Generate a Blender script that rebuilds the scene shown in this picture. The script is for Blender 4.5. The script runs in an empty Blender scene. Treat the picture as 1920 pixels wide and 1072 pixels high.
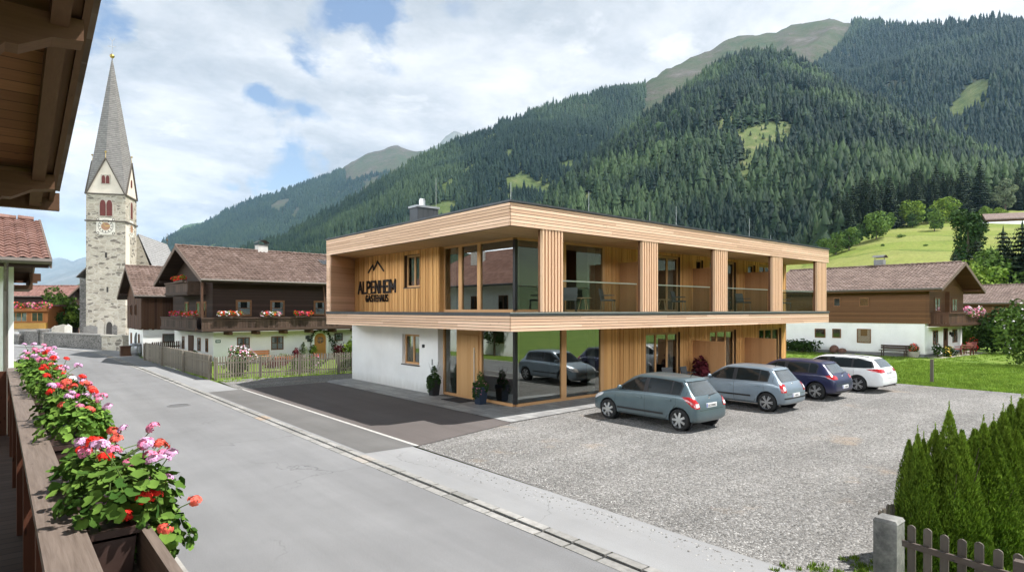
import bpy, bmesh, math, random
import numpy as np
from mathutils import Vector, Matrix
from mathutils.bvhtree import BVHTree
S=bpy.context.scene; COL=S.collection
R=math.radians; PI=math.pi
H=3.4; F=1140.0; AZ=math.atan2(967,1140); CA,SA=math.cos(AZ),math.sin(AZ)
def ray(px,py=581):
    x=(px-960)/F; return (x*CA+SA,-x*SA+CA,(581-py)/F)
def at(px,py,d):
    r=ray(px,py); return Vector((r[0]*d,r[1]*d,H+r[2]*d))
def gnd(px,py,z=0):
    r=ray(px,py); t=(z-H)/r[2]; return Vector((r[0]*t,r[1]*t,z))
def onv(px,py,v):
    r=ray(px,py); t=v/r[1]; return Vector((r[0]*t,v,H+r[2]*t))
# ---------- node helper
class NT:
    def __init__(s,tree): s.t=tree; s.N=tree.nodes; s.L=tree.links
    def n(s,typ,ins=None,**attrs):
        nd=s.N.new('ShaderNode'+typ)
        for k,v in attrs.items(): setattr(nd,k,v)
        for k,v in (ins or {}).items():
            sk=nd.inputs[k]
            if isinstance(v,bpy.types.NodeSocket): s.L.new(v,sk)
            else:
                if isinstance(v,(tuple,list)) and len(v)==3 and len(getattr(sk,'default_value',(0,)*3))==4: v=tuple(v)+(1,)
                sk.default_value=v
        return nd
    def math(s,op,a,b=0.0,c=None,clamp=False):
        i={0:a,1:b}
        if c is not None: i[2]=c
        return s.n('Math',i,operation=op,use_clamp=clamp).outputs[0]
    def mix(s,f,a,b,blend='MIX'):
        nd=s.n('Mix',data_type='RGBA',blend_type=blend)
        for k,v in ((0,f),(6,a),(7,b)):
            sk=nd.inputs[k]
            if isinstance(v,bpy.types.NodeSocket): s.L.new(v,sk)
            else: sk.default_value=(tuple(v)+(1,) if isinstance(v,(tuple,list)) and len(v)==3 else v)
        return nd.outputs[2]
    def noise(s,vec,scale,detail=3,rough=.5,dist=0):
        return s.n('TexNoise',{'Vector':vec,'Scale':scale,'Detail':detail,'Roughness':rough,'Distortion':dist}).outputs[0]
    def mapv(s,vec,scale=(1,1,1),loc=(0,0,0),rot=(0,0,0)):
        return s.n('Mapping',{'Vector':vec,'Scale':scale,'Location':loc,'Rotation':rot}).outputs[0]
    def ramp(s,f,stops,interp='LINEAR'):
        nd=s.n('ValToRGB',{0:f}); cr=nd.color_ramp; cr.interpolation=interp
        while len(cr.elements)<len(stops): cr.elements.new(.5)
        for e,(p,c) in zip(cr.elements,stops):
            e.position=p; e.color=(c,c,c,1) if not isinstance(c,(tuple,list)) else tuple(c)+(1,)
        return nd.outputs[0]
    def rng(s,v,a,b,c=0.,d=1.):
        return s.n('MapRange',{0:v,1:a,2:b,3:c,4:d}).outputs[0]
    def geo(s): return s.n('NewGeometry')
    def obj(s): return s.n('TexCoord').outputs['Object']
    def bump(s,h,st=.3,dist=.02): return s.n('Bump',{'Strength':st,'Distance':dist,'Height':h}).outputs[0]
def newmat(name):
    m=bpy.data.materials.new(name); m.use_nodes=True; nt=NT(m.node_tree)
    bs=m.node_tree.nodes['Principled BSDF']; return m,nt,bs
def setp(nt,bs,**k):
    nm=dict(col='Base Color',rough='Roughness',metal='Metallic',nrm='Normal',spec='Specular IOR Level',coat='Coat Weight',trans='Transmission Weight',alpha='Alpha',emis='Emission Color',est='Emission Strength')
    for a,v in k.items():
        sk=bs.inputs[nm[a]]
        if isinstance(v,bpy.types.NodeSocket): nt.L.new(v,sk)
        else: sk.default_value=tuple(v)+(1,) if isinstance(v,(tuple,list)) and len(v)==3 else v
M={}
def plain(name,col,rough=.6,var=.12,scale=6,metal=0,bump=0,spec=.4,coat=0,objco=False):
    m,nt,bs=newmat(name)
    co=nt.obj() if objco else nt.geo().outputs['Position']
    n=nt.noise(co,scale,4,.6)
    f=nt.rng(n,.25,.75,1-var,1+var)
    c=nt.mix(1.0,col,f,'MULTIPLY')
    setp(nt,bs,col=c,rough=rough,metal=metal,spec=spec,coat=coat)
    if bump: setp(nt,bs,nrm=nt.bump(nt.noise(co,scale*6,3),bump,.01))
    M[name]=m; return m
def wood(name,c1,c2,axis,rough=.7,knots=True,isl=.5,grain=1.,objco=False,lines=None):
    """boards: one tone per board (island) plus grain along axis; lines=(axis,width) adds board joints on broad sheets"""
    m,nt,bs=newmat(name); g=nt.geo(); co=nt.obj() if objco else g.outputs['Position']
    sc=[14*grain]*3; sc[axis]=.7*grain
    gr=nt.noise(nt.mapv(co,sc),3.,5,.65,.4)
    ri=g.outputs['Random Per Island']
    if lines:
        la,lw=lines
        sx=nt.n('SeparateXYZ',{0:co}).outputs[la]
        cell=nt.math('FLOOR',nt.math('DIVIDE',sx,lw))
        ri=nt.n('TexWhiteNoise',{'W':cell},noise_dimensions='1D').outputs[0]
        fr=nt.math('FRACT',nt.math('DIVIDE',sx,lw))
        groove=nt.math('LESS_THAN',fr,.07)
    f=nt.math('ADD',nt.math('MULTIPLY',ri,isl),nt.math('MULTIPLY',gr,1-isl*.5))
    c=nt.mix(nt.rng(f,.15,1.0),c1,c2)
    if knots:
        s2=[5.]*3; s2[axis]=1.6
        vo=nt.n('TexVoronoi',{'Vector':nt.mapv(co,s2),'Scale':2.2}).outputs[0]
        c=nt.mix(nt.rng(vo,.05,.11,.75,0),c,tuple(x*.28 for x in c1))
    if lines: c=nt.mix(nt.math('MULTIPLY',groove,.75),c,tuple(x*.12 for x in c1))
    setp(nt,bs,col=c,rough=rough,spec=.25,nrm=nt.bump(gr,.25,.004))
    M[name]=m; return m
# ---------- mesh builder
class MB:
    def __init__(s,off=(0,0,0)): s.v=[]; s.f=[]; s.mi=[]; s.o=off; s.m=0
    def add(s,vs,fs,m=None):
        b=len(s.v); s.v+= [tuple(x) for x in vs]; s.f+=[tuple(i+b for i in f) for f in fs]; s.mi+=[s.m if m is None else m]*len(fs); return s
    def box(s,x0,y0,z0,x1,y1,z1,m=None):
        if x0>x1:x0,x1=x1,x0
        if y0>y1:y0,y1=y1,y0
        if z0>z1:z0,z1=z1,z0
        vs=[(x,y,z) for z in (z0,z1) for y in (y0,y1) for x in (x0,x1)]
        return s.add(vs,[(0,2,3,1),(4,5,7,6),(0,1,5,4),(2,6,7,3),(0,4,6,2),(1,3,7,5)],m)
    def mbox(s,mat,sx,sy,sz,m=None):
        vs=[mat@Vector((x*sx/2,y*sy/2,z*sz/2)) for z in (-1,1) for y in (-1,1) for x in (-1,1)]
        return s.add(vs,[(0,2,3,1),(4,5,7,6),(0,1,5,4),(2,6,7,3),(0,4,6,2),(1,3,7,5)],m)
    def bar(s,p,q,w,h,up=(0,0,1),m=None):
        p=Vector(p);q=Vector(q);d=(q-p);L=d.length;d.normalize();u=Vector(up)
        x=d.cross(u); 
        if x.length<1e-4: x=Vector((1,0,0))
        x.normalize(); z=x.cross(d)
        mt=Matrix((( x.x,d.x,z.x,(p.x+q.x)/2),(x.y,d.y,z.y,(p.y+q.y)/2),(x.z,d.z,z.z,(p.z+q.z)/2),(0,0,0,1)))
        return s.mbox(mt,w,L,h,m)
    def prism(s,pts,axis,lo,hi,m=None):
        """polygon pts in the two other axes (in x,y,z order), extruded along axis"""
        n=len(pts)
        def mk(p,a):
            if axis==0: return (a,p[0],p[1])
            if axis==1: return (p[0],a,p[1])
            return (p[0],p[1],a)
        vs=[mk(p,lo) for p in pts]+[mk(p,hi) for p in pts]
        fs=[tuple(range(n))[::-1],tuple(range(n,2*n))]+[(i,(i+1)%n,n+(i+1)%n,n+i) for i in range(n)]
        return s.add(vs,fs,m)
    def cyl(s,p,q,r0,r1=None,n=10,m=None,cap=True):
        r1=r0 if r1 is None else r1
        p=Vector(p);q=Vector(q);d=(q-p).normalized(); a=d.orthogonal().normalized(); b=d.cross(a)
        vs=[];
        for c,r in ((p,r0),(q,r1)):
            for i in range(n):
                t=2*PI*i/n; vs.append(c+(a*math.cos(t)+b*math.sin(t))*r)
        fs=[(i,(i+1)%n,n+(i+1)%n,n+i) for i in range(n)]
        if cap: fs+=[tuple(range(n))[::-1],tuple(range(n,2*n))]
        return s.add(vs,fs,m)
    def tube(s,pts,r,n=6,m=None):
        for a,b in zip(pts[:-1],pts[1:]): s.cyl(a,b,r,r,n,m)
        return s
    def lathe(s,prof,c=(0,0,0),n=16,m=None,axis=2,a0=0):
        vs=[];k=len(prof)
        for i in range(n):
            t=2*PI*i/n+a0
            for r,z in prof:
                p=(r*math.cos(t),r*math.sin(t),z)
                if axis==0: p=(z,p[0],p[1])
                if axis==1: p=(p[1],z,p[0])
                vs.append((c[0]+p[0],c[1]+p[1],c[2]+p[2]))
        fs=[(i*k+j,((i+1)%n)*k+j,((i+1)%n)*k+j+1,i*k+j+1) for i in range(n) for j in range(k-1)]
        return s.add(vs,fs,m)
    def ball(s,c,r,n=10,k=6,m=None,sc=(1,1,1)):
        prof=[(math.sin(PI*j/k),-math.cos(PI*j/k)) for j in range(k+1)]
        vs=[(c[0]+sc[0]*r*p*math.cos(2*PI*i/n),c[1]+sc[1]*r*p*math.sin(2*PI*i/n),c[2]+sc[2]*r*z) for i in range(n) for p,z in prof]
        kk=k+1
        return s.add(vs,[(i*kk+j,((i+1)%n)*kk+j,((i+1)%n)*kk+j+1,i*kk+j+1) for i in range(n) for j in range(k)],m)
    def build(s,name,mats,parent=None,smooth=False,kind=None):
        me=bpy.data.meshes.new(name); o=s.o
        me.from_pydata([(x-o[0],y-o[1],z-o[2]) for x,y,z in s.v],[],s.f)
        if not isinstance(mats,(list,tuple)): mats=[mats]
        for m in mats: me.materials.append(M[m] if isinstance(m,str) else m)
        if len(mats)>1: me.polygons.foreach_set('material_index',s.mi)
        if smooth: me.polygons.foreach_set('use_smooth',[True]*len(me.polygons))
        me.update()
        return link(name,me,parent,kind)
def link(name,me,parent=None,kind=None):
    ob=bpy.data.objects.new(name,me); COL.objects.link(ob)
    if parent: ob.parent=parent
    if kind: ob['kind']=kind
    return ob
def thing(name,label,cat,loc=(0,0,0),rz=0,group=None):
    ob=bpy.data.objects.new(name,None); COL.objects.link(ob); ob.location=loc; ob.rotation_euler=(0,0,rz); ob.empty_display_size=.2
    return tag(ob,label,cat,group)
def tag(ob,label,cat,group=None):
    ob['label']=label; ob['category']=cat
    if group: ob['group']=group
    return ob
def dup(root,loc,rz=0,label=None,group=None,sc=None):
    r=root.copy(); COL.objects.link(r); r.location=loc; r.rotation_euler=(0,0,rz)
    if sc: r.scale=sc if isinstance(sc,(tuple,list)) else (sc,)*3
    if label: r['label']=label
    if group: r['group']=group
    for ch in list(root.children):
        c=ch.copy(); COL.objects.link(c); c.parent=r
        for g in list(ch.children):
            d=g.copy(); COL.objects.link(d); d.parent=c
    return r
def npmesh(name,V,Fc,mat,attrs=None,smooth=False):
    """V (n,3), Fc (m,k) same-size faces, fast"""
    V=np.asarray(V,np.float32); Fc=np.asarray(Fc,np.int32); m,k=Fc.shape
    me=bpy.data.meshes.new(name); me.vertices.add(len(V)); me.vertices.foreach_set('co',V.ravel())
    me.loops.add(m*k); me.loops.foreach_set('vertex_index',Fc.ravel()); me.polygons.add(m)
    me.polygons.foreach_set('loop_start',np.arange(0,m*k,k,dtype=np.int32))
    if smooth: me.polygons.foreach_set('use_smooth',np.ones(m,bool))
    for an,av in (attrs or {}).items():
        a=me.attributes.new(an,'FLOAT','POINT'); a.data.foreach_set('value',np.asarray(av,np.float32))
    me.update(calc_edges=True)
    me.materials.append(M[mat] if isinstance(mat,str) else mat); return me
def vnoise(x,y,seed=0,octv=4,f=1.,gain=.5):
    """value-noise fbm on arrays, about -1..1"""
    out=np.zeros_like(x,dtype=float); amp=1.; tot=0
    for o in range(octv):
        xi=np.floor(x*f).astype(np.int64); yi=np.floor(y*f).astype(np.int64); xf=x*f-xi; yf=y*f-yi
        u=xf*xf*(3-2*xf); w=yf*yf*(3-2*yf)
        def h(a,b):
            k=(a*374761393+b*668265263+(seed+o*17)*1442695041)&0xFFFFFFFF
            k=((k^(k>>13))*1274126177)&0xFFFFFFFF; k=k^(k>>16)
            return (k&0xFFFF)/32767.5-1
        out+=amp*((h(xi,yi)*(1-u)+h(xi+1,yi)*u)*(1-w)+(h(xi,yi+1)*(1-u)+h(xi+1,yi+1)*u)*w); tot+=amp; amp*=gain; f*=2.03
    return out/tot
# ================= camera, sky, sun, haze
cam=bpy.data.cameras.new('camera'); co_=bpy.data.objects.new('camera',cam); COL.objects.link(co_)
co_.location=(0,0,H); co_.rotation_euler=(PI/2,0,-AZ)
cam.sensor_width=36; cam.lens=36*F/1920; cam.shift_y=45/1920; cam.clip_start=.05; cam.clip_end=60000
S.camera=co_
sun_dir=Vector((.49,-.37,1.0)).normalized()
sl=bpy.data.lights.new('sun','SUN'); sl.energy=4.5; sl.angle=R(.6); sl.color=(1,.965,.93)
so=bpy.data.objects.new('sun',sl); COL.objects.link(so); so.rotation_euler=sun_dir.to_track_quat('Z','Y').to_euler(); so.location=(40,-40,90)
w=bpy.data.worlds.new('World'); S.world=w; w.use_nodes=True
nt=NT(w.node_tree); bg=w.node_tree.nodes['Background']; wout=w.node_tree.nodes['World Output']
sky=nt.n('TexSky',sky_type='NISHITA',sun_disc=False); sky.sun_elevation=math.asin(sun_dir.z); sky.sun_rotation=math.atan2(sun_dir.x,sun_dir.y)
sky.altitude=900; sky.air_density=1.1; sky.dust_density=.6
dirv=nt.n('TexCoord').outputs['Generated']
sx=nt.n('SeparateXYZ',{0:dirv}); zz=nt.math('MAXIMUM',sx.outputs[2],0.03)
den=nt.math('ADD',zz,.16)
pl=nt.n('CombineXYZ',{0:nt.math('DIVIDE',sx.outputs[0],den),1:nt.math('DIVIDE',sx.outputs[1],den),2:0.0}).outputs[0]
wpl=nt.n('VectorMath',{0:pl,1:nt.n('VectorMath',{0:nt.n('TexNoise',{'Vector':pl,'Scale':2.2,'Detail':7,'Roughness':.6}).outputs[1],3:.34},operation='SCALE').outputs[0]},operation='ADD').outputs[0]
bil=nt.math('SUBTRACT',1.0,nt.n('TexVoronoi',{'Vector':wpl,'Scale':2.4,'Detail':4.,'Roughness':.55,'Lacunarity':2.3},feature='F1').outputs[0])
n1=nt.noise(nt.mapv(pl,loc=(3.1,7.7,0)),1.5,9,.6,.15)
n2=nt.noise(nt.mapv(pl,loc=(13.1,2.7,4)),1.0,9,.6,.3)
warp=nt.n('VectorMath',{0:dirv,1:nt.n('VectorMath',{0:nt.n('TexNoise',{'Vector':dirv,'Scale':9.,'Detail':6}).outputs[1],3:.16},operation='SCALE').outputs[0]},operation='ADD').outputs[0]
cov=nt.rng(nt.math('ADD',n1,nt.math('MULTIPLY',nt.math('SUBTRACT',bil,.5),.22)),.40,.54)
# gaps of blue between the clouds
for px,py,rad,st in ((705,40,.05,1.9),(590,95,.03,1.2),(185,65,.03,1.4),(480,195,.024,1.6),(555,228,.026,1.6),(150,480,.06,1.2),(545,320,.028,1.6),(485,328,.02,1.5),(425,335,.016,1.4),(870,5,.03,.6),(160,210,.05,.45),(1000,20,.04,.3)):
    r=Vector(ray(px,py)).normalized()+Vector((.08,.08,.08))
    d=nt.n('VectorMath',{0:warp,1:tuple(r)},operation='DISTANCE').outputs[1]
    cov=nt.math('SUBTRACT',cov,nt.rng(d,rad*1.5,rad*.4,0,st))
cov=nt.math('ADD',cov,1.2)
cov=nt.math('MULTIPLY',cov,1.0,clamp=True)
n3=nt.noise(nt.mapv(pl,loc=(1,1,9)),3.4,8,.62,.2)
shade=nt.math('ADD',nt.math('MULTIPLY',nt.rng(n2,.40,.60),.42),nt.math('ADD',nt.math('MULTIPLY',nt.rng(n3,.38,.62),.23),nt.math('MULTIPLY',nt.rng(bil,.25,.75),.35)))
ccol=nt.ramp(shade,[(.0,(2.8,3.1,3.4)),(.3,(4.2,4.4,4.6)),(.58,(5.8,5.85,5.9)),(1.,(7.6,7.6,7.6))])
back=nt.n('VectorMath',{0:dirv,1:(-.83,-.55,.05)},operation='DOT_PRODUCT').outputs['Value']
ccol=nt.mix(1.0,ccol,nt.math('ADD',1.0,nt.math('MULTIPLY',nt.rng(back,-.1,.5,0.,10.5),nt.rng(sx.outputs[2],.44,.24,0.,1.))),'MULTIPLY')   # unseen low cloud behind left, brightened as added fill for shaded walls
ccol=nt.mix(1.0,ccol,nt.rng(sx.outputs[2],.44,.66,1.0,.30),'MULTIPLY')   # unseen sky overhead dimmed to cut the fill on level ground
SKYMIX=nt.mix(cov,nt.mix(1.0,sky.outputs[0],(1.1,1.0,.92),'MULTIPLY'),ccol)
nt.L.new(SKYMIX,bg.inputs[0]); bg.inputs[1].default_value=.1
S.view_settings.view_transform='Standard'; S.view_settings.look='None'; S.view_settings.exposure=.88; S.view_settings.gamma=1
cy=S.cycles; cy.max_bounces=8; cy.diffuse_bounces=6; cy.glossy_bounces=4; cy.transmission_bounces=4; cy.transparent_max_bounces=8; cy.volume_bounces=0
cy.use_denoising=True; cy.caustics_reflective=False; cy.caustics_refractive=False; cy.sample_clamp_indirect=6
m=bpy.data.materials.new('air'); m.use_nodes=True; t=m.node_tree; t.nodes.remove(t.nodes['Principled BSDF'])
pv=t.nodes.new('ShaderNodeVolumePrincipled'); pv.inputs['Color'].default_value=(.42,.68,1,1); pv.inputs['Density'].default_value=3.2e-5; pv.inputs['Anisotropy'].default_value=.25
t.links.new(pv.outputs[0],t.nodes['Material Output'].inputs['Volume']); M['air']=m
b=MB(); b.box(-3600,-2600,-40,6600,21500,1800); hz=b.build('haze','air',kind='stuff')
# ================= mountains and forest
def grassmat(name,c1,c2,c3,sc=.02,rough=.9,fine=0):
    m,nt,bs=newmat(name); co=nt.geo().outputs['Position']
    a=nt.noise(co,sc,6,.6,.3); b=nt.noise(co,sc*9,5,.65)
    f=nt.math('ADD',nt.math('MULTIPLY',a,.6),nt.math('MULTIPLY',b,.4))
    c=nt.ramp(f,[(.34,c1),(.5,c2),(.66,c3)])
    if name=='meadow_far':
        zc=nt.n('SeparateXYZ',{0:co}).outputs[2]; fr=nt.math('FRACT',nt.math('ADD',nt.math('DIVIDE',zc,13.),nt.math('MULTIPLY',nt.noise(co,.012,3),1.6))); c=nt.mix(nt.rng(fr,.06,.0,0,.6),c,(.05,.085,.015)); c=nt.mix(nt.math('MULTIPLY',nt.math('GREATER_THAN',fr,.55),.35),c,(.24,.23,.08))
    if fine:
        n=nt.noise(co,fine,4,.7); c=nt.mix(1.0,c,nt.rng(n,.25,.75,.62,1.4),'MULTIPLY')
        setp(nt,bs,nrm=nt.bump(n,.8,.05))
    setp(nt,bs,col=c,rough=rough,spec=.15); M[name]=m
grassmat('woodfloor',(.04,.062,.02),(.08,.105,.032),(.16,.145,.075),.06)
grassmat('farhill',(.04,.07,.03),(.055,.09,.035),(.11,.14,.06),.004)
grassmat('farrock',(.10,.11,.11),(.13,.14,.12),(.2,.2,.2),.002)
grassmat('meadow_far',(.095,.125,.02),(.14,.18,.028),(.19,.195,.05),.03,fine=.8)
def treemat(name,dark,light):
    m,nt,bs=newmat(name); at_=nt.n('Attribute',attribute_name='tint').outputs['Fac']
    c=nt.ramp(at_,[(0.,dark),(.6,tuple((a+b)/2 for a,b in zip(dark,light))),(1.,light)])
    co=nt.geo().outputs['Position']; c=nt.mix(1.0,c,nt.rng(nt.noise(co,.9,3,.7),.3,.7,.7,1.3),'MULTIPLY')
    setp(nt,bs,col=c,rough=.85,spec=.12); M[name]=m
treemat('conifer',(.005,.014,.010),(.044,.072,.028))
treemat('conifer_far',(.004,.014,.010),(.034,.056,.025))
def rugged(x,y,seed,wl):
    n=vnoise(x/wl,y/wl,seed,5); g=1-np.abs(vnoise(x/wl*.8,y/wl*.8,seed+50,4))
    return n*.5+g*.7-.5
class Ridge:
    """a mountain flank: a ridge line (bearing, height, distance) falling to a foot, real distances in metres"""
    def __init__(s,sil,dist,foot,footz,seed,amp,wl,power=1.1,nr=90,nc=150,back=.35,topflat=0):
        s.px=np.array([p[0] for p in sil],float); s.py=np.array([p[1] for p in sil],float)
        s.dx=np.array([p[0] for p in dist],float); s.dd=np.array([p[1] for p in dist],float)
        s.fx=np.array([p[0] for p in foot],float); s.fd=np.array([p[1] for p in foot],float)
        s.fzx=np.array([p[0] for p in footz],float); s.fz=np.array([p[1] for p in footz],float)
        s.seed,s.amp,s.wl,s.pw,s.nr,s.nc,s.back=seed,amp,wl,power,nr,nc,back
    def pos(s,px,t):
        D=np.interp(px,s.dx,s.dd); Fd=np.interp(px,s.fx,s.fd); fz=np.interp(px,s.fzx,s.fz)
        yy=np.interp(px,s.px,s.py); rz=H+(581-yy)/F*D
        d=Fd+(D-Fd)*t
        X=(px-960)/F; u=(X*CA+SA)*d; v=(-X*SA+CA)*d
        tt=np.clip(t,0,1); z=fz+(rz-fz)*tt**s.pw
        win=np.clip(4*tt*(1-tt),0,1)**.6
        z=z+s.amp*rugged(u,v,s.seed,s.wl)*win*(rz-fz)
        z=np.where(t>1,rz-(t-1)*(D-Fd)*.75,z)
        z=z+np.where(t>=.97,1,.0)*vnoise(px/9.,px*0,s.seed+9,4)*(rz-fz)*.010
        return u,v,z
    def mesh(s,name,mat,kind='structure'):
        pxs=np.linspace(s.px[0],s.px[-1],s.nc); ts=np.concatenate([np.linspace(0,1,s.nr),1+np.linspace(.08,s.back,5)])
        P,T=np.meshgrid(pxs,ts); u,v,z=s.pos(P,T); V=np.stack([u,v,z],-1).reshape(-1,3)
        n,k=P.shape; i=np.arange((n-1)*(k-1)); r=i//(k-1); c=i%(k-1); a=r*k+c
        Fc=np.stack([a,a+1,a+k+1,a+k],1)
        return link(name,npmesh(name,V,Fc,mat,smooth=True),None,kind)
rng=np.random.default_rng(7)
def conifer_template(layers,sides,seed,jit=.16):
    r=np.random.default_rng(seed); V=[];Fc=[]
    for i in range(layers):
        f=i/layers; zb=.10+.86*f-.03; zt=min(1.,zb+1.55/layers+.06); rad=(1-f)**.85*.19+.012
        b=len(V); V.append((0,0,zt))
        for k in range(sides):
            a=2*PI*(k+.5*(i%2))/sides+r.uniform(-.2,.2); q=rad*r.uniform(1-jit*2.2,1+jit); V.append((q*math.cos(a),q*math.sin(a),zb+r.uniform(-.03,.02)))
        for k in range(sides): Fc.append((b,b+1+k,b+1+(k+1)%sides))
    return np.array(V),np.array(Fc)
TPL={n:[conifer_template(l,sd,i*7+l,.24) for i in range(6)] for n,(l,sd) in dict(near=(7,9),mid=(7,8),far=(3,5)).items()}
def round_template(seed):
    r=np.random.default_rng(seed); V=[(0,0,1.)]; Fc=[]; k=7
    for z,q in ((.86,.22),(.62,.34),(.38,.33),(.14,.18)):
        for i in range(k): a=2*PI*(i+.5*(len(V)//k%2))/k; w_=q*r.uniform(.7,1.2); V.append((w_*math.cos(a),w_*math.sin(a),z+r.uniform(-.07,.07)))
    for i in range(k): Fc.append((0,1+i,1+(i+1)%k))
    for j in range(3):
        for i in range(k): a=1+j*k+i; b=1+j*k+(i+1)%k; Fc+=[(a,a+k,b+k),(a,b+k,b)]
    return np.array(V),np.array(Fc)
TPL['round']=[round_template(i) for i in range(6)]
def forest(name,U,Vv,Z,Hh,tint,tpl,mat,width=1.0):
    Vs=[];Fs=[];Ts=[];base=0; kind=rng.integers(0,6,len(U))
    for k in range(6):
        i=np.nonzero(kind==k)[0]
        if not len(i): continue
        TV,TF=TPL[tpl][k]; a=rng.uniform(0,2*PI,len(i)); c,s_=np.cos(a),np.sin(a); wd=Hh[i]*width*rng.uniform(.8,1.25,len(i))
        X=(TV[None,:,0]*c[:,None]-TV[None,:,1]*s_[:,None])*wd[:,None]+U[i][:,None]
        Y=(TV[None,:,0]*s_[:,None]+TV[None,:,1]*c[:,None])*wd[:,None]+Vv[i][:,None]
        ZZ=TV[None,:,2]*Hh[i][:,None]+Z[i][:,None]-.6
        n=TV.shape[0]; Vs.append(np.stack([X,Y,ZZ],-1).reshape(-1,3)); Ts.append(np.repeat(tint[i],n))
        Fs.append((TF[None]+base+(np.arange(len(i))*n)[:,None,None]).reshape(-1,3)); base+=len(i)*n
    return npmesh(name,np.concatenate(Vs),np.concatenate(Fs),mat,{'tint':np.concatenate(Ts)})
def proj(u,v,z):
    x=u*CA-v*SA; d=u*SA+v*CA; return 960+F*x/d,581-F*(z-H)/d,d
def blobmask(px,py,blobs):
    m=np.zeros_like(px)
    for cx,cy,rx,ry,rot in blobs:
        a=R(rot); dx=px-cx; dy=py-cy; x=(dx*math.cos(a)+dy*math.sin(a))/rx; y=(-dx*math.sin(a)+dy*math.cos(a))/ry
        m=np.maximum(m,1.2-(x*x+y*y))
    return m
# --- spur in front (the big wooded hill)
spur=Ridge([(1000,430),(1030,385),(1080,342),(1150,285),(1200,243),(1250,203),(1300,168),(1340,138),(1380,116),(1430,108),(1480,117),(1520,138),(1560,166),(1600,188),(1650,214),(1700,240),(1750,266),(1800,292),(1850,316),(1920,345),(2120,400)],
  [(1000,900),(1200,1250),(1430,1550),(1600,1350),(1800,980),(1920,820),(2120,700)],[(1000,430),(1500,430),(1560,395),(1650,395),(1750,450),(1920,470),(2120,470)],[(1000,2),(1480,6),(1560,38),(1650,52),(1750,70),(1920,80),(2120,80)],3,.17,380,1.12,nr=130,nc=200)
spur.mesh('wooded_hill','woodfloor')
backm=Ridge([(440,482),(480,468),(530,452),(600,412),(660,377),(720,342),(780,306),(830,281),(870,268),(940,236),(1000,211),(1060,192),(1130,176),(1200,165),(1250,131),(1290,112),(1340,90),(1365,73),(1390,65),(1450,66),(1480,53),(1530,43),(1560,39),(1590,50),(1650,46),(1680,52),(1720,48),(1800,44),(1850,36),(1880,33),(1920,44),(2000,40),(2140,60)],
  [(440,1700),(870,2100),(1200,2500),(1390,2900),(1560,2900),(1700,2350),(1920,1900),(2140,1700)],[(440,800),(1000,900),(1400,1300),(1700,1150),(2140,950)],[(440,0),(1000,10),(1400,250),(1700,230),(2140,220)],11,.20,620,1.05,nr=110,nc=190)
m,nt,bs=newmat('alpine'); co=nt.geo().outputs['Position']; a_=nt.noise(co,.006,6,.65,.5); r_=nt.noise(nt.mapv(co,(1,1,.35)),.03,6,.75); st_=nt.n('SeparateXYZ',{0:nt.geo().outputs['Normal']}).outputs[2]
c=nt.ramp(nt.math('ADD',nt.math('MULTIPLY',a_,.6),nt.math('MULTIPLY',r_,.4)),[(.36,(.03,.05,.02)),(.48,(.05,.058,.03)),(.56,(.07,.062,.047)),(.68,(.13,.122,.11))])
zc=nt.n('SeparateXYZ',{0:co}).outputs[2]; c=nt.mix(nt.rng(nt.math('ADD',zc,nt.math('MULTIPLY',a_,200)),780,640,0,.85),c,nt.ramp(r_,[(.35,(.045,.075,.02)),(.6,(.10,.125,.04)),(.75,(.17,.15,.09))]))
setp(nt,bs,col=c,rough=.95,spec=.1,nrm=nt.bump(r_,1.,8.)); M['alpine']=m
backm.mesh('high_mountain','alpine')
midm=Ridge([(200,505),(290,475),(305,455),(330,440),(380,424),(420,400),(470,377),(520,362),(560,349),(610,331),(640,318),(660,302),(690,288),(722,279),(745,273),(770,283),(800,285),(835,281),(900,275),(1000,260)],
  [(200,4300),(600,5200),(1000,5600)],[(200,2300),(1000,2700)],[(200,0),(1000,10)],23,.10,1300,1.1,nr=80,nc=130)
midm.mesh('distant_mountain','alpine')
Ridge([(770,296),(800,281),(820,272),(835,257),(850,245),(862,249),(875,254),(900,262),(960,275)],[(770,7000),(960,7000)],[(770,5500),(960,5500)],[(770,200),(960,200)],31,.08,1500,nr=30,nc=50).mesh('distant_peak','farrock')
Ridge([(180,520),(240,492),(290,462),(306,455),(330,434),(345,422),(360,419),(400,414),(470,412)],[(180,6500),(470,6800)],[(180,5600),(470,5600)],[(180,0),(470,0)],37,.06,1200,nr=30,nc=50).mesh('blue_hill','farhill')
Ridge([(-160,505),(-60,498),(0,500),(40,497),(62,493),(90,488),(112,483),(125,485),(136,491),(150,484),(162,481),(200,489),(260,500),(340,515)],[(-160,13500),(340,13500)],[(-160,9500),(340,9500)],[(-160,0),(340,0)],41,.10,1500,1.3,nr=40,nc=90).mesh('far_range','farrock')
Ridge([(-160,560),(0,552),(62,534),(100,520),(140,506),(170,497),(220,482),(300,468)],[(-160,10500),(300,10500)],[(-160,7000),(300,7000)],[(-160,0),(300,0)],43,.06,1500,1.2,nr=30,nc=60).mesh('far_slope','farrock')
Ridge([(60,575),(100,557),(120,546),(150,531),(175,517),(230,497),(300,480)],[(60,2600),(300,2900)],[(60,1500),(300,1500)],[(60,0),(300,0)],47,.06,700,nr=30,nc=50).mesh('green_hill','farhill')
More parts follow.
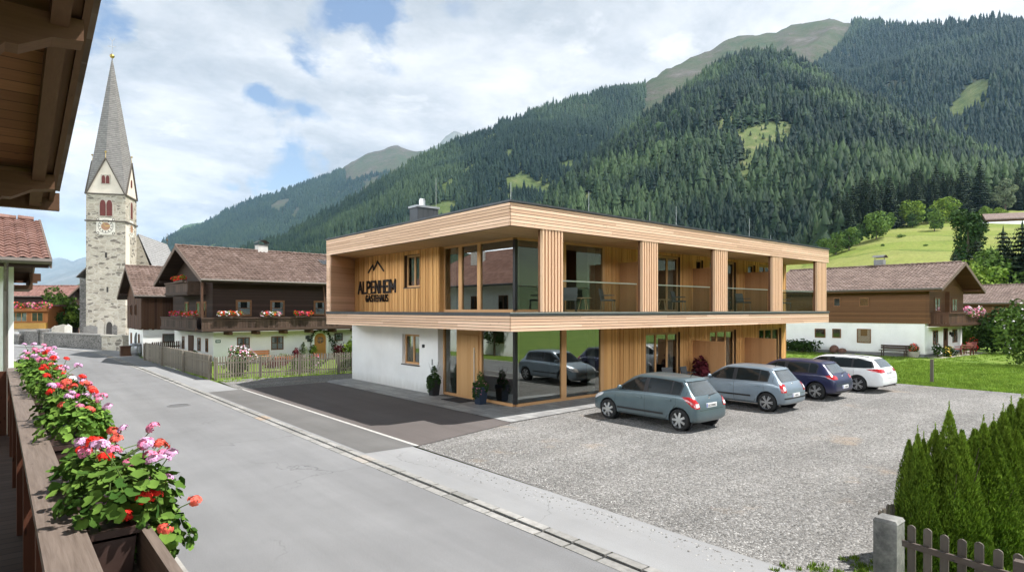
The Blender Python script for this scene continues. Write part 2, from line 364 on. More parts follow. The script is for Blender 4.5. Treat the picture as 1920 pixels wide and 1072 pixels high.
# --- trees on them
def scatter(rg,n,pr,tr=(0,1.0)):
    """area-weighted points on a flank"""
    px=rng.uniform(pr[0],pr[1],n*3); t=rng.uniform(tr[0],tr[1],n*3)
    D=np.interp(px,rg.dx,rg.dd); Fd=np.interp(px,rg.fx,rg.fd); wgt=(Fd+(D-Fd)*t)*(D-Fd); 
    k=rng.uniform(0,1,n*3)<wgt/wgt.max()
    px=px[k][:n]; t=t[k][:n]; u,v,z=rg.pos(px,t); return px,t,u,v,z
BG=[]   # (u,v,z,h,tint) of the nearest spruces, single objects below
px,t,u,v,z=scatter(spur,27000,(1005,2020)); ppx,ppy,pd=proj(u,v,z)
clear=blobmask(ppx,ppy,[(1425,255,95,24,-14),(1385,330,85,20,-40),(1440,275,65,34,-20),(1375,225,55,13,-40),(1510,188,55,10,5),(1185,300,55,4,-38),(1330,250,60,4,-45),(1690,292,42,13,15),(1640,312,26,9,20),(1340,330,38,12,-60),(1395,340,14,30,5),(1580,250,30,10,25)])+.35*vnoise(u/40.,v/40.,5,3)
gaps=vnoise(u/38.,v/60.,61,4)
young=(clear>=.5)|(gaps>.34)
keep=(~young|(rng.uniform(0,1,len(t))<.16))&~((t<.02)&(rng.uniform(0,1,len(t))<.3)); u,v,z,pd,ppx,ppy,young=u[keep],v[keep],z[keep],pd[keep],ppx[keep],ppy[keep],young[keep]
hh=(24*np.exp(.3*rng.normal(size=len(u)))).clip(9,42); hh=np.where(young,hh*rng.uniform(.15,.5,len(u)),hh); tint=(rng.uniform(0,1,len(u))**2*.5+np.clip(1.5*vnoise(u/120.,v/150.,8,4)-.05,-.1,.6)+.25*young).clip(0,1)
od=np.argsort(pd); vis=[i for i in od if -20<ppx[i]<1940 and ppy[i]<(470 if ppx[i]>1530 else 376+(ppx[i]-957)*.152+45)][:280]; vis=set(vis)
sel=np.array([i not in vis for i in range(len(u))])
rd=sel&(pd>720)&(vnoise(u/75.,v/90.,71,4)>.12)&(rng.uniform(0,1,len(u))<np.where(young,.6,.38)); sel=sel&~rd
forest_ob=link('spruce_forest',forest('spruce_forest',u[sel],v[sel],z[sel],hh[sel],tint[sel],'mid','conifer',1.15),None,'stuff')
link('broadleaf_forest',forest('broadleaf_forest',u[rd],v[rd],z[rd],hh[rd]*.62,(.45+.5*rng.uniform(0,1,rd.sum())),'round','conifer',1.25),None,'stuff')
NEARSPRUCE=[(u[i],v[i],z[i],hh[i]) for i in sorted(vis)]
px,t,u,v,z=scatter(backm,46000,(445,2130)); ppx,ppy,pd=proj(u,v,z); nz=vnoise(u/160.,v/160.,15,4)
line=np.interp(ppx,[400,1190,1215,1260,1330,1420,1470,1530,1590,1620,2200],[0,0,230,205,190,150,170,140,70,0,0])   # tree line in picture rows
m_=(ppy+nz*45>line)&(blobmask(ppx,ppy,[(1815,190,62,24,-48),(1215,215,14,60,25),(1180,295,60,9,-38),(850,340,60,9,-35),(1745,240,40,10,-55)])+.45*nz<.45)&(rng.uniform(0,1,len(u))<np.where(ppy-line<60,.7,1))&(vnoise(u/70.,v/110.,63,4)<.42)
u,v,z,ppy=u[m_],v[m_],z[m_],ppy[m_]; hh=rng.normal(26,5,len(u)).clip(12,38); tint=(rng.uniform(0,1,len(u))**2*.45+np.clip(1.3*vnoise(u/260.,v/260.,18,4),-.1,.55)).clip(0,1)
link('mountain_forest',forest('mountain_forest',u,v,z,hh,tint,'far','conifer_far',1.15),None,'stuff')
px,t,u,v,z=scatter(midm,26000,(205,900)); ppx,ppy,pd=proj(u,v,z); nz=vnoise(u/300.,v/300.,25,4)
line=np.interp(ppx,[200,560,620,660,700,760,900],[0,0,325,345,335,330,350])
m_=(ppy+nz*22>line)&(blobmask(ppx,ppy,[(525,385,22,10,-25),(395,465,16,5,-30),(690,355,30,9,-50),(555,400,14,5,-60)])+.5*nz<.45)
u,v,z=u[m_],v[m_],z[m_]; hh=rng.normal(34,7,len(u)).clip(15,50); tint=(rng.uniform(0,1,len(u))*.6+.35*(vnoise(u/300.,v/300.,28,3)+.2)).clip(0,1)
link('distant_forest',forest('distant_forest',u,v,z,hh,tint,'far','conifer_far',1.35),None,'stuff')
# --- meadow hill behind the right houses
MEAD=Ridge([(1420,492),(1500,478),(1560,459),(1600,446),(1650,432),(1700,417),(1750,406),(1800,400),(1860,396),(1920,392),(2150,380)],[(1420,440),(1560,400),(1650,400),(1750,460),(1920,480),(2150,480)],[(1420,150),(1700,110),(2150,100)],[(1420,-.2),(2150,-.2)],53,.035,70,1.25,nr=60,nc=90,back=.3)
MEAD.mesh('meadow_hill','meadow_far')
def meadz(px,d):
    D=np.interp(px,MEAD.dx,MEAD.dd); Fd=np.interp(px,MEAD.fx,MEAD.fd); return MEAD.pos(np.array([px],float),np.array([(d-Fd)/(D-Fd)]))
def meadpt(px,py):
    best=None
    for d in np.arange(115,470,3.):
        u,v,z=meadz(px,d); q=proj(u,v,z)[1][0]
        if q<=py: return Vector((u[0],v[0],z[0]))
    return Vector((u[0],v[0],z[0]))
# opposite side of the valley, behind the camera
def backhill():
    pts=[];n=60;rows=[(-60,0),(-110,8),(-180,30),(-300,70),(-450,110),(-700,160),(-1000,230),(-1250,200)]
    V=[];
    for j,(y,zz) in enumerate(rows):
        for i in range(n):
            x=-1500+3800*i/(n-1); V.append((x+20*math.sin(j),y*(1+.12*math.sin(i*.7)),zz*(1+.18*math.sin(i*.9+j)+.1*math.sin(i*2.1))))
    Fc=[(j*n+i,j*n+i+1,(j+1)*n+i+1,(j+1)*n+i) for j in range(len(rows)-1) for i in range(n-1)]
    m,nt,bs=newmat('backslope'); g=nt.geo().outputs['Position']; zc=nt.n('SeparateXYZ',{0:g}).outputs[2]
    f=nt.rng(nt.math('ADD',zc,nt.math('MULTIPLY',nt.noise(g,.02,4),40)),30,50)
    c=nt.mix(f,(.06,.095,.02),nt.mix(nt.noise(g,.12,5,.7),(.008,.018,.008),(.035,.06,.02))); setp(nt,bs,col=c,rough=.9); M['backslope']=m
    link('opposite_hill',npmesh('opposite_hill',V,Fc,'backslope',smooth=True),None,'structure')
backhill()
def sidehill():
    n=60; rows=[(-60,0),(-110,4),(-200,16),(-320,36),(-480,62),(-700,100),(-950,80)]; V=[]
    for j,(x,zz) in enumerate(rows):
        for i in range(n): y=-300+1500*i/(n-1); V.append((x*(1+.1*math.sin(i*.6)),y,zz*(1+.15*math.sin(i*.8+j)+.08*math.sin(i*2.3))))
    Fc=[(j*n+i,(j+1)*n+i,(j+1)*n+i+1,j*n+i+1) for j in range(len(rows)-1) for i in range(n-1)]
    link('opposite_slope',npmesh('opposite_slope',V,Fc,'backslope',smooth=True),None,'structure')
sidehill()
# ================= ground
def asphalt(name,c,sp=.25,crack=0,patch=.12,sc=260):
    m,nt,bs=newmat(name); co=nt.geo().outputs['Position']
    a=nt.noise(co,.35,6,.65); b_=nt.noise(co,sc*.25,4,.85); s_=nt.noise(nt.mapv(co,(1.0,.05,1)),1.1,5,.65)
    f=nt.math('MULTIPLY',nt.rng(a,.3,.7,1-patch,1+patch),nt.math('MULTIPLY',nt.rng(b_,.25,.75,1-sp,1+sp),nt.rng(s_,.3,.7,.88,1.1)))
    col=nt.mix(1.0,c,f,'MULTIPLY')
    if crack:
        wv=nt.n('VectorMath',{0:co,1:nt.n('VectorMath',{0:nt.n('TexNoise',{'Vector':co,'Scale':1.3,'Detail':5}).outputs[1],3:.9},operation='SCALE').outputs[0]},operation='ADD').outputs[0]
        vd=nt.n('TexVoronoi',{'Vector':wv,'Scale':.22},feature='DISTANCE_TO_EDGE').outputs[0]
        ln=nt.math('MULTIPLY',nt.rng(vd,.0022,.0008,0,1),nt.rng(nt.noise(co,.25,2),.46,.56,0,1))
        ln=nt.math('MULTIPLY',ln,crack,clamp=True); col=nt.mix(ln,col,(.05,.05,.05))
    setp(nt,bs,col=col,rough=.88,spec=.25,nrm=nt.bump(b_,.35,.004)); M[name]=m
asphalt('road',(.19,.191,.192),.42,crack=.5)
asphalt('walk',(.262,.264,.264),.16,crack=.5,patch=.1)
asphalt('drive',(.13,.127,.122),.2,patch=.15)
asphalt('forecourt',(.112,.098,.092),.3,patch=.1)
plain('paint',(.46,.45,.42),.7,.25,9)
plain('kerbstone',(.33,.315,.285),.8,.25,3.,bump=.2)
plain('darkslot',(.03,.03,.03),.9)
def gravelmat():
    m,nt,bs=newmat('gravel'); co=nt.geo().outputs['Position']
    flat=nt.mapv(co,(1,1,.2))
    v1=nt.n('TexVoronoi',{'Vector':flat,'Scale':27.,'Randomness':1.}); v2=nt.n('TexVoronoi',{'Vector':flat,'Scale':66.})
    rnd=nt.n('SeparateColor',{0:v1.outputs[1]}).outputs[0]; rnd2=nt.n('SeparateColor',{0:v2.outputs[1]}).outputs[0]
    big=nt.noise(co,.32,5,.6); trk=nt.noise(nt.mapv(co,(.25,1.1,1)),.8,4,.6)
    f=nt.math('ADD',nt.math('MULTIPLY',rnd,.6),nt.math('MULTIPLY',rnd2,.4))
    c=nt.ramp(f,[(.06,(.085,.083,.078)),(.35,(.195,.189,.178)),(.7,(.29,.281,.266)),(.97,(.45,.44,.42))])
    c=nt.mix(1.0,c,nt.rng(big,.3,.7,.8,1.15),'MULTIPLY'); c=nt.mix(1.0,c,nt.rng(trk,.3,.7,.82,1.14),'MULTIPLY')
    tan=nt.math('MULTIPLY',nt.rng(nt.noise(co,.5,4,.6),.62,.72,0,.55),1.0)
    c=nt.mix(tan,c,(.36,.28,.205))
    hgt=nt.math('ADD',nt.math('MULTIPLY',v1.outputs[0],-1.),nt.math('MULTIPLY',v2.outputs[0],-.4))
    setp(nt,bs,col=c,rough=.92,spec=.2,nrm=nt.bump(hgt,1.,.03)); M['gravel']=m
gravelmat()
def pavingmat():
    m,nt,bs=newmat('slate'); co=nt.geo().outputs['Position']
    br=nt.n('TexBrick',{'Vector':nt.mapv(co,rot=(0,0,R(90))),'Scale':1.,'Color1':(.22,.22,.215,1),'Color2':(.33,.33,.32,1),'Mortar':(.13,.13,.125,1),'Mortar Size':.012,'Brick Width':.8,'Row Height':.42})
    c=nt.mix(1.0,br.outputs[0],nt.rng(nt.noise(nt.mapv(co,(3,1,1)),2.2,6,.7,.6),.3,.7,.72,1.25),'MULTIPLY')
    setp(nt,bs,col=c,rough=.6,nrm=nt.bump(br.outputs[1],-.3,.006)); M['slate']=m
pavingmat()
grassmat('lawn',(.085,.15,.02),(.13,.205,.028),(.185,.235,.05),.35,fine=9.)
def sheet(name,pts,z,mat,kind='structure',th=.0):
    b=MB(); 
    b.add([(p[0],p[1],z) for p in pts],[tuple(range(len(pts)))]); return b.build(name,mat,None,kind=kind)
sheet('ground',[(-3000,-2400),(6000,-2400),(6000,14000),(-3000,14000)],-.03,'lawn')
kpts=[(6.2,-30),(6.2,38),(6.16,50)]+[tuple(gnd(x,y)[:2]) for x,y in ((178,661.5),(148,657.5),(116,655.5),(84,653.5),(60,651),(36,648.5))]+[(-9,79),(-30,86)]
def offs(pts,d):
    out=[]
    for i,p in enumerate(pts):
        a=Vector(pts[max(i-1,0)]);c=Vector(pts[min(i+1,len(pts)-1)]); t=(c-a).normalized(); out.append((p[0]+t.y*d,p[1]-t.x*d))
    return out
def strip(name,A,B,z,mat,kind='structure',thick=0):
    n=len(A); b=MB()
    vs=[(p[0],p[1],z) for p in A]+[(p[0],p[1],z) for p in B]
    fs=[(i,n+i,n+i+1,i+1) for i in range(n-1)]
    if thick:
        m2=len(vs); vs+=[(p[0],p[1],z-thick) for p in A]; fs+=[(i,i+1,m2+i+1,m2+i) for i in range(n-1)]
    b.add(vs,fs); return b.build(name,mat,None,kind=kind)
left=[(1.9,-30),(1.9,38),(1.6,50),(.4,58),(-1.4,63),(-4,66),(-8,68),(-14,70),(-22,72),(-25,73),(-40,78)]
strip('road',left[:len(kpts)],kpts,0,'road')
strip('road_edge',[(p[0]-.35,p[1]) for p in left],left,.012,'kerbstone')
# gutter and kerb stones, laid one by one in a row along the road
def stonerow(name,d0,d1,z,seed,label):
    r=random.Random(seed); b=MB(); A=offs(kpts,d0); Bq=offs(kpts,d1)
    for i in range(len(A)-1):
        L=(Vector(A[i+1])-Vector(A[i])).length; k=max(1,int(L/.62))
        for j in range(k):
            f0,f1=j/k+.008/L*2,(j+1)/k-.008/L*2
            P=[Vector(X[i]).lerp(Vector(X[i+1]),f) for X,f in ((A,f0),(Bq,f0),(Bq,f1),(A,f1))]; zz=z+r.uniform(-.004,.004)
            b.prism([(p.x+r.uniform(-.008,.008),p.y) for p in P],2,-.05,zz)
    o=b.build(name,'stone_isl',None,kind='structure'); return o
m,nt,bs=newmat('stone_isl'); g=nt.geo(); c=nt.ramp(g.outputs['Random Per Island'],[(0,(.21,.205,.19)),(.6,(.28,.272,.255)),(.93,(.33,.32,.30)),(1,(.34,.26,.19))]); c=nt.mix(1.,c,nt.rng(nt.noise(g.outputs['Position'],9,5,.7),.3,.7,.75,1.2),'MULTIPLY'); setp(nt,bs,col=c,rough=.85); M['stone_isl']=m
strip('gutter_bed',offs(kpts,.16),offs(kpts,.22),.002,'darkslot')
stonerow('gutter_stones',.0,.17,.008,1,''); stonerow('kerb_stones',.205,.36,.03,2,'')
# pavement beside the road, then forecourt in front of the guest house
A=offs(kpts,.355)
strip('pavement',A[:2]+A[2:],[(7.85,-30),(7.85,38),(7.9,50),(8.2,57),(7.9,60.5),(6.2,64.6),(3.2,71),(1.,73),(-2,76),(-9,82),(-30,89)],.03,'walk')
sheet('driveway',[(6.62,13.15),(7.95,13.05),(7.95,27.15),(6.62,27.0)],.036,'drive')
sheet('forecourt',[(7.95,13.0),(11.75,13.85),(11.78,27.3),(7.95,27.15)],.034,'forecourt')
sheet('white_line',[(7.92,13.0),(8.02,13.02),(8.02,27.15),(7.94,27.1)],.041,'paint')
sheet('gravel_yard',[(7.7,3.1),(8.9,2.9),(31.5,2.6),(31.75,13.),(31.0,26),(34,30),(13.5,30.6),(8.1,31.6),(7.85,27.0),(7.95,13.2),(7.9,9)],.02,'gravel')
sheet('paving',[(11.76,13.9),(16.3,14.25),(17,14.35),(17.2,16.4),(13.3,16.4),(13.3,27.9),(12.2,27.8),(11.79,27.3)],.045,'slate')
sheet('terrace',[(17.2,14.9),(34,14.9),(34,16.3),(17.2,16.3)],.04,'slate')
# loose stones on the gravel
def stones():
    n=14000; rr=np.random.default_rng(5); u=8+22*rr.random(n)**1.9; v=3.1+ (10.2)*rr.random(n)
    ok=(u>7.75+.25*vnoise(v*.8,v*0,3,3)); u=u[ok]; v=v[ok]; n=len(u)
    e=500; u=np.concatenate([u,7.7-.5*rr.random(e)**2.2]); v=np.concatenate([v,3+9*rr.random(e)]); n=len(u)
    T=np.array([(1,0,0),(0,1,0),(-1,0,0),(0,-1,0),(0,0,.75)],float)
    s=rr.uniform(.007,.021,n); a=rr.uniform(0,2*PI,n); q=rr.uniform(.6,1.3,(n,5,1))
    P=T[None]*q*s[:,None,None]; X=P[...,0]*np.cos(a)[:,None]-P[...,1]*np.sin(a)[:,None]; Y=P[...,0]*np.sin(a)[:,None]+P[...,1]*np.cos(a)[:,None]
    V=np.stack([X+u[:,None],Y+v[:,None],P[...,2]+.02+.012*(u<7.7)[:,None]],-1).reshape(-1,3)
    Fc=(np.array([(0,1,4),(1,2,4),(2,3,4),(3,0,4)])[None]+np.arange(n)[:,None,None]*5).reshape(-1,3)
    m,nt,bs=newmat('pebble'); at_=nt.n('Attribute',attribute_name='tint').outputs['Fac']
    setp(nt,bs,col=nt.ramp(at_,[(0,(.09,.088,.082)),(.5,(.22,.212,.2)),(1,(.46,.45,.43))]),rough=.9); M['pebble']=m
    link('gravel_stones',npmesh('gravel_stones',V,Fc,'pebble',{'tint':np.repeat(rr.random(n),5)}),None,'stuff')
stones()
sheet('village_ground',[(-30,66),(2,74.2),(9,60.4),(8.3,52),(20,50),(60,70),(60,150),(-60,150)],-.015,'walk')
# manhole
b=MB(); b.lathe([(0,.006),(.29,.006),(.3,.004),(.3,.012),(.36,.012),(.38,.0)],n=24)
plain('castiron',(.12,.12,.12),.6,.3,30); plain('concrete',(.33,.32,.30),.85,.25,2.5,bump=.4)
mh=b.build('manhole_cover','castiron'); mh.location=gnd(335,760); tag(mh,'round iron manhole cover set in the road','manhole cover')
# grass tufts
def tufts(name,pts,h,mat,seed,nb=14,spread=.09,kind='stuff'):
    rr=np.random.default_rng(seed); P=np.asarray(pts,float); n=len(P)*nb
    c=np.repeat(P,nb,0); a=rr.uniform(0,2*PI,n); r0=spread*np.sqrt(rr.random(n)); bx=c[:,0]+r0*np.cos(a); by=c[:,1]+r0*np.sin(a); hh=h*rr.uniform(.5,1.3,n)
    b=rr.uniform(0,2*PI,n); w_=.006+.010*rr.random(n)*h/.1; ln=hh*rr.uniform(.1,.7,n)
    V=np.stack([np.stack([bx-np.sin(b)*w_,by+np.cos(b)*w_,c[:,2]],-1),np.stack([bx+np.sin(b)*w_,by-np.cos(b)*w_,c[:,2]],-1),np.stack([bx+np.cos(b)*ln,by+np.sin(b)*ln,c[:,2]+hh],-1)],1).reshape(-1,3)
    Fc=np.arange(n*3).reshape(-1,3); return link(name,npmesh(name,V,Fc,mat,{'tint':np.repeat(rr.random(n),3)}),None,kind)
treemat('blade',(.10,.19,.02),(.29,.40,.06))
rr=np.random.default_rng(3)
pts=[(31.8+.0+rr.random()**1.5*16,rr.uniform(3,14),-.03) for i in range(5200)]+[(rr.uniform(9.5,18),rr.uniform(-.6,2.2),-.03) for i in range(1500)]
pts+=[(rr.uniform(34,60),rr.uniform(2,26),-.03) for i in range(3200)]
tufts('grass',pts,.10,'blade',8,nb=16,spread=.16)
wp=[]
for cx,cy,r_,n in ((8.25,3.55,.09,5),(8.02,3.30,.12,9),(8.3,3.1,.2,16),(8.55,3.0,.12,7),(7.85,3.75,.08,3),(8.8,3.25,.1,4),(8.75,2.98,.15,8)): wp+=[(cx+rr.normal()*r_,cy+rr.normal()*r_*.6,.025) for i in range(int(n*1.6))]
tufts('weeds',wp,.05,'blade',9,nb=16,spread=.05)
fp=[(7.95+.1*rr.normal(),v,.02) for v in rr.uniform(31.8,50,240)]+[(8.0+i*.0+rr.random()*6.5,31.75-.21*rr.random()*6.5+.1*rr.normal(),.02) for i in range(160)]
tufts('fence_grass',fp,.09,'blade',10,nb=12,spread=.1)
# ================= guest house
wood('larch_h',(.49,.305,.195),(.77,.53,.375),0,isl=.65); wood('larch_hy',(.49,.305,.195),(.77,.53,.375),1,isl=.65)
wood('larch_v',(.42,.20,.066),(.70,.39,.15),2,isl=.7); wood('larch_slat',(.60,.385,.24),(.72,.48,.31),2)
wood('soffit_x',(.54,.34,.17),(.68,.45,.25),0,lines=(1,.14)); wood('frame_wood',(.46,.25,.11),(.56,.32,.15),2,knots=False)
wood('door_oak',(.44,.245,.10),(.54,.32,.145),2,knots=False); wood('divider_wood',(.38,.19,.08),(.50,.27,.12),2)
plain('zinc',(.075,.08,.085),.45,.15,3,metal=.6); plain('zinc_light',(.33,.34,.35),.4,.1,3,metal=.7); plain('black_metal',(.012,.012,.013),.4)
plain('steel',(.6,.6,.6),.3,.08,8,metal=1); m,nt,bs=newmat('plaster'); co=nt.geo().outputs['Position']; zc=nt.n('SeparateXYZ',{0:co}).outputs[2]
c=nt.mix(1.,(.86,.86,.85),nt.rng(nt.noise(co,1.1,5,.6),.3,.7,.93,1.03),'MULTIPLY'); st_=nt.math('MULTIPLY',nt.rng(nt.math('ADD',zc,nt.math('MULTIPLY',nt.noise(nt.mapv(co,(6,6,1.2)),1.,5,.7),-.5)),.18,-.2,0,.4),1.); c=nt.mix(st_,c,(.42,.39,.34)); dr_=nt.noise(nt.mapv(co,(9,9,.35)),1.,4,.7); c=nt.mix(nt.rng(dr_,.62,.8,0,.14),c,(.5,.49,.46))
setp(nt,bs,col=c,rough=.92,spec=.2,nrm=nt.bump(nt.noise(co,14,3),.08,.01)); M['plaster']=m
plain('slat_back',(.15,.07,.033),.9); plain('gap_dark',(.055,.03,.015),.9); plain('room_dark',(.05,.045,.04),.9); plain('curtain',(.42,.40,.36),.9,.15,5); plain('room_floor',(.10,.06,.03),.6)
plain('sign_black',(.02,.014,.012),.5,.1); plain('mat_black',(.028,.028,.032),.95,.2,80); plain('sill',(.06,.05,.045),.5)
wood('bounce_decking',(.26,.19,.125),(.40,.31,.215),0,lines=(1,.14))
def glassmat(name,tint=(.32,.36,.34),base=.16,gain=.55):
    m,nt,bs=newmat(name); nt.N.remove(bs); lw=nt.n('LayerWeight',{'Blend':.45}).outputs['Facing']
    f=nt.math('ADD',nt.math('MULTIPLY',nt.math('POWER',lw,2.2),gain),base,clamp=True)
    tr=nt.n('BsdfTransparent',{0:tint}); gl=nt.n('BsdfGlossy',{0:(.92,.95,.94),1:.005})
    mx=nt.n('MixShader',{0:f,1:tr.outputs[0],2:gl.outputs[0]}); nt.L.new(mx.outputs[0],nt.N['Material Output'].inputs[0]); M[name]=m
glassmat('glass',(.58,.62,.60),.18,.6); glassmat('rail_glass',(.80,.83,.80),.01,.06); glassmat('pane',(.72,.75,.75),.10,.5)
GO=(13.7,16.,0); GH=thing('guest_house','modern flat roofed guest house of light larch boards with big corner windows','guest house',GO)
def gb(): return MB(GO)
def hboards(b,p0,p1,z0,z1,n,nrm,th=.03,seed=0,gap=.016,pieces=True):
    """horizontal boards between two plan points; each board cut in lengths"""
    r=random.Random(seed); p0=Vector(p0);p1=Vector(p1);L=(p1-p0).length;d=(p1-p0)/L; nv=Vector(nrm); hb=(z1-z0)/n
    for i in range(n):
        a=0.; 
        while a<L-.01:
            e=min(L,a+(r.uniform(2.6,5.2) if pieces else L)); 
            if L-e<.8: e=L
            q0=p0+d*(a+.002);q1=p0+d*(e-.002); t=th+r.uniform(-.003,.003)
            b.prism([(q0.x,q0.y),(q1.x,q1.y),(q1.x+nv.x*t,q1.y+nv.y*t),(q0.x+nv.x*t,q0.y+nv.y*t)],2,z0+i*hb+gap/2,z0+(i+1)*hb-gap/2); a=e
def vboards(b,p0,p1,z0,z1,nrm,seed,holes=(),wmin=.055,wmax=.13):
    """vertical boards of uneven width and depth; holes=(s0,s1,z0,z1) along the run"""
    r=random.Random(seed); p0=Vector(p0);p1=Vector(p1);L=(p1-p0).length;d=(p1-p0)/L; nv=Vector(nrm); cuts=sorted({h for q in holes for h in q[:2]}|{L}); a=0.
    while a<L-.004:
        e=a+r.uniform(wmin,wmax); nx=[c for c in cuts if c>a+.004][0]
        if e>nx-.03: e=nx
        t=r.choice((.012,.02,.03,.034)); q0=p0+d*(a+.004);q1=p0+d*(e-.010); mid=(a+e)/2
        spans=[(z0,z1)]
        for h in holes:
            if h[0]<mid<h[1]: spans=[s for sp in spans for s in ((sp[0],min(sp[1],h[2])),(max(sp[0],h[3]),sp[1])) if s[1]-s[0]>.01]
        for s in spans: b.prism([(q0.x,q0.y),(q1.x,q1.y),(q1.x+nv.x*t,q1.y+nv.y*t),(q0.x+nv.x*t,q0.y+nv.y*t)],2,*s)
        a=e
u0,u1,v0,v1=11.59,33.72,13.74,26.87
# roof
b=gb(); b.prism([(u0-.04,v0-.04),(u1+.04,v0-.04),(u1+.04,v1+1.4),(13.5,v1+1.4),(u0-.04,v1+.04)],2,6.60,6.66); b.prism([(u0+.1,v0+.1),(u1-.1,v0+.1),(u1-.1,v1+1.2),(u0+.1,v1-.1)],2,6.662,6.68); roof=b.build('roof','zinc',GH)
b=gb(); hboards(b,(u0+.03,v0+.03),(u1-.0,v0+.03),5.90,6.59,7,(0,-1),seed=1); b.box(u0+.04,v0+.035,5.9,u1,v0+.09,6.59,1); o=b.build('roof_fascia',['larch_h','gap_dark'],GH)
b=gb(); hboards(b,(u0+.03,v0+.032),(u0+.03,v1),5.90,6.59,7,(-1,0),seed=2); b.box(u0+.035,v0+.1,5.9,u0+.09,v1,6.59,1); b.build('roof_fascia',['larch_hy','gap_dark'],GH)
b=gb(); hboards(b,(u1-.03,v0+.03),(u1-.03,v1+1),5.90,6.59,7,(1,0),seed=3); b.build('roof_fascia','larch_hy',GH)
b=gb(); b.prism([(u0+.1,v0+.1),(u1-.04,v0+.1),(u1-.04,v1+1.36),(13.5,v1+1.36),(u0+.06,v1)],2,5.91,5.98); b.build('soffit','soffit_x',GH)
# floor slab band
b=gb(); hboards(b,(u0+.03,v0+.03),(u1,v0+.03),2.75,3.22,5,(0,-1),seed=4); b.box(u0+.04,v0+.035,2.76,u1,v0+.09,3.22,1); b.build('floor_fascia',['larch_h','gap_dark'],GH)
b=gb(); hboards(b,(u0+.03,v0+.032),(u0+.03,v1),2.75,3.22,5,(-1,0),seed=5); b.box(u0+.035,v0+.1,2.76,u0+.09,v1,3.22,1); b.build('floor_fascia',['larch_hy','gap_dark'],GH)
b=gb(); hboards(b,(u1-.03,v0+.03),(u1-.03,v1),2.75,3.22,5,(1,0),seed=6); b.build('floor_fascia','larch_hy',GH)
b=gb(); b.prism([(u0+.1,v0+.1),(u1-.04,v0+.1),(u1-.04,v1+1.36),(13.5,v1+1.36),(u0+.1,v1)],2,2.77,3.21); b.build('floor_slab','soffit_x',GH)
b=gb(); b.prism([(u0-.02,v0-.02),(u1+.02,v0-.02),(u1+.02,v1+1.38),(13.5,v1+1.38),(u0-.02,v1)],2,3.225,3.31); b.box(u0-.025,v0-.03,3.29,u1+.03,v0+.05,3.33,1); b.box(u0-.03,v0-.02,3.29,u0+.05,v1,3.33,0); b.build('floor_edge_trim',['zinc','zinc_light'],GH)
b=gb(); b.prism([(13.9,v0+.25),(33.5,v0+.25),(33.5,15.95),(13.9,15.95)],2,3.312,3.334); b.build('bounce_decking','bounce_decking',GH)  # pale deck sheet added to bounce fill light into the balcony recess
# splayed end fin of the loggia
b=gb(); b.prism([(u0+.02,26.5),(13.46,27.85),(13.46,28.2),(u0+.02,26.86)],2,3.32,5.9); hboards(b,(u0+.03,26.5),(13.45,27.83),3.33,5.9,22,(.58,-.81),th=.025,seed=7,pieces=False); hboards(b,(u0+.02,26.5),(u0+.02,26.86),3.33,5.9,22,(-1,0),th=.02,pieces=False); b.build('side_fin','larch_hy',GH)
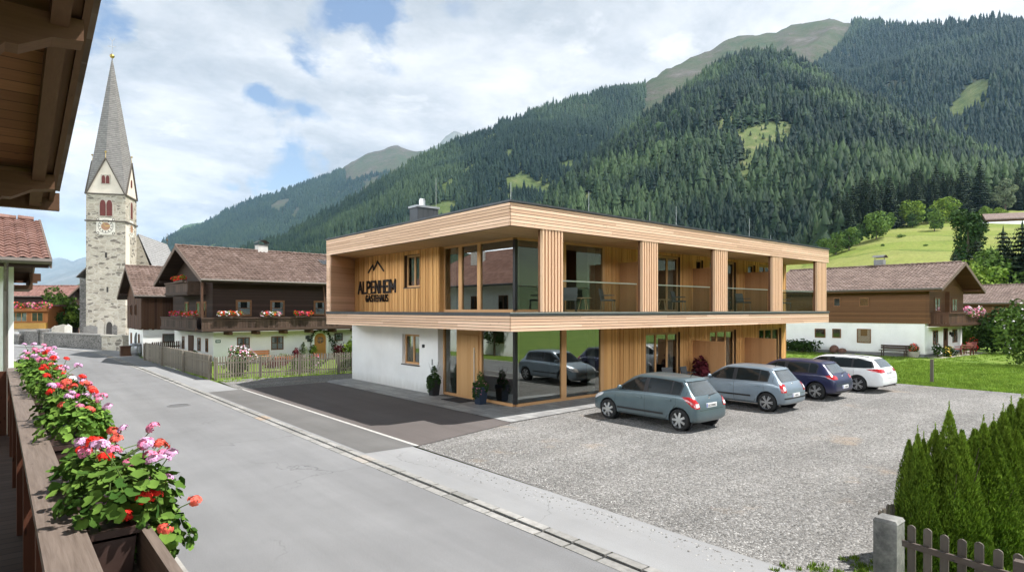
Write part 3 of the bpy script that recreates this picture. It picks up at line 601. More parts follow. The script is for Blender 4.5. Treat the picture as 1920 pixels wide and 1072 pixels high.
# upper timber wall with window
wu=13.45; wv0,wv1=20.33,27.86; W0,W1,WZ0,WZ1=21.76,23.05,4.36,5.74
b=gb(); vboards(b,(wu,wv0),(wu,wv1),3.32,5.92,(-1,0),11,[(W0-wv0,W1-wv0,WZ0,WZ1)])
for y0,y1,z0,z1 in ((wv0,W0,3.32,5.92),(W1,wv1,3.32,5.92),(W0,W1,3.32,WZ0),(W0,W1,WZ1,5.92)): b.box(wu+.002,y0,z0,wu+.2,y1,z1,1)
b.box(wu,wv0-.03,3.32,13.8,wv0-.002,5.92); b.build('timber_wall',['larch_v','gap_dark'],GH)
def window(P,off,axis,plane,a0,a1,z0,z1,out,mats=('frame_wood','pane'),mull=1,fr=.07,depth=.06,sill=None,curtain=True,back=.5,name='window',rails=0):
    """framed window lying in plane (axis 0: u=plane, axis 1: v=plane); out=-1/+1 outward side"""
    def bx(b,aa,bb,zz0,zz1,p0,p1,m=0):
        if axis==0: b.box(min(p0,p1),aa,zz0,max(p0,p1),bb,zz1,m)
        else: b.box(aa,min(p0,p1),zz0,bb,max(p0,p1),zz1,m)
    b=MB(off); q0,q1=plane,plane+out*depth
    bx(b,a0,a0+fr,z0,z1,q0,q1);bx(b,a1-fr,a1,z0,z1,q0,q1);bx(b,a0+fr,a1-fr,z0,z0+fr,q0,q1);bx(b,a0+fr,a1-fr,z1-fr,z1,q0,q1)
    for k in range(mull):
        c=a0+(a1-a0)*(k+1)/(mull+1); bx(b,c-fr*.55,c+fr*.55,z0+fr,z1-fr,q0,q1-out*.004)
    for k in range(rails):
        c=z0+(z1-z0)*(k+1)/(rails+1); bx(b,a0+fr,a1-fr,c-.018,c+.018,q0+out*.012,q1-out*.012)
    f=b.build(name,mats[0],P)
    b=MB(off); g=plane+out*depth*.4; bx(b,a0+fr*.8,a1-fr*.8,z0+fr*.8,z1-fr*.8,g,g+out*.006); b.build('pane',mats[1],f)
    if curtain:
        b=MB(off); n=14
        for (s0,s1) in ((a0+fr,a0+fr+(a1-a0)*.22),(a1-fr-(a1-a0)*.22,a1-fr)):
            pts=[(s0+(s1-s0)*i/n,plane-out*(.12+.025*math.sin(i*2.4))) for i in range(n+1)]
            vs=[];
            for s_,p_ in pts:
                for z_ in (z0+fr,z1-fr): vs.append((p_,s_,z_) if axis==0 else (s_,p_,z_))
            b.add(vs,[(2*i,2*i+1,2*i+3,2*i+2) for i in range(n)])
        b.build('curtain','curtain',f)
    if sill: b=MB(off); bx(b,a0-.03,a1+.03,z0-.05,z0-.002,plane-.02*out,plane+out*sill); b.build('sill','sill',f)
    if back:
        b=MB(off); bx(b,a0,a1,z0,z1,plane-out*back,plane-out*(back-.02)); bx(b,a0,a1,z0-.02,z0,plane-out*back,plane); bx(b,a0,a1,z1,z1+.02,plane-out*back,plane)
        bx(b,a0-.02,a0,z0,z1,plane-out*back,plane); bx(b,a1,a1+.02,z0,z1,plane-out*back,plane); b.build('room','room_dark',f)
    return f
b=gb(); 
window(GH,GO,0,wu+.2,W0+.0,W1,WZ0,WZ1,-1,fr=.085); b.box(wu-.05,W0-.03,WZ0-.04,wu+.2,W1+.02,WZ0-.002); b.build('window_sill','sill',GH)
# lower white wall with window
lu=13.4; lv0,lv1=20.36,28.0; X0,X1,XZ0,XZ1=21.75,23.15,1.1,2.37
b=gb(); 
for y0,y1,z0,z1 in ((lv0,X0,0,2.77),(X1,lv1,0,2.77),(X0,X1,0,XZ0),(X0,X1,XZ1,2.77)): b.box(lu,y0,z0,lu+.28,y1,z1)
b.box(13.7,27.7,0,30,28.0,2.77); b.build('white_wall','plaster',GH)
window(GH,GO,0,lu+.22,X0,X1,XZ0,XZ1,-1,fr=.09); b=gb(); b.box(lu-.05,X0-.03,XZ0-.045,lu+.22,X1+.02,XZ0-.002); b.build('window_sill','sill',GH)
b=gb(); b.box(lu-.06,21.33,1.86,lu-.002,21.45,1.99); b.build('wall_lamp','black_metal',GH)
b=gb(); b.box(lu-.02,20.72,1.18,lu-.002,20.79,1.42); b.box(lu-.026,20.735,1.32,lu-.02,20.775,1.38); b.build('doorbell','zinc_light',GH)
# glazing
def glazed(axis,plane,out,segs,z0,z1,a0,a1,fw=.1,zb=.1,zt=.1,name='glazing',mat='frame_wood'):
    b=gb()
    def bx(b,aa,bb,zz0,zz1,p0,p1):
        if axis==0: b.box(min(p0,p1),aa,zz0,max(p0,p1),bb,zz1)
        else: b.box(aa,min(p0,p1),zz0,bb,max(p0,p1),zz1)
    q0,q1=plane-out*.05,plane+out*.06
    bx(b,a0,a1,z0,z0+zb,q0,q1); bx(b,a0,a1,z1-zt,z1,q0,q1)
    ed=sorted(segs); prev=a0
    for s0,s1 in ed:
        if s0-prev>.015: bx(b,prev,s0,z0+zb,z1-zt,q0,q1)
        prev=s1
    if a1-prev>.015: bx(b,prev,a1,z0+zb,z1-zt,q0,q1)
    f=b.build(name,mat,GH)
    for s0,s1 in ed:
        b=gb(); bx(b,s0-.01,s1+.01,z0+zb-.01,z1-zt+.01,plane,plane+out*.01); b.build('pane','glass',f)
    return f
glazed(0,13.71,-1,[(19.3,20.25),(18.1,19.08),(16.05,17.9)],3.32,5.91,16.05,20.33,zt=.08)
glazed(1,15.99,-1,[(13.77,15.9),(16.15,18.2)],3.32,5.91,13.77,18.32,zt=.08)
glazed(0,13.71,-1,[(19.42,20.28),(16.05,17.84)],.045,2.77,16.05,20.36,zb=.1,zt=.05)
glazed(1,15.99,-1,[(13.77,15.92),(16.17,18.08)],.045,2.77,13.77,18.26,zb=.1,zt=.05)
b=gb(); b.box(13.65,15.93,.14,13.77,16.05,2.77); b.box(13.65,15.93,3.4,13.77,16.05,5.84); b.build('corner_post','black_metal',GH)
# entrance door
b=gb(); b.box(13.60,17.96,.14,13.70,19.3,2.46); b.box(13.62,17.96,2.49,13.70,19.3,2.72)
for i in range(6): b.box(13.592,17.98+i*.22,.15,13.602,17.98+i*.22+.212,2.45)
dr=b.build('entrance_door','door_oak',GH); b=gb(); b.cyl((13.53,18.13,.55),(13.53,18.13,2.0),.018,n=8); b.cyl((13.53,18.13,.7),(13.6,18.13,.7),.012); b.cyl((13.53,18.13,1.85),(13.6,18.13,1.85),.012); b.build('handle','steel',dr)
# rooms behind the glass
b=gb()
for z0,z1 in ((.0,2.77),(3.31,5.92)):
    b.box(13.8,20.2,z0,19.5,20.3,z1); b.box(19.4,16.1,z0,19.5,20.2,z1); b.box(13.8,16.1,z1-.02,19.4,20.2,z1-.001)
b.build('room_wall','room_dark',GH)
b=gb(); b.box(13.75,16.05,.03,19.4,20.2,.06); b.box(13.75,16.05,3.312,19.4,20.2,3.34); b.build('room_floor','room_floor',GH)
def drape(a,p,z0,z1,axis,n=12,wd=.35):
    b=gb(); vs=[]
    for i in range(n+1):
        s_=a+wd*i/n; q=p+.035*math.sin(i*2.2)
        for z_ in (z0,z1): vs.append((q,s_,z_) if axis==0 else (s_,q,z_))
    b.add(vs,[(2*i,2*i+1,2*i+3,2*i+2) for i in range(n)]); b.build('curtain','curtain',GH,smooth=True)
for z0,z1 in ((.1,2.75),(3.36,5.9)):
    drape(16.08,13.95,z0,z1,0,wd=.3); drape(13.85,16.2,z0,z1,1,wd=.22); drape(17.6,16.2,z0,z1,1,wd=.45); drape(19.9,13.95,z0,z1,0,wd=.3)
# right facade timber walls, both floors
wins=[(21.0,23.5),(25.9,28.3),(30.6,33.05)]
for z0,z1,wt,sd in ((.04,2.77,2.42,21),(3.32,5.92,5.78,22)):
    b=gb(); hs=[(a-18.3,c-18.3,z0,wt) for a,c in wins]
    if z0>3: hs+=[(24.75-18.3,25.35-18.3,5.22,5.72),(29.45-18.3,30.2-18.3,5.22,5.72)]
    vboards(b,(18.3,16.),(33.6,16.),z0,z1,(0,-1),sd,hs,wmin=.06,wmax=.15)
    ed=sorted([(h[0]+18.3,h[1]+18.3,h[2],h[3]) for h in hs]); prev=18.3
    for a,c,q0,q1 in ed:
        b.box(prev,16.003,z0,a,16.2,z1,1); b.box(a,16.003,q1,c,16.2,z1,1)
        if q0>z0+.01: b.box(a,16.003,z0,c,16.2,q0,1)
        prev=c
    b.box(prev,16.003,z0,33.6,16.2,z1,1); b.box(33.57,16.2,z0,33.6,26,z1); b.build('timber_wall',['larch_v','gap_dark'],GH)
    for a,c in wins: window(GH,GO,1,16.16,a,c,z0,wt,-1,mull=2,fr=.1,curtain=True,back=1.2,name='terrace_door')
    if z0>3:
        for a,c in ((24.75,25.35),(29.45,30.2)): window(GH,GO,1,16.14,a,c,5.22,5.72,-1,mull=0,fr=.06,curtain=False)
# slatted columns
for a,c in ((12.90,13.85),(17.87,18.85),(22.69,23.71),(27.6,28.63),(32.37,33.52)):
    b=gb(); n=7; p=(c-a)/n; b.box(a+.03,v0+.14,3.33,c-.0,v0+.24,5.905,1)
    for i in range(n): b.box(a+p*i+p*.18,v0+.02,3.34,a+p*i+p*.68,v0+.138,5.903)
    b.build('slatted_column',['larch_slat','slat_back'],GH)
# glass balustrades
for a,c in ((13.88,17.71),(18.88,22.52),(23.74,27.40),(28.66,32.14)):
    b=gb(); b.box(a,v0+.14,4.32,c,v0+.18,4.36); rl=b.build('handrail','steel',GH); b=gb(); b.box(a+.02,v0+.153,3.335,c-.02,v0+.165,4.315); b.build('glass_panel','rail_glass',rl)
b=gb(); b.box(33.0,v0+.4,4.32,33.04,15.9,4.36); b.cyl((33.02,15.9,3.3),(33.02,15.9,4.36),.025); rl=b.build('handrail','black_metal',GH); b=gb(); b.box(33.015,v0+.55,3.335,33.027,15.85,4.315); b.build('glass_panel','rail_glass',rl)
# dividers
for u_,z0,z1 in ((19.3,3.32,5.3),(24.5,3.32,5.3),(29.15,3.32,5.3),(24.5,.05,2.0),(29.15,.05,2.0)):
    b=gb(); k=0
    for k in range(9): b.box(u_-.03,14.35+k*.18,z0,u_+.03,14.35+k*.18+.176,z1)
    b.build('divider','divider_wood',GH)
# chimney and rods on the roof
cp=at(783,412,26); cu,cv=cp.x,cp.y
b=gb(); b.box(cu,cv,6.66,cu+1.05,cv+.65,7.80); 
for i in range(4): b.box(cu+.26*i+.012,cv-.012,6.7,cu+.26*(i+1)-.012,cv-.002,7.79)
ch=b.build('chimney','zinc',GH); b=gb(); b.box(cu-.05,cv-.05,7.81,cu+1.1,cv+.7,7.90); b.build('cap','zinc_light',ch)
b=gb(); b.cyl((cu+.45,cv+.35,7.90),(cu+.45,cv+.35,8.18),.14,n=14); b.cyl((cu+.45,cv+.35,8.2),(cu+.45,cv+.35,8.24),.12,n=14); b.build('flue','steel',ch)
for u_,v_,h_ in ((cu+1.0,cv+.1,2.3),(u0+.15,v0+.15,.55),(15.5,14.2,.8),(18.9,14.2,.45),(20.6,14.2,.85),(26.3,14.2,.9),(28.3,14.2,.3)):
    b=gb(); z_=7.9 if h_>2 else 6.67; b.cyl((u_,v_,z_),(u_,v_,z_-0+(1.3 if h_>2 else h_)),.009,.006,6); b.build('lightning_rod','zinc_light',GH)
# lettering, mounted on the timber wall
def stroke(b,pts,wd,x0=None):
    for (a,za),(c,zc) in zip(pts[:-1],pts[1:]):
        d=Vector((c-a,zc-za)); L=d.length
        if L<1e-5: continue
        d/=L; e=d*(wd*.42)
        b.bar((wu-.07,a-e.x,za-e.y),(wu-.07,c+e.x,zc+e.y),.03,wd,up=(0,-d.y,d.x))
def arc(cx,cy,rx,ry,a0,a1,n=7): return [(cx+rx*math.cos(R(a0+(a1-a0)*i/n)),cy+ry*math.sin(R(a0+(a1-a0)*i/n))) for i in range(n+1)]
GLY={'A':(.9,[[(0,0),(.45,1),(.9,0)],[(.17,.36),(.73,.36)]]),'L':(.62,[[(0,1),(0,0),(.6,0)]]),'P':(.72,[[(0,0),(0,1),(.38,1)]+arc(.38,.74,.32,.26,90,-90)+[(0,.48)]]),'E':(.64,[[(.62,1),(0,1),(0,0),(.62,0)],[(0,.51),(.54,.51)]]),'N':(.78,[[(0,0),(0,1),(.78,0),(.78,1)]]),'H':(.78,[[(0,0),(0,1)],[(.78,0),(.78,1)],[(0,.51),(.78,.51)]]),'I':(.0,[[(0,0),(0,1)]]),'M':(.98,[[(0,0),(0,1),(.49,.28),(.98,1),(.98,0)]]),
 'G':(.8,[arc(.42,.5,.40,.5,50,320,12)+[(.8,.2),(.8,.46),(.48,.46)]]),'S':(.66,[arc(.34,.75,.30,.25,40,250,8)+arc(.34,.25,.32,.25,80,-140,8)]),'T':(.76,[[(0,1),(.76,1)],[(.38,1),(.38,0)]]),'U':(.74,[[(0,1),(0,.36)]+arc(.37,.36,.37,.36,180,360,8)+[(.74,1)]])}
def word(txt,vl,vr,z0,h,wd):
    gap=.30; tot=sum(GLY[c if c!='Ä' else 'A'][0]+gap for c in txt)-gap; k=(vl-vr)/tot; x=0.
    for c in txt:
        g=GLY['A' if c=='Ä' else c]; b=gb()
        for pl_ in g[1]: stroke(b,[(vl-(x+p[0])*k,z0+p[1]*h) for p in pl_],wd)
        if c=='Ä':
            for q in (.2,.7): b.box(wu-.085,vl-(x+q+.09)*k,z0+h*1.16,wu-.055,vl-(x+q-.09)*k,z0+h*1.16+wd)
        b.build('letter','sign_black',GH); x+=g[0]+gap
word('ALPENHEIM',27.28,23.72,4.20,.52,.098); word('GÄSTEHAUS',26.5,24.38,3.80,.28,.055)
b=gb()
mp=[onv(0,0,1)]
def sp(px,py):
    r=ray(px,py); t=wu/r[0]; return (r[1]*t,H+r[2]*t)
for seg in ([(693,511),(701,497.5)],[(701,497.5),(703,506)],[(703,506),(710,490.5)],[(710,490.5),(721.5,507.5)]): stroke(b,[sp(*seg[0]),sp(*seg[1])],.07)
b.build('mountain_emblem','sign_black',GH)
# doormat, planters, chairs
b=MB(); b.box(-.35,-.6,0,.35,.6,.018); o=b.build('doormat','mat_black'); o.location=(13.1,18.55,.047); tag(o,'black rectangular doormat in front of the oak entrance door','doormat')
# ================= plants
treemat('leaf',(.028,.065,.012),(.12,.19,.035)); treemat('leaf_dark',(.012,.034,.009),(.052,.095,.02)); treemat('leaf_bright',(.06,.12,.014),(.20,.27,.04))
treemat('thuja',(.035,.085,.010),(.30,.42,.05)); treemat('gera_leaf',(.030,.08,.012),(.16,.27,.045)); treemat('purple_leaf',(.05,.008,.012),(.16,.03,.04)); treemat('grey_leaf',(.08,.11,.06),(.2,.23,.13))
plain('bark',(.07,.05,.035),.9,.3,6); plain('stem_green',(.10,.16,.04),.7)
def petal(name,c,var=.2):
    m,nt,bs=newmat(name); g=nt.geo(); c2=nt.mix(g.outputs['Random Per Island'],tuple(x*(1-var) for x in c),tuple(min(1,x*(1+var)) for x in c)); setp(nt,bs,col=c2,rough=.6,spec=.2); M[name]=m
petal('petal_red',(.72,.028,.016)); petal('petal_pink',(.74,.22,.36)); petal('petal_lilac',(.68,.38,.60)); petal('petal_white',(.78,.72,.76),.08); petal('petal_coral',(.78,.13,.09)); petal('petal_magenta',(.64,.06,.2)); petal('petal_yellow',(.7,.5,.08))
def leafcloud(n,blobs,leaf,seed,shell=.55,droop=0.,asp=.62,up=.35):
    """n leaf-sized faces spread through the blobs (x,y,z,rx,ry,rz)"""
    r=np.random.default_rng(seed); B=np.array(blobs,float); wgt=(B[:,3]*B[:,4]+B[:,3]*B[:,5]+B[:,4]*B[:,5]); k=r.choice(len(B),n,p=wgt/wgt.sum())
    d=r.normal(size=(n,3)); d/=np.linalg.norm(d,axis=1)[:,None]; rad=shell+(1.08-shell)*r.random(n)**.6
    P=B[k,:3]+d*B[k,3:6]*rad[:,None]
    nn=d*.8+r.normal(size=(n,3))*.6; nn[:,2]+=up; nn/=np.linalg.norm(nn,axis=1)[:,None]
    t=np.cross(nn,r.normal(size=(n,3))); t/=np.linalg.norm(t,axis=1)[:,None]+1e-9; t[:,2]-=droop; t/=np.linalg.norm(t,axis=1)[:,None]; b=np.cross(nn,t)
    s=leaf*r.uniform(.6,1.35,n)[:,None]
    V=np.stack([P-t*s,P+b*s*asp-t*s*.1,P+t*s,P-b*s*asp-t*s*.1],1).reshape(-1,3); bt=r.random(len(B))*.5
    tint=np.clip(r.random(n)*.55+bt[k],0,1)
    return V,np.arange(n*4).reshape(-1,4),np.repeat(tint,4)
def crown_blobs(rx,rz,z0,n,seed,sz=.42):
    r=random.Random(seed); out=[(0,0,z0,rx*.6,rx*.6,rz*.65)]
    for i in range(n):
        a=r.uniform(0,2*PI); e=r.uniform(-.75,1)
        q=math.sqrt(max(0,1-e*e))*.72; s_=r.uniform(.65,1.2)*sz*rx
        out.append((rx*q*math.cos(a),rx*q*math.sin(a),z0+rz*.72*e,s_,s_,s_*.85))
    return out
def limbs(b,h,r0,rx,z0,rz,seed,n=7):
    r=random.Random(seed); b.cyl((0,0,-.2),(0,0,h*.55),r0,r0*.6,8); b.cyl((0,0,h*.55),(r.uniform(-.1,.1)*rx,0,z0+rz*.6),r0*.6,r0*.15,7)
    for i in range(n):
        a=2*PI*i/n+r.uniform(-.4,.4); za=h*r.uniform(.3,.6); q=r.uniform(.45,.8)*rx
        mid=(q*.5*math.cos(a),q*.5*math.sin(a),za+(z0-za)*.6); b.cyl((0,0,za),mid,r0*.4,r0*.25,6); b.cyl(mid,(q*math.cos(a),q*math.sin(a),z0+r.uniform(-.3,.5)*rz),r0*.25,r0*.06,5)
def broadleaf(kind,label,loc,h,rx,n,leaf,mat='leaf',seed=0,trunk=.3,cat='tree',group=None,nb=14):
    t=thing(kind,label,cat,loc,0,group); z0=h*(trunk+(1-trunk)*.5); rz=h*(1-trunk)*.56
    b=MB(); limbs(b,h,h*.022+.03,rx,z0,rz,seed); b.build('trunk','bark',t)
    V,Fc,ti=leafcloud(n,crown_blobs(rx,rz,z0,nb,seed),leaf,seed); link('crown',npmesh('crown',V,Fc,mat,{'tint':ti}),t); return t
def shrub(kind,label,loc,rx,ry,h,n,leaf,mat='leaf',seed=0,cat='shrub',group=None,flowers=None,nb=9,rz=0):
    t=thing(kind,label,cat,loc,rz,group); r=random.Random(seed)
    bl=[(0,0,h*.45,rx*.7,ry*.7,h*.5)]+[(rx*r.uniform(-.62,.62),ry*r.uniform(-.62,.62),h*r.uniform(.25,.72),rx*r.uniform(.3,.45),ry*r.uniform(.3,.45),h*r.uniform(.2,.32)) for i in range(nb)]
    V,Fc,ti=leafcloud(n,bl,leaf,seed,up=.5); V[:,2]=np.maximum(V[:,2],.0); link('foliage',npmesh('foliage',V,Fc,mat,{'tint':ti}),t)
    b=MB(); 
    for i in range(5): a=i*1.3; b.cyl((0,0,-.05),(rx*.4*math.cos(a),ry*.4*math.sin(a),h*.6),.012+.012*h,.006,5)
    b.build('stem','bark',t)
    for pm,cnt,sz in (flowers or ()):
        V,Fc,ti=leafcloud(cnt,[(x,y,z,a*1.05,b_*1.05,c*1.08) for x,y,z,a,b_,c in bl],sz,seed+5,shell=.97,up=.7,asp=.9); link('blossom',npmesh('blossom',V,Fc,pm),t)
    return t
# --- spruces: five shapes, each a trunk and a crown of drooping boughs
def spruce_meshes(seed,n=1500):
    r=np.random.default_rng(seed); V=[];Fc=[];T=[]
    tiers=22
    for i in range(tiers):
        f=i/tiers; z=.09+.89*f**.95; L=(1-f)**.82*.20+.014; nb=int(13-7*f)
        for k in range(nb):
            a=2*PI*(k+r.uniform(-.4,.4))/nb+i; l=L*r.uniform(.65,1.2); ca,sa_=math.cos(a),math.sin(a)
            for j in range(5):
                q0=l*(j/5.)*.92; q1=l*(j+1.2)/5.; wd=l*.42*(1-(j/5.)**1.5*.8)*r.uniform(.7,1.2); zz0=z-.10*(q0/.19)*q0**.3*.5; zz1=z-.16*q1-.012*r.random()
                b=len(V); V+=[(q0*ca,q0*sa_,zz0+.006),(q0*ca*.5+q1*ca*.5-sa_*wd*.5,q0*sa_*.5+q1*sa_*.5+ca*wd*.5,(zz0+zz1)/2-.02*r.random()-.012),(q1*ca,q1*sa_,zz1),(q0*ca*.5+q1*ca*.5+sa_*wd*.5,q0*sa_*.5+q1*sa_*.5-ca*wd*.5,(zz0+zz1)/2-.02*r.random()-.012)]
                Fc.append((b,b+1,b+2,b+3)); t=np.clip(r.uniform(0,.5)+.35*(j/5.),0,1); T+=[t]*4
    b=len(V); V+=[(.006,0,.94),(-.004,.006,.94),(0,0,1.02),(-.004,-.006,.94)]; Fc.append((b,b+1,b+2,b+3)); T+=[.6]*4
    crown=npmesh('crown',V,Fc,'conifer',{'tint':T})
    mb=MB(); mb.cyl((0,0,-.05),(0,0,.95),.014,.002,6); ob=mb.build('trunk','bark'); tr=ob.data; bpy.data.objects.remove(ob)
    return crown,tr
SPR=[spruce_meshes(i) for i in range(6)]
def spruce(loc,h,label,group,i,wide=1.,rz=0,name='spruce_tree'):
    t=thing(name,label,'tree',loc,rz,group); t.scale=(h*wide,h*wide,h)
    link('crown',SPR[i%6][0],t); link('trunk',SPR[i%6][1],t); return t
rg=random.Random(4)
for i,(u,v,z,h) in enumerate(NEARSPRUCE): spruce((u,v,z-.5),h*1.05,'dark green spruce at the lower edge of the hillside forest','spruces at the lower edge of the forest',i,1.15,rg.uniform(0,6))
# --- tall trees right of the right-hand house
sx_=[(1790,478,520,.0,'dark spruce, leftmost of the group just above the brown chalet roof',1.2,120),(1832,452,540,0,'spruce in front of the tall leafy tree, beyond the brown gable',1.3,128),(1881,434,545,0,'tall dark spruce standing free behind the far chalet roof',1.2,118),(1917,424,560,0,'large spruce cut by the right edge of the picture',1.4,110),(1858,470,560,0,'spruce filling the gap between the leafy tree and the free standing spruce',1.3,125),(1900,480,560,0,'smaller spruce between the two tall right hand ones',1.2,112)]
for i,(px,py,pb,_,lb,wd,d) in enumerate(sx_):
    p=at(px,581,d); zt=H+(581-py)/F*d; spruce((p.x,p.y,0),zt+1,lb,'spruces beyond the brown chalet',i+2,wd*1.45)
broadleaf('ash_tree','tall loose leafy tree rising over the spruces right of the brown gable',tuple(at(1815,581,140).xy)+(0,),(581-388)/F*140+4,4.6,5200,.34,'leaf_dark',5,.3)
broadleaf('young_tree','bright leafy tree low behind the chimney of the far chalet',tuple(at(1832,581,100).xy)+(0,),11,4.5,2600,.32,'leaf_bright',6,.2)
broadleaf('leafy_tree','dark leafy tree under the spruces at the far right',tuple(at(1872,581,112).xy)+(0,),15,5.5,3000,.34,'leaf',8,.2)
# --- trees on the meadow hill
for i,(px,pb,pt,wpx,mt,lb) in enumerate([(1592,470,426,17,'leaf','small bushy tree lowest on the meadow edge beside the guest house roof'),(1612,458,420,9,'leaf_dark','narrow dark bush just above the lowest meadow tree'),
  (1643,449,404,24,'leaf','broad round tree with lit crown on the lower meadow edge'),(1667,432,402,11,'leaf','slim tree close behind the broad round tree'),(1708,424,381,20,'leaf_bright','bright leafy tree at the foot of the forest above the meadow'),
  (1711,428,403,10,'leaf_dark','little dark round tree in front of the bright leafy one'),(1752,434,397,14,'leaf','egg shaped tree standing alone on the open meadow'),(1770,417,376,21,'leaf_bright','largest round tree at the top of the meadow'),(1740,420,390,12,'leaf_dark','dim tree tucked left of the largest round tree'),
  (1848,408,389,9,'leaf_bright','pale bush left of the hill barn'),(1872,412,395,12,'leaf_bright','light round bush beside the barn on the hill'),(1885,396,340,18,'grey_leaf','silvery tree standing before the dark forest above the barn'),(1567,502,465,14,'leaf','pale green bush half hidden by the guest house roof corner'),(1545,512,478,11,'leaf','bush seen just above the guest house roof end')]):
    p=meadpt(px,min(pb,478)); d=p.x*SA+p.y*CA; sc=d/F; hgt=(pb-pt)*sc+1.; 
    broadleaf('meadow_tree',lb,(p.x,p.y,p.z-.6),hgt*1.05,wpx*sc*1.12,2600,max(.24,wpx*sc*.105),mt,20+i,.04,nb=16)
p=meadpt(1400,470)
for i,(px,pb,w_,h_,lb) in enumerate([(1690,446,16,7,'low bush row on the upper meadow bank'),(1655,462,7,5,'small bush in the middle of the meadow'),(1735,462,8,4,'tiny bush on the mown meadow terrace')]):
    p=meadpt(px,pb); sc=(p.x*SA+p.y*CA)/F; shrub('meadow_bush',lb,(p.x,p.y,p.z-.2),w_*sc,w_*sc*.5,h_*sc,500,.25,'leaf',60+i)
# ================= chalets
def tilemat(name,c1,c2,c3):
    m,nt,bs=newmat(name); co=nt.obj(); g=nt.geo().outputs['Position']
    a=nt.noise(g,.9,5,.7); b_=nt.noise(g,7.,3,.6); w_=nt.n('TexWhiteNoise',{'Vector':nt.n('VectorMath',{0:g,1:(.3,.3,.2)},operation='SNAP').outputs[0]}).outputs[0]
    c=nt.ramp(nt.math('ADD',nt.math('MULTIPLY',a,.5),nt.math('ADD',nt.math('MULTIPLY',b_,.25),nt.math('MULTIPLY',w_,.25))),[(.3,c1),(.5,c2),(.72,c3)])
    setp(nt,bs,col=c,rough=.75,spec=.3); M[name]=m
tilemat('tile_brown',(.082,.054,.042),(.142,.096,.077),(.225,.165,.14)); tilemat('tile_red',(.125,.066,.05),(.20,.108,.084),(.275,.165,.138)); tilemat('tile_far',(.13,.06,.05),(.21,.11,.09),(.28,.17,.14))
wood('old_x',(.018,.010,.007),(.048,.026,.017),0,lines=(2,.19)); wood('old_y',(.018,.010,.007),(.048,.026,.017),1,lines=(2,.19)); wood('old_v',(.035,.017,.010),(.105,.052,.030),2,isl=.8)
wood('brown_x',(.085,.038,.015),(.17,.082,.034),1,lines=(2,.16)); wood('brown_y',(.075,.034,.014),(.15,.072,.03),0,lines=(2,.16)); wood('verge',(.10,.07,.055),(.17,.12,.095),0,knots=False); wood('old_rail',(.025,.015,.010),(.092,.058,.042),0,isl=.9)
wood('win_brown',(.13,.06,.028),(.20,.10,.045),2,knots=False); wood('honey',(.40,.17,.05),(.55,.27,.09),0); wood('orange_wood',(.22,.08,.022),(.36,.145,.045),0)
plain('plaster_warm',(.84,.83,.80),.9,.06,1.1,bump=.15,spec=.2); plain('gutter_brown',(.13,.11,.095),.5,.15,5,metal=.3); plain('chimney_white',(.55,.53,.50),.85,.12,5); plain('stone_base',(.2,.2,.2),.9,.2,3)
plain('lace',(.62,.64,.64),.8,.25,30)
def tiles(b,e0,e1,r0,r1,wt=.26,rt=.36,amp=.028):
    """curved tiles in stepped courses between an eave line and a ridge line"""
    e0,e1,r0,r1=[Vector(p) for p in (e0,e1,r0,r1)]; L=(e1-e0).length; Sx=(r0-e0).length; nu=max(8,int(L/wt)*4); nv=max(3,int(Sx/rt)); nrm=(e1-e0).cross(r0-e0).normalized()
    if nrm.z<0: nrm=-nrm
    vs=[]
    for j in range(nv):
        for q,lift in ((j/nv,.035),((j+1)/nv,.0)):
            for i in range(nu+1):
                f=i/nu; p=e0.lerp(e1,f).lerp(r0.lerp(r1,f),q)+nrm*(lift+amp*(math.sin(f*L/wt*2*PI)+.3*math.sin(f*L/wt*4*PI))); vs.append(p)
    k=nu+1; fs=[(j*k+i,j*k+i+1,(j+1)*k+i+1,(j+1)*k+i) for j in range(2*nv-1) for i in range(nu)]
    b.add(vs,fs)
def gable_roof(P,x0,x1,D,ze,zr,oe,tile,wt=.26,rt=.36,yc=None,under='old_x',verge='verge',gutter='gutter_brown',th=.16):
    """ridge along local x from x0 to x1 (overhangs included); eaves at y=-oe and y=D+oe"""
    yc=D/2 if yc is None else yc
    b=MB(); tiles(b,(x0,-oe,ze),(x1,-oe,ze),(x0,yc,zr),(x1,yc,zr),wt,rt); tiles(b,(x0,D+oe,ze),(x1,D+oe,ze),(x0,yc,zr),(x1,yc,zr),wt*2,rt*2)
    n=int((x1-x0)/.42)
    for i in range(n): b.cyl((x0+i*.42,yc,zr+.045),(x0+(i+1)*.42-.03,yc,zr+.03),.10,.085,8)
    ro=b.build('roof',tile,P)
    b=MB(); b.prism([(-oe+.02,ze-.06),(yc,zr-.06),(D+oe-.02,ze-.06),(D+oe-.02,ze-.06-th),(yc,zr-.06-th*1.15),(-oe+.02,ze-.06-th)],0,x0+.06,x1-.06); b.build('underside',under,ro)
    for x in (x0,x1-.05):
        b=MB()
        for ya in (-oe-.04,D+oe+.04): 
            b.add([(x+dx,y,z) for dx in (0,.05) for y,z in ((ya,ze+.03),(yc,zr+.05),(yc,zr-.24),(ya,ze-.22))],[(0,1,2,3),(7,6,5,4),(0,4,5,1),(1,5,6,2),(2,6,7,3),(3,7,4,0)])
        b.build('verge_board',verge,ro)
    b=MB(); b.cyl((x0,-oe-.06,ze-.06),(x1,-oe-.06,ze-.06),.075,n=8); b.build('gutter',gutter,ro); b=MB(); b.cyl((x0,D+oe+.06,ze-.06),(x1,D+oe+.06,ze-.06),.075,n=8); b.build('gutter',gutter,ro)
    b=MB()
    for y in (-.02,yc,D+.02):
        z=ze-.25+(zr-ze)*(1-abs(y-yc)/(yc+oe))-.06; b.box(x0+.12,y-.09,z-.11,x1-.12,y+.09,z+.05)
    b.build('purlin',under,ro); return ro
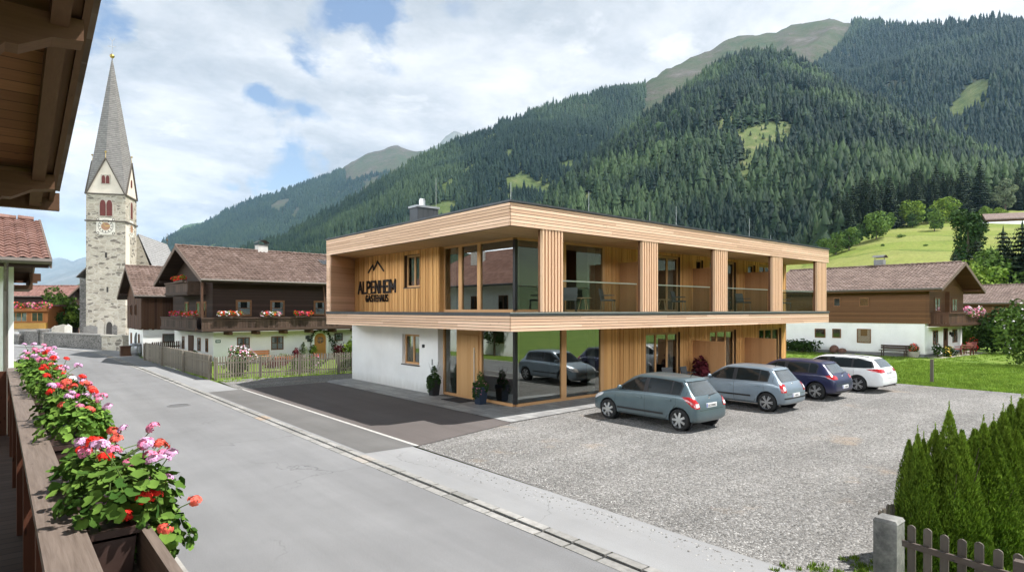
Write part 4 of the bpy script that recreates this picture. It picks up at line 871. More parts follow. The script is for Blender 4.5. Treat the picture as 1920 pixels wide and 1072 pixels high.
def house_body(P,x0,x1,D,zw,ze,zr,oe,wl='plaster_warm',wx='old_x',wy='old_y',proud=.07,holes=(),gable0=True,gable1=True):
    """plaster ground floor, timber upper floor and gables"""
    yc=D/2; zt=ze+(zr-ze)*oe/(yc+oe)-.18
    b=MB(); b.box(x0,0,-.05,x1,D,zw); b.build('wall',wl,P)
    b=MB(); p=proud; b.box(x0-p,-p,zw,x1+p,0,zt); b.build('timber_wall',wx,P); b=MB(); b.box(x0-p,D,zw,x1+p,D+p,zt); b.build('timber_wall',wx,P)
    zc=zr-.2
    for x in (x0-p,x1): b=MB(); b.prism([(0,zw),(D,zw),(D,zt),(yc,zc),(0,zt)],0,x,x+p); b.build('timber_gable',wy,P)
def simple_window(P,axis,plane,a0,a1,z0,z1,out,frame='win_brown',mull=1,rails=0,curt=True,surround=None,name='window',depth=.05):
    f=window(P,(0,0,0),axis,plane,a0,a1,z0,z1,out,mats=(frame,'pane'),mull=mull,fr=.06,depth=depth,curtain=False,back=None,name=name,rails=rails)
    def bx(b,aa,bb,zz0,zz1,p0,p1):
        if axis==0: b.box(min(p0,p1),aa,zz0,max(p0,p1),bb,zz1)
        else: b.box(aa,min(p0,p1),zz0,bb,max(p0,p1),zz1)
    b=MB(); bx(b,a0+.05,a1-.05,z0+.05,z1-.05,plane+out*.004,plane+out*.008); b.build('room','room_dark',f)
    if curt: 
        b=MB(); bx(b,a0+.06,a1-.06,z0+.06,z0+(z1-z0)*.5,plane+out*.010,plane+out*.012); w_=(a1-a0)*.2; bx(b,a0+.06,a0+.06+w_,z0+(z1-z0)*.5,z1-.06,plane+out*.010,plane+out*.012); bx(b,a1-.06-w_,a1-.06,z0+(z1-z0)*.5,z1-.06,plane+out*.010,plane+out*.012); b.build('curtain','lace',f)
    if surround:
        b=MB(); s_=.055; q0,q1=plane,plane+out*.025; bx(b,a0-s_,a0,z0-s_,z1+s_,q0,q1);bx(b,a1,a1+s_,z0-s_,z1+s_,q0,q1);bx(b,a0,a1,z1,z1+s_,q0,q1);bx(b,a0,a1,z0-s_,z0,q0,q1); b.build('surround',surround,f)
    return f
def flower_box(label,loc,rz,L,cols,seed,par=None,box='old_rail',h=.28,droop=.0,n=420,group=None,leaf=.05):
    t=thing('flower_box',label,'flower box',loc,rz,group); r=random.Random(seed)
    b=MB(); b.box(-L/2,-.09,0,L/2,.09,.16); b.box(-L/2-.01,-.10,.15,L/2+.01,.10,.17); b.build('box',box,t)
    bl=[(L*(i/6.-.5)*.95,r.uniform(-.08,.08),.2+h*r.uniform(.2,.5)-droop*r.random(),L*.12,.2,h*.5) for i in range(7)]
    V,Fc,ti=leafcloud(n,bl,leaf,seed,up=.5); link('foliage',npmesh('foliage',V,Fc,'leaf_bright',{'tint':ti}),t)
    for j,cn in enumerate(cols):
        V,Fc,ti=leafcloud(int(n*.55/len(cols)),[q for i,q in enumerate(bl) if (i+j)%len(cols)==0 or r.random()<.35],leaf*1.05,seed+j+1,shell=.98,up=.8,asp=.95); link('blossom',npmesh('blossom',V,Fc,cn),t)
    return t
def balcony(P,x0,x1,y0,y1,zf,zr,mat='old_rail',deck='old_x',posts=True,sides=('front',)):
    """projecting balcony: floor, board parapet, rail"""
    b=MB(); b.box(x0,y0,zf-.14,x1,y1,zf); bf=b.build('balcony_floor',deck,P); r=random.Random(int(x1*10))
    b=MB(); 
    def run(p,q):
        p=Vector(p);q=Vector(q);L=(q-p).length;d=(q-p)/L;n=max(1,int(L/.17))
        for i in range(n):
            c0=p+d*(L*i/n+.006);c1=p+d*(L*(i+1)/n-.006);nv=Vector((-d.y,d.x))*r.uniform(.02,.03)
            zt=zr-.1; b.prism([(c0.x,c0.y),(c1.x,c1.y),(c1.x+nv.x,c1.y+nv.y),(c0.x+nv.x,c0.y+nv.y)],2,zf+.03,zt)
    segs=[]
    if 'front' in sides: segs.append(((x0,y0),(x1,y0)))
    if 'left' in sides: segs.append(((x0,y1),(x0,y0)))
    if 'right' in sides: segs.append(((x1,y0),(x1,y1)))
    if 'back' in sides: segs.append(((x1,y1),(x0,y1)))
    for p,q in segs: run(p,q)
    b.build('balcony_boards',mat,P)
    b=MB()
    for p,q in segs:
        b.bar((p[0],p[1],zr-.05),(q[0],q[1],zr-.05),.16,.08); b.bar((p[0],p[1],zf+.0),(q[0],q[1],zf+.0),.12,.16); b.bar((p[0],p[1],zr-.18),(q[0],q[1],zr-.18),.07,.06)
    b.build('balcony_rail',mat,P); return bf
# ---------- old farmhouse
FH=thing('farmhouse','old farmhouse with near black timber upper floor and tiled roof behind the picket fence','house',(10.25,40.66,0),R(4))
D=8.0; house_body(FH,0,19,D,2.2,5.26,7.62,1.0)
fr=gable_roof(FH,-1.06,20.2,D,5.26,7.6,1.0,'tile_brown')
b=MB(); b.box(4.3,3.9,6.9,5.0,4.5,8.05); c_=b.build('chimney','chimney_white',fr); b=MB(); b.box(4.25,3.85,8.05,5.05,4.55,8.1)
b.add([(4.2+.9*i/8,y,8.2+.22*math.sin(PI*i/8)) for y in (3.8,4.6) for i in range(9)],[(i,i+1,10+i,9+i) for i in range(8)]); b.box(4.3,3.9,8.1,4.34,3.94,8.3); b.box(4.95,3.9,8.1,4.99,3.94,8.3); b.build('cap','zinc',c_)
b=MB(); zsk=5.26+(7.6-5.26)*(2.2+1)/5+.12; b.add([(8.2,1.9,zsk-.1),(9.,1.9,zsk-.1),(9.,2.7,zsk+.28),(8.2,2.7,zsk+.28)],[(0,1,2,3)]); b.build('roof_window','glass',fr)
for a,c in ((1.4,2.2),(3.59,4.42)): simple_window(FH,1,0,a,c,.76,1.66,-1,mull=1,rails=1,surround='plaster')
for a,c in ((1.37,2.25),(3.56,4.42),(6.6,7.38)): simple_window(FH,1,-.07,a,c,3.06,3.98,-1,mull=0,rails=1,surround='win_brown')
simple_window(FH,1,0,8.15,8.77,1.2,1.75,-1,mull=0,frame='old_v')
for a,c in ((5.7,6.15),(2.35,2.9),(.95,1.35)): simple_window(FH,0,0,a,c,.75,1.6,-1,mull=0)
for a,c in ((2.2,2.9),(4.6,5.3),(1.1,1.5)): simple_window(FH,0,-.07,a,c,3.0,3.9,-1,mull=0,surround='win_brown',curt=False)
b=MB(); b.box(-.06,3.75,0,.0,4.75,1.72); b.build('side_door','old_v',FH)
# arched entrance door
b=MB(); pts=[(6.62,0),(7.46,0),(7.46,1.38)]+[(7.04+.42*math.cos(PI*i/10),1.38+.4*math.sin(PI*i/10)) for i in range(1,10)]+[(6.62,1.38)]; b.prism(pts,1,-.05,0)
d_=b.build('entrance_door','honey',FH); b=MB(); b.cyl((7.04,-.07,1.3),(7.04,-.05,1.3),.24,n=20); b.build('round_window','pane',d_); b=MB(); b.box(7.02,-.085,1.06,7.06,-.07,1.54); b.box(6.8,-.085,1.28,7.28,-.07,1.32); b.cyl((6.7,-.1,.95),(6.7,-.05,.95),.03); b.build('handle','honey',d_)
b=MB(); pts2=[(7.04+.62*math.cos(PI*i/12),1.38+.6*math.sin(PI*i/12)) for i in range(13)]+[(7.04+.45*math.cos(PI*i/12),1.38+.43*math.sin(PI*i/12)) for i in range(12,-1,-1)]; b.prism([(7.66,0)]+pts2[:13]+[(6.42,0),(6.59,0)]+pts2[13:]+[(7.49,0)],1,-.1,-.002); b.build('door_arch','plaster',FH)
b=MB(); b.box(.12,-.03,1.36,.42,-.002,1.54); b.build('street_sign',plain('sign_green',(.02,.09,.06),.4),FH)
b=MB(); b.box(.16,-.034,1.42,.38,-.031,1.48); b.build('sign_lettering','plaster',FH)
for a,z in ((6.1,1.5),(6.22,1.32)): b=MB(); b.box(a-.12,-.1,z-.1,a+.1,-.002,z+.14); b.build('letterbox','zinc',FH)
# balcony round the corner
balcony(FH,-1.0,18,-1.0,-.08,2.2,2.95,sides=('front',)); balcony(FH,-1.0,-.08,-.08,7.4,2.201,2.95,sides=('left',),mat='old_rail')
b=MB()
for x in (.6,2.3,4.1,5.9,7.6,9.4): b.box(x,-.95,1.86,x+.22,-.002,2.05)
b.build('bracket','old_v',FH)
balcony(FH,-1.15,-.08,1.1,5.8,4.45,5.2,sides=('left','front'),mat='old_rail')
b=MB(); b.bar((7.0,-.95,2.9),(7.0,-.6,5.2),.09,.09); b.bar((-.95,-.92,2.9),(-.95,-.92,5.05),.12,.12); b.build('post','old_v',FH)
def fw(x,y,z): a=R(4); return (10.25+x*math.cos(a)-y*math.sin(a),40.66+x*math.sin(a)+y*math.cos(a),z)
G_='geranium boxes on the farmhouse balconies'
flower_box('red and pink flower box at the corner of the farmhouse balcony',fw(-1.05,.9,2.88),R(94),1.5,['petal_red','petal_pink'],1,group=G_); flower_box('red flower box left of the balcony corner, on the gable side',fw(-1.05,3.6,2.88),R(94),2.2,['petal_magenta','petal_red'],2,group=G_)
flower_box('white and red flower box left of the first dark upper window',fw(.6,-1.1,2.88),R(4),1.3,['petal_red','petal_white','petal_red'],3,group=G_)
flower_box('white and pink flower box between the two curtained upper windows',fw(3.1,-1.1,2.88),R(4),1.1,['petal_white','petal_pink','petal_red'],4,group=G_)
flower_box('red flower box right of the second upper window',fw(5.3,-1.1,2.88),R(4),1.1,['petal_red','petal_magenta'],5,group=G_)
flower_box('bright red flower box high under the farmhouse gable',fw(-1.25,2.4,5.12),R(94),1.8,['petal_red'],6,group=G_)
# ---------- barn
BN=thing('barn','small barn of upright brown boards on a white base, left of the farmhouse','barn',(8.2,51.47,0),0)
house_body(BN,0,8.5,6.2,2.0,4.45,6.72,1.0,wx='old_v',wy='old_v')
gable_roof(BN,-.7,9.2,6.2,4.45,6.75,1.0,'tile_brown')
b=MB(); r_=random.Random(3)
for i in range(48): b.box(.02+i*.175,-.1-r_.uniform(0,.02),1.98-r_.uniform(0,.06),.02+i*.175+.165,-.072,4.5)
for i in range(36): b.box(-.1-r_.uniform(0,.02),.02+i*.172,1.98-r_.uniform(0,.06),-.072,.02+i*.172+.163,4.5)
b.build('cladding_boards','old_v',BN)
simple_window(BN,1,0,1.25,2.1,.98,1.62,-1,mull=0,frame='old_v',curt=False)
for a,c in ((4.7,5.2),(1.3,1.8)): simple_window(BN,0,0,a,c,.7,1.6,-1,mull=0,curt=False)
for a,c in ((3.9,4.5),(2.,2.5)): simple_window(BN,0,-.13,a,c,3.0,3.8,-1,mull=0,curt=False,frame='old_v')
b=MB(); b.prism([(2.6,0),(3.5,0),(3.5,1.3),(3.05,1.6),(2.6,1.3)],0,-.03,.0); b.build('door','room_dark',BN)
# ---------- brown chalet on the right
CH=thing('chalet','brown timber chalet with white ground floor and long tiled roof on the lawn','house',(50.75,14.1,0),R(-90))
house_body(CH,-13,0,9.4,2.42,4.93,7.0,1.0,wl='plaster',wx='brown_x',wy='brown_y')
cr=gable_roof(CH,-11.9,1.35,9.4,4.93,6.98,1.0,'tile_brown',under='brown_y')
b=MB(); b.box(-5.0,4.9,6.5,-4.3,5.5,7.55); c_=b.build('chimney','stone_base',cr); b=MB(); b.add([(x,4.75+1.0*i/8,7.75+.2*math.sin(PI*i/8)) for x in (-5.1,-4.2) for i in range(9)],[(i,i+1,10+i,9+i) for i in range(8)]); b.box(-4.95,4.95,7.55,-4.91,4.99,7.8); b.box(-4.4,5.4,7.55,-4.36,5.44,7.8); b.build('cap','castiron',c_)
b=MB(); b.cyl((-8.6,4.2,6.7),(-8.6,4.2,7.3),.09,n=8); b.build('vent_pipe','tile_red',cr)
for a,c,z0,z1 in ((-7.66,-6.83,1.18,1.9),(-6.3,-5.66,1.2,1.92),(-4.49,-3.51,.88,1.96)): simple_window(CH,1,0,a,c,z0,z1,-1,mull=0,frame='win_brown',curt=c>-4,surround=None)
for a,c in ((-6.18,-5.66),(-4.3,-3.62)): simple_window(CH,1,-.07,a,c,3.68,4.35,-1,mull=0,curt=False,surround='brown_x')
for a,c,z0,z1 in ((1.75,2.95,.84,1.88),(6.65,7.95,.84,1.86)): simple_window(CH,0,0,a,c,z0,z1,1,mull=1,surround='plaster')
for a,c in ((1.95,3.3),(6.3,7.7)): simple_window(CH,0,.07,a,c,3.3,4.3,1,mull=1,surround='brown_y')
b=MB(); b.box(0,4.4,.05,.05,5.4,2.0); d_=b.build('door','old_v',CH); b=MB(); b.box(.05,4.55,1.1,.055,4.95,1.8); b.build('pane','pane',d_)
b=MB(); b.box(.0,5.9,1.45,.12,6.0,1.7); b.lathe([(.0,1.3),(.1,1.35),(.1,1.6),(.02,1.7)],(.2,5.95,0),8); b.build('wall_lantern','black_metal',CH)
b=MB(); b.box(-.0,4.9-.12,2.42,.5,4.9+.12,2.6); b.box(.07,4.6,2.42,.35,4.9,4.8); b.box(.07,-.07,2.42,.3,.25,4.8); b.build('timber_post','brown_y',CH)
balcony(CH,.08,1.3,.6,9.6,2.35,3.25,mat='old_v',deck='brown_y',sides=('front','right'))
b=MB(); b.box(-13,-.04,-.05,.04,-.0,.22); b.box(0,-.04,-.05,.04,9.4,.2); b.build('plinth','stone_base',CH)
def cw(x,y,z): return (50.75+y,14.1-x,z)
flower_box('pink hanging petunias on the balcony rail of the brown chalet',cw(1.35,7.2,3.1),0,4.0,['petal_pink','petal_white','petal_pink'],9,h=.55,droop=.5,n=900,leaf=.09)
# ---------- second chalet behind
C2=thing('far_chalet','second brown chalet further back, half hidden by the round bush','house',(79,14.6,0),R(-90))
house_body(C2,-13,0,8.6,2.25,4.15,5.9,.9,wl='plaster',wx='brown_x',wy='brown_y')
r2=gable_roof(C2,-12,1.3,8.6,4.15,6.1,.9,'tile_brown',under='brown_y')
simple_window(C2,1,0,-2.6,-1.5,.95,1.85,-1,mull=1,curt=False)
for a in (1.5,4.2): simple_window(C2,0,.07,a,a+1.,2.9,3.8,1,mull=1,surround='brown_y')
balcony(C2,.08,1.2,.5,8.,2.2,3.0,mat='old_v',deck='brown_y',sides=('front','right'))
b=MB(); b.box(-9.5,3.6,5.6,-8.9,4.2,6.5); b.build('chimney','tile_red',r2); b=MB(); b.box(-13,-.05,-.05,.04,-.0,.25); b.build('plinth','stone_base',C2)
# ================= church, graveyard wall, far village
def stonemat(name,c1,c2,mortar,sc,dark):
    m,nt,bs=newmat(name); co=nt.obj(); wv=nt.n('VectorMath',{0:co,1:nt.n('VectorMath',{0:nt.n('TexNoise',{'Vector':co,'Scale':1.5,'Detail':3}).outputs[1],3:.35},operation='SCALE').outputs[0]},operation='ADD').outputs[0]
    mp=nt.mapv(wv,(1.,1.,2.3)); v1=nt.n('TexVoronoi',{'Vector':mp,'Scale':sc}); ed=nt.n('TexVoronoi',{'Vector':mp,'Scale':sc},feature='DISTANCE_TO_EDGE').outputs[0]
    rn=nt.n('SeparateColor',{0:v1.outputs[1]}).outputs[0]
    c=nt.ramp(rn,[(0,dark),(.14,dark),(.22,c1),(1,c2)]); c=nt.mix(nt.rng(ed,.03,.12,1,0),c,mortar); c=nt.mix(1.,c,nt.rng(nt.noise(co,.5,4,.6),.3,.7,.85,1.15),'MULTIPLY')
    setp(nt,bs,col=c,rough=.92,spec=.15,nrm=nt.bump(nt.math('MINIMUM',ed,.15),.9,.12)); M[name]=m
stonemat('rubble',(.33,.295,.235),(.455,.412,.338),(.455,.418,.35),1.5,(.17,.15,.125)); stonemat('rubble_grey',(.16,.15,.14),(.27,.255,.235),(.13,.125,.115),5.5,(.09,.085,.08)); 
def shinglemat(name,c1,c2,row=.4):
    m,nt,bs=newmat(name); co=nt.obj(); z=nt.n('SeparateXYZ',{0:co}).outputs[2]; fr=nt.math('FRACT',nt.math('DIVIDE',z,row)); w_=nt.n('TexWhiteNoise',{'Vector':nt.n('VectorMath',{0:co,1:(.28,.28,row)},operation='SNAP').outputs[0]}).outputs[0]
    c=nt.mix(w_,c1,c2); c=nt.mix(nt.math('LESS_THAN',fr,.18),c,tuple(x*.4 for x in c1)); setp(nt,bs,col=c,rough=.75,spec=.3); M[name]=m
shinglemat('shingle',(.165,.157,.15),(.225,.215,.205),.26); shinglemat('slate_roof',(.25,.245,.245),(.34,.335,.33),.3)
plain('cream',(.66,.59,.50),.9,.08,1.2); plain('louvre',(.12,.026,.022),.7,.3,8); plain('gold',(.5,.36,.12),.3,metal=.9); plain('clock_white',(.66,.62,.54),.8,.1,4); plain('clock_face',(.36,.20,.12),.7,.15,5); plain('stone_trim',(.43,.395,.335),.9,.15,3); plain('dark_trim',(.10,.085,.07),.8)
WT=4.5; TD=80.; tc=at(235,581,TD); TA=-(AZ-math.atan2(.266,.964))  # turned towards the road
CHU=thing('church','stone village church with tall grey shingled spire and a clock on the tower','church',(tc.x,tc.y,0),TA)
# local: x runs along the wide face (right corner at x=0, left at x=-WT), y runs back
def zpx(py): return H+(581-py)/F*TD
z1,z2,z3,zt=zpx(416),zpx(366),zpx(300),zpx(97)
b=MB(); b.box(-WT,0,-.5,0,WT,z1); b.box(-WT,0,z1,0,WT,z2); b.build('tower_wall','rubble',CHU)
b=MB(); 
for z in (z1-.06,z2-.05): b=MB(); b.box(-WT-.14,-.14,z,.14,WT+.14,z+.16); b.build('cornice','dark_trim',CHU)
# four gables and the octagonal spire between them
b=MB(); m2=-WT/2
b.add([(-WT,-.02,z2),(0,-.02,z2),(m2,-.02,z3),(-WT,WT+.02,z2),(0,WT+.02,z2),(m2,WT+.02,z3)],[(0,1,2),(5,4,3)]); b.add([(.02,0,z2),(.02,WT,z2),(.02,WT/2,z3),(-WT-.02,0,z2),(-WT-.02,WT,z2),(-WT-.02,WT/2,z3)],[(0,1,2),(5,4,3)]); b.build('gable','cream',CHU)
b=MB(); ap=Vector((m2,WT/2,zt)); cs=[Vector(p) for p in ((-WT,0,z2),(0,0,z2),(0,WT,z2),(-WT,WT,z2))]; gs=[Vector(p) for p in ((m2,-.08,z3+.1),(.08,WT/2,z3+.1),(m2,WT+.08,z3+.1),(-WT-.08,WT/2,z3+.1))]
for i in range(4): b.add([gs[i-1],cs[i],gs[i],ap],[(0,1,3),(1,2,3)])
b.build('spire','shingle',CHU)
b=MB()
for i in range(4):
    for c_ in (cs[i],cs[(i+1)%4]):
        o_=(Vector((0,-.1,0)),Vector((.1,0,0)),Vector((0,.1,0)),Vector((-.1,0,0)))[i]; b.bar(c_+o_,gs[i]+o_*.3,.16,.14)
b.build('verge','dark_trim',CHU)
b=MB()
for g in gs: b.cyl(g,g+Vector((0,0,.7)),.03,n=5); b.ball(g+Vector((0,0,.8)),.13)
b.build('finial','gold',CHU)
b=MB(); b.ball(ap+Vector((0,0,.05)),.3); b.build('spire_ball','gold',CHU)
b=MB(); b.cyl(ap,ap+Vector((0,0,2.2)),.05,n=6); b.bar(ap+Vector((-.5,0,1.35)),ap+Vector((.5,0,1.35)),.07,.08); 
b.bar(ap+Vector((-.3,0,2.45)),ap+Vector((0,0,2.05)),.06,.08); b.bar(ap+Vector((.3,0,2.45)),ap+Vector((0,0,2.05)),.06,.08); b.build('cross','zinc_light',CHU)
def lancet(b,cx,z0,z1,w,y0,y1,axis=1,n=8):
    h=w*1.1; zs=z1-h; pts=[(cx-w/2,z0),(cx+w/2,z0),(cx+w/2,zs)]
    for i in range(1,n): t=i/n; pts.append((cx+w/2*math.cos(t*PI/2)**.8, zs+h*math.sin(t*PI/2)))
    pts.append((cx,z1)); 
    for i in range(n-1,0,-1): t=i/n; pts.append((cx-w/2*math.cos(t*PI/2)**.8, zs+h*math.sin(t*PI/2)))
    pts.append((cx-w/2,zs)); b.prism(pts,axis,y0,y1)
za,zb=zpx(406),zpx(373)
b=MB(); lancet(b,m2+.05,za-.1,zb+.15,1.75,-.06,-.001); f=b.build('bell_window','stone_trim',CHU); b=MB(); lancet(b,m2-.33,za,zb-.25,.66,-.09,-.062); lancet(b,m2+.43,za,zb-.25,.66,-.09,-.062); b.build('louvre','louvre',f)
b=MB(); lancet(b,WT/2,za-.1,zb+.1,1.2,.001,.06,axis=0); f=b.build('bell_window','stone_trim',CHU); b=MB(); lancet(b,WT/2,za,zb-.1,.75,.062,.09,axis=0); b.build('louvre','louvre',f)
zg0,zg1=zpx(346),zpx(331)
b=MB(); b.box(m2-.55,-.1,zg0-.12,m2+.55,-.025,zg1+.1); f=b.build('gable_window','stone_trim',CHU); b=MB(); lancet(b,m2-.24,zg0,zg1,.4,-.13,-.102); lancet(b,m2+.24,zg0,zg1,.4,-.13,-.102); b.build('louvre','louvre',f)
b=MB(); lancet(b,WT/2,zg0,zg1,.5,.025,.08,axis=0); b.build('gable_window','louvre',CHU)
# clock
cz=zpx(425.5)
def clock(axis):
    def T(b): 
        if axis==0: b.v=[(-(y) ,x- m2*0+WT/2-0,z) for x,y,z in b.v]
    for part,mt,fn in (('clock_panel','clock_white',lambda b: b.box(-1.08,-.05,cz-1.08,1.08,-.001,cz+1.08)),('clock_ring','dark_trim',lambda b:[b.prism([(r*math.cos(2*PI*i/32),cz+r*math.sin(2*PI*i/32)) for i in range(32)],1,-.055-k*.004,-.05) for k,r in ((0,.88),)]),
        ('clock_dial','clock_white',lambda b:b.prism([(.83*math.cos(2*PI*i/32),cz+.83*math.sin(2*PI*i/32)) for i in range(32)],1,-.064,-.056)),('clock_centre','clock_face',lambda b:b.prism([(.52*math.cos(2*PI*i/32),cz+.52*math.sin(2*PI*i/32)) for i in range(32)],1,-.072,-.065)),
        ('clock_numerals','black_metal',lambda b:[b.bar((.6*math.cos(2*PI*i/12),-.07,cz+.6*math.sin(2*PI*i/12)),(.79*math.cos(2*PI*i/12),-.07,cz+.79*math.sin(2*PI*i/12)),.09,.012,up=(0,1,0)) for i in range(12)]),
        ('clock_hand','gold',lambda b:[b.bar((0,-.085,cz),(.52,-.085,cz+.08),.07,.012,up=(0,1,0)),b.bar((0,-.085,cz),(.74*math.cos(2.1),-.085,cz+.74*math.sin(2.1)),.05,.012,up=(0,1,0))]),
        ('clock_ornament','dark_trim',lambda b:[b.lathe([(.10,-.055),(.14,-.058),(.18,-.055)],(sx_*.9,0,cz+sz_*.9),10,axis=1) for sx_ in (-1,1) for sz_ in (-1,1)])):
        b=MB(); fn(b)
        b.v=[((x+m2,y,z) if axis else (-y,x+WT/2,z)) for x,y,z in b.v]
        o=b.build(part,mt,CHU)
clock(1); clock(0)
b=MB(); b.box(m2-.1,-.02,zpx(484),m2+.16,.0,zpx(474)); b.box(m2-.02+.1,-.02,zpx(548),m2+.3,.0,zpx(538)); b.build('slit_window','room_dark',CHU)
b=MB(); lancet(b,m2+.45,-.2,zpx(598),1.0,-.12,-.001); f=b.build('portal','stone_trim',CHU); b=MB(); lancet(b,m2+.45,-.2,zpx(603),.72,-.14,-.121); b.build('door','room_dark',f)
b=MB(); b.prism([(m2-1.05,-.2),(m2-.15,-.2),(m2-.15,1.7),(m2-.6,2.2),(m2-1.05,1.7)],1,-.1,-.001); b.build('grave_niche','stone_trim',CHU)
# corner whitewash strip on the side face, nave behind
b=MB(); b.box(.0,.05,4,.03,1.6,z1-.4); b.build('render_strip','cream',CHU)
nv=14.5
b=MB(); b.box(-2.6,WT,-.2,2.9+.0,WT+nv,6.); b.build('nave_wall','rubble',CHU)
zr=zpx(434)*1.02; b=MB(); b.add([(-3.2,WT+.02,5.6),(.15,WT+.02,zr),(.15,WT+nv,zr),(-3.2,WT+nv,5.6),(3.5,WT+.02,5.6),(3.5,WT+nv+2,5.6)],[(0,3,2,1),(1,2,5,4)]); b.add([(-3.2,WT+nv,5.6),(.15,WT+nv,zr),(3.5,WT+nv,5.6),(3.5,WT+nv+2,5.6)],[(0,2,1),(2,3,1)]); b.build('nave_roof','slate_roof',CHU)
b=MB(); b.add([(-2.6,WT+.01,5.9),(2.9,WT+.01,5.9),(.15,WT+.01,zr-.25)],[(0,1,2)]); b.build('nave_gable','rubble',CHU)
b=MB(); b.cyl((.15,WT+nv,zr),(.15,WT+nv,zr+1.8),.04,n=5); b.ball((.15,WT+nv,zr+.7),.18); b.build('roof_finial','dark_trim',CHU)
b=MB(); b.box(-WT-1.05,.9,-.3,-WT-.002,WT+3,zpx(522)); b.build('side_aisle','rubble_grey',CHU); b=MB(); b.add([(-WT-1.35,.6,zpx(521)),(-WT+.0,.6,zpx(500)),(-WT+.0,WT+3,zpx(500)),(-WT-1.35,WT+3,zpx(521)),(-WT-1.35,.6,zpx(519)),(-WT,.6,zpx(498)),(-WT,WT+3,zpx(498)),(-WT-1.35,WT+3,zpx(519))],[(0,1,2,3),(4,7,6,5),(0,4,5,1),(0,3,7,4)]); b.build('aisle_roof','shingle',CHU)
# graveyard wall in lengths
def gwall(label,pts,h,mat,w_=.45,cap=True,nm='stone_wall'):
    c=pts[0]; t=thing(nm,label,'wall',(c[0],c[1],0)); b=MB((c[0],c[1],0)); b2=MB((c[0],c[1],0))
    for p,q in zip(pts[:-1],pts[1:]):
        p=Vector((*p[:2],h/2-.1)); q=Vector((*q[:2],h/2-.1)); b.bar(p,q,w_,h+.2); b2.bar((p.x,p.y,h+.05),(q.x,q.y,h+.05),w_+.2,.12)
    b.build('masonry',mat,t); b2.build('coping','stone_trim' if mat=='rubble' else 'coping_grey',t); return t
plain('coping_grey',(.22,.21,.195),.9,.2,4)
g_=lambda x,y:tuple(gnd(x,y)[:2])
gwall('long grey rubble wall along the road in front of the church',[g_(87,649),g_(140,652),g_(196,656)],1.22,'rubble_grey')
gwall('pale stretch of stone wall between the grey wall and the barn',[g_(196,656),g_(236,658.5)],1.2,'rubble')
gwall('short grey rubble wall left of the gap, beyond the road bend',[g_(76,646.5),g_(41,644)],1.25,'rubble_grey')
gwall('thick grey end pier of the wall beside its narrow gap',[g_(77,646),g_(85,646.6)],1.45,'rubble_grey',.6)
gwall('lowest wall remnant at the white house corner by the road',[g_(40,645),g_(20,643)],.9,'rubble_grey')
# barrels and trough at the barn
p=gnd(236,668); b=MB(); b.box(-.35,-.3,0,.35,.3,.7); b.box(-.38,-.33,.7,.38,.33,.74); b.box(-.2,-.31,.2,.2,-.30,.55); o=b.build('wooden_crate','old_v'); o.location=(p.x,p.y,.03); tag(o,'dark wooden crate standing at the barn corner by the road','crate')
p=gnd(257,672); t=thing('rain_barrel','grey water barrel with a spout against the white barn wall','barrel',(7.85,52.2,.03)); b=MB(); b.lathe([(0,0),(.36,0),(.42,.3),(.42,.6),(.36,.9),(.3,.92),(0,.92)],n=14); b.build('drum','zinc_light',t,smooth=True); b=MB(); b.cyl((0,0,.9),(.05,.1,1.7),.06,.05,8); b.build('spout','zinc',t); b=MB(); 
for z in (.15,.75): b.lathe([(.40,z),(.43,z),(.43,z+.05),(.40,z+.05)],n=14)
b.build('hoop','zinc',t)
p=gnd(247,672); b=MB(); b.lathe([(0,0),(.3,0),(.34,.45),(.3,.5),(.26,.42),(0,.4)],n=10); o=b.build('stone_trough','stone_base',smooth=False); o.location=(7.75,53.2,.03); tag(o,'small round stone trough between the crate and the water barrel','trough')
# --- far village on the left
def chalet_far(nm,label,px,py_base,d,rot,L,D,zw,ze,zr,tile='tile_far',ov=.8,wall='plaster_warm',upper='old_x',z0=0):
    p=at(px,581,d); t=thing(nm,label,'house',(p.x,p.y,z0),rot); house_body(t,0,L,D,zw,ze,zr,ov,wl=wall,wx=upper,wy=upper)
    gable_roof(t,-ov,L+ov,D,ze,zr,ov,tile,wt=.5,rt=.6); return t
rot=TA
hA=chalet_far('village_house','village house with dull red roof and dark upper floor behind the orange balcony','x' and 27-10,0,92,rot,7.2,6.4,3.2,5.5,7.2)
for a in (1.5,3.8): simple_window(hA,0,7.27,a,a+.9,3.6,4.7,1,mull=1,curt=False); simple_window(hA,0,7.2,a,a+.9,1.0,2.2,1,mull=1,curt=False)
balcony(hA,7.28,8.3,.4,6,3.1,4.0,mat='old_v',sides=('right','front')); balcony(hA,7.2,8.2,.4,5,1.6,2.3,mat='old_v',sides=('right','front'))
p=at(24,581,78); hO=thing('balcony_house','honey coloured timber house front with an overhanging flowered balcony at the left','house',(p.x,p.y,0),rot)
b=MB(); b.box(-2,0,0,4.0,5,1.0); b.build('wall','plaster',hO); b=MB(); b.box(-2,-.1,1.0,3.9,5,3.9); b.build('timber_wall','orange_wood',hO); b=MB(); b.box(-2,-.9,1.0,3.9,-.1,1.75); b.build('lower_board','petal_yellow' if 0 else 'honey_yellow' if 'honey_yellow' in M else plain('honey_yellow',(.38,.21,.04),.6,.1,3),hO)
b=MB(); b.box(-2,-1.1,3.25,4.2,0,3.8); b.build('balcony_rail','orange_wood',hO); simple_window(hO,1,-.1,-.2,1.6,1.9,3.1,-1,mull=2,frame='honey',curt=True); simple_window(hO,1,-.1,2.1,3.4,1.9,3.1,-1,mull=1,frame='honey',curt=False); b=MB(); b.prism([(-2.2,3.9),(4.3,3.9),(4.3,4.1),(-2.2,4.1)],1,-1.2,5); b.build('roof','tile_far',hO)
q=hO.matrix_basis
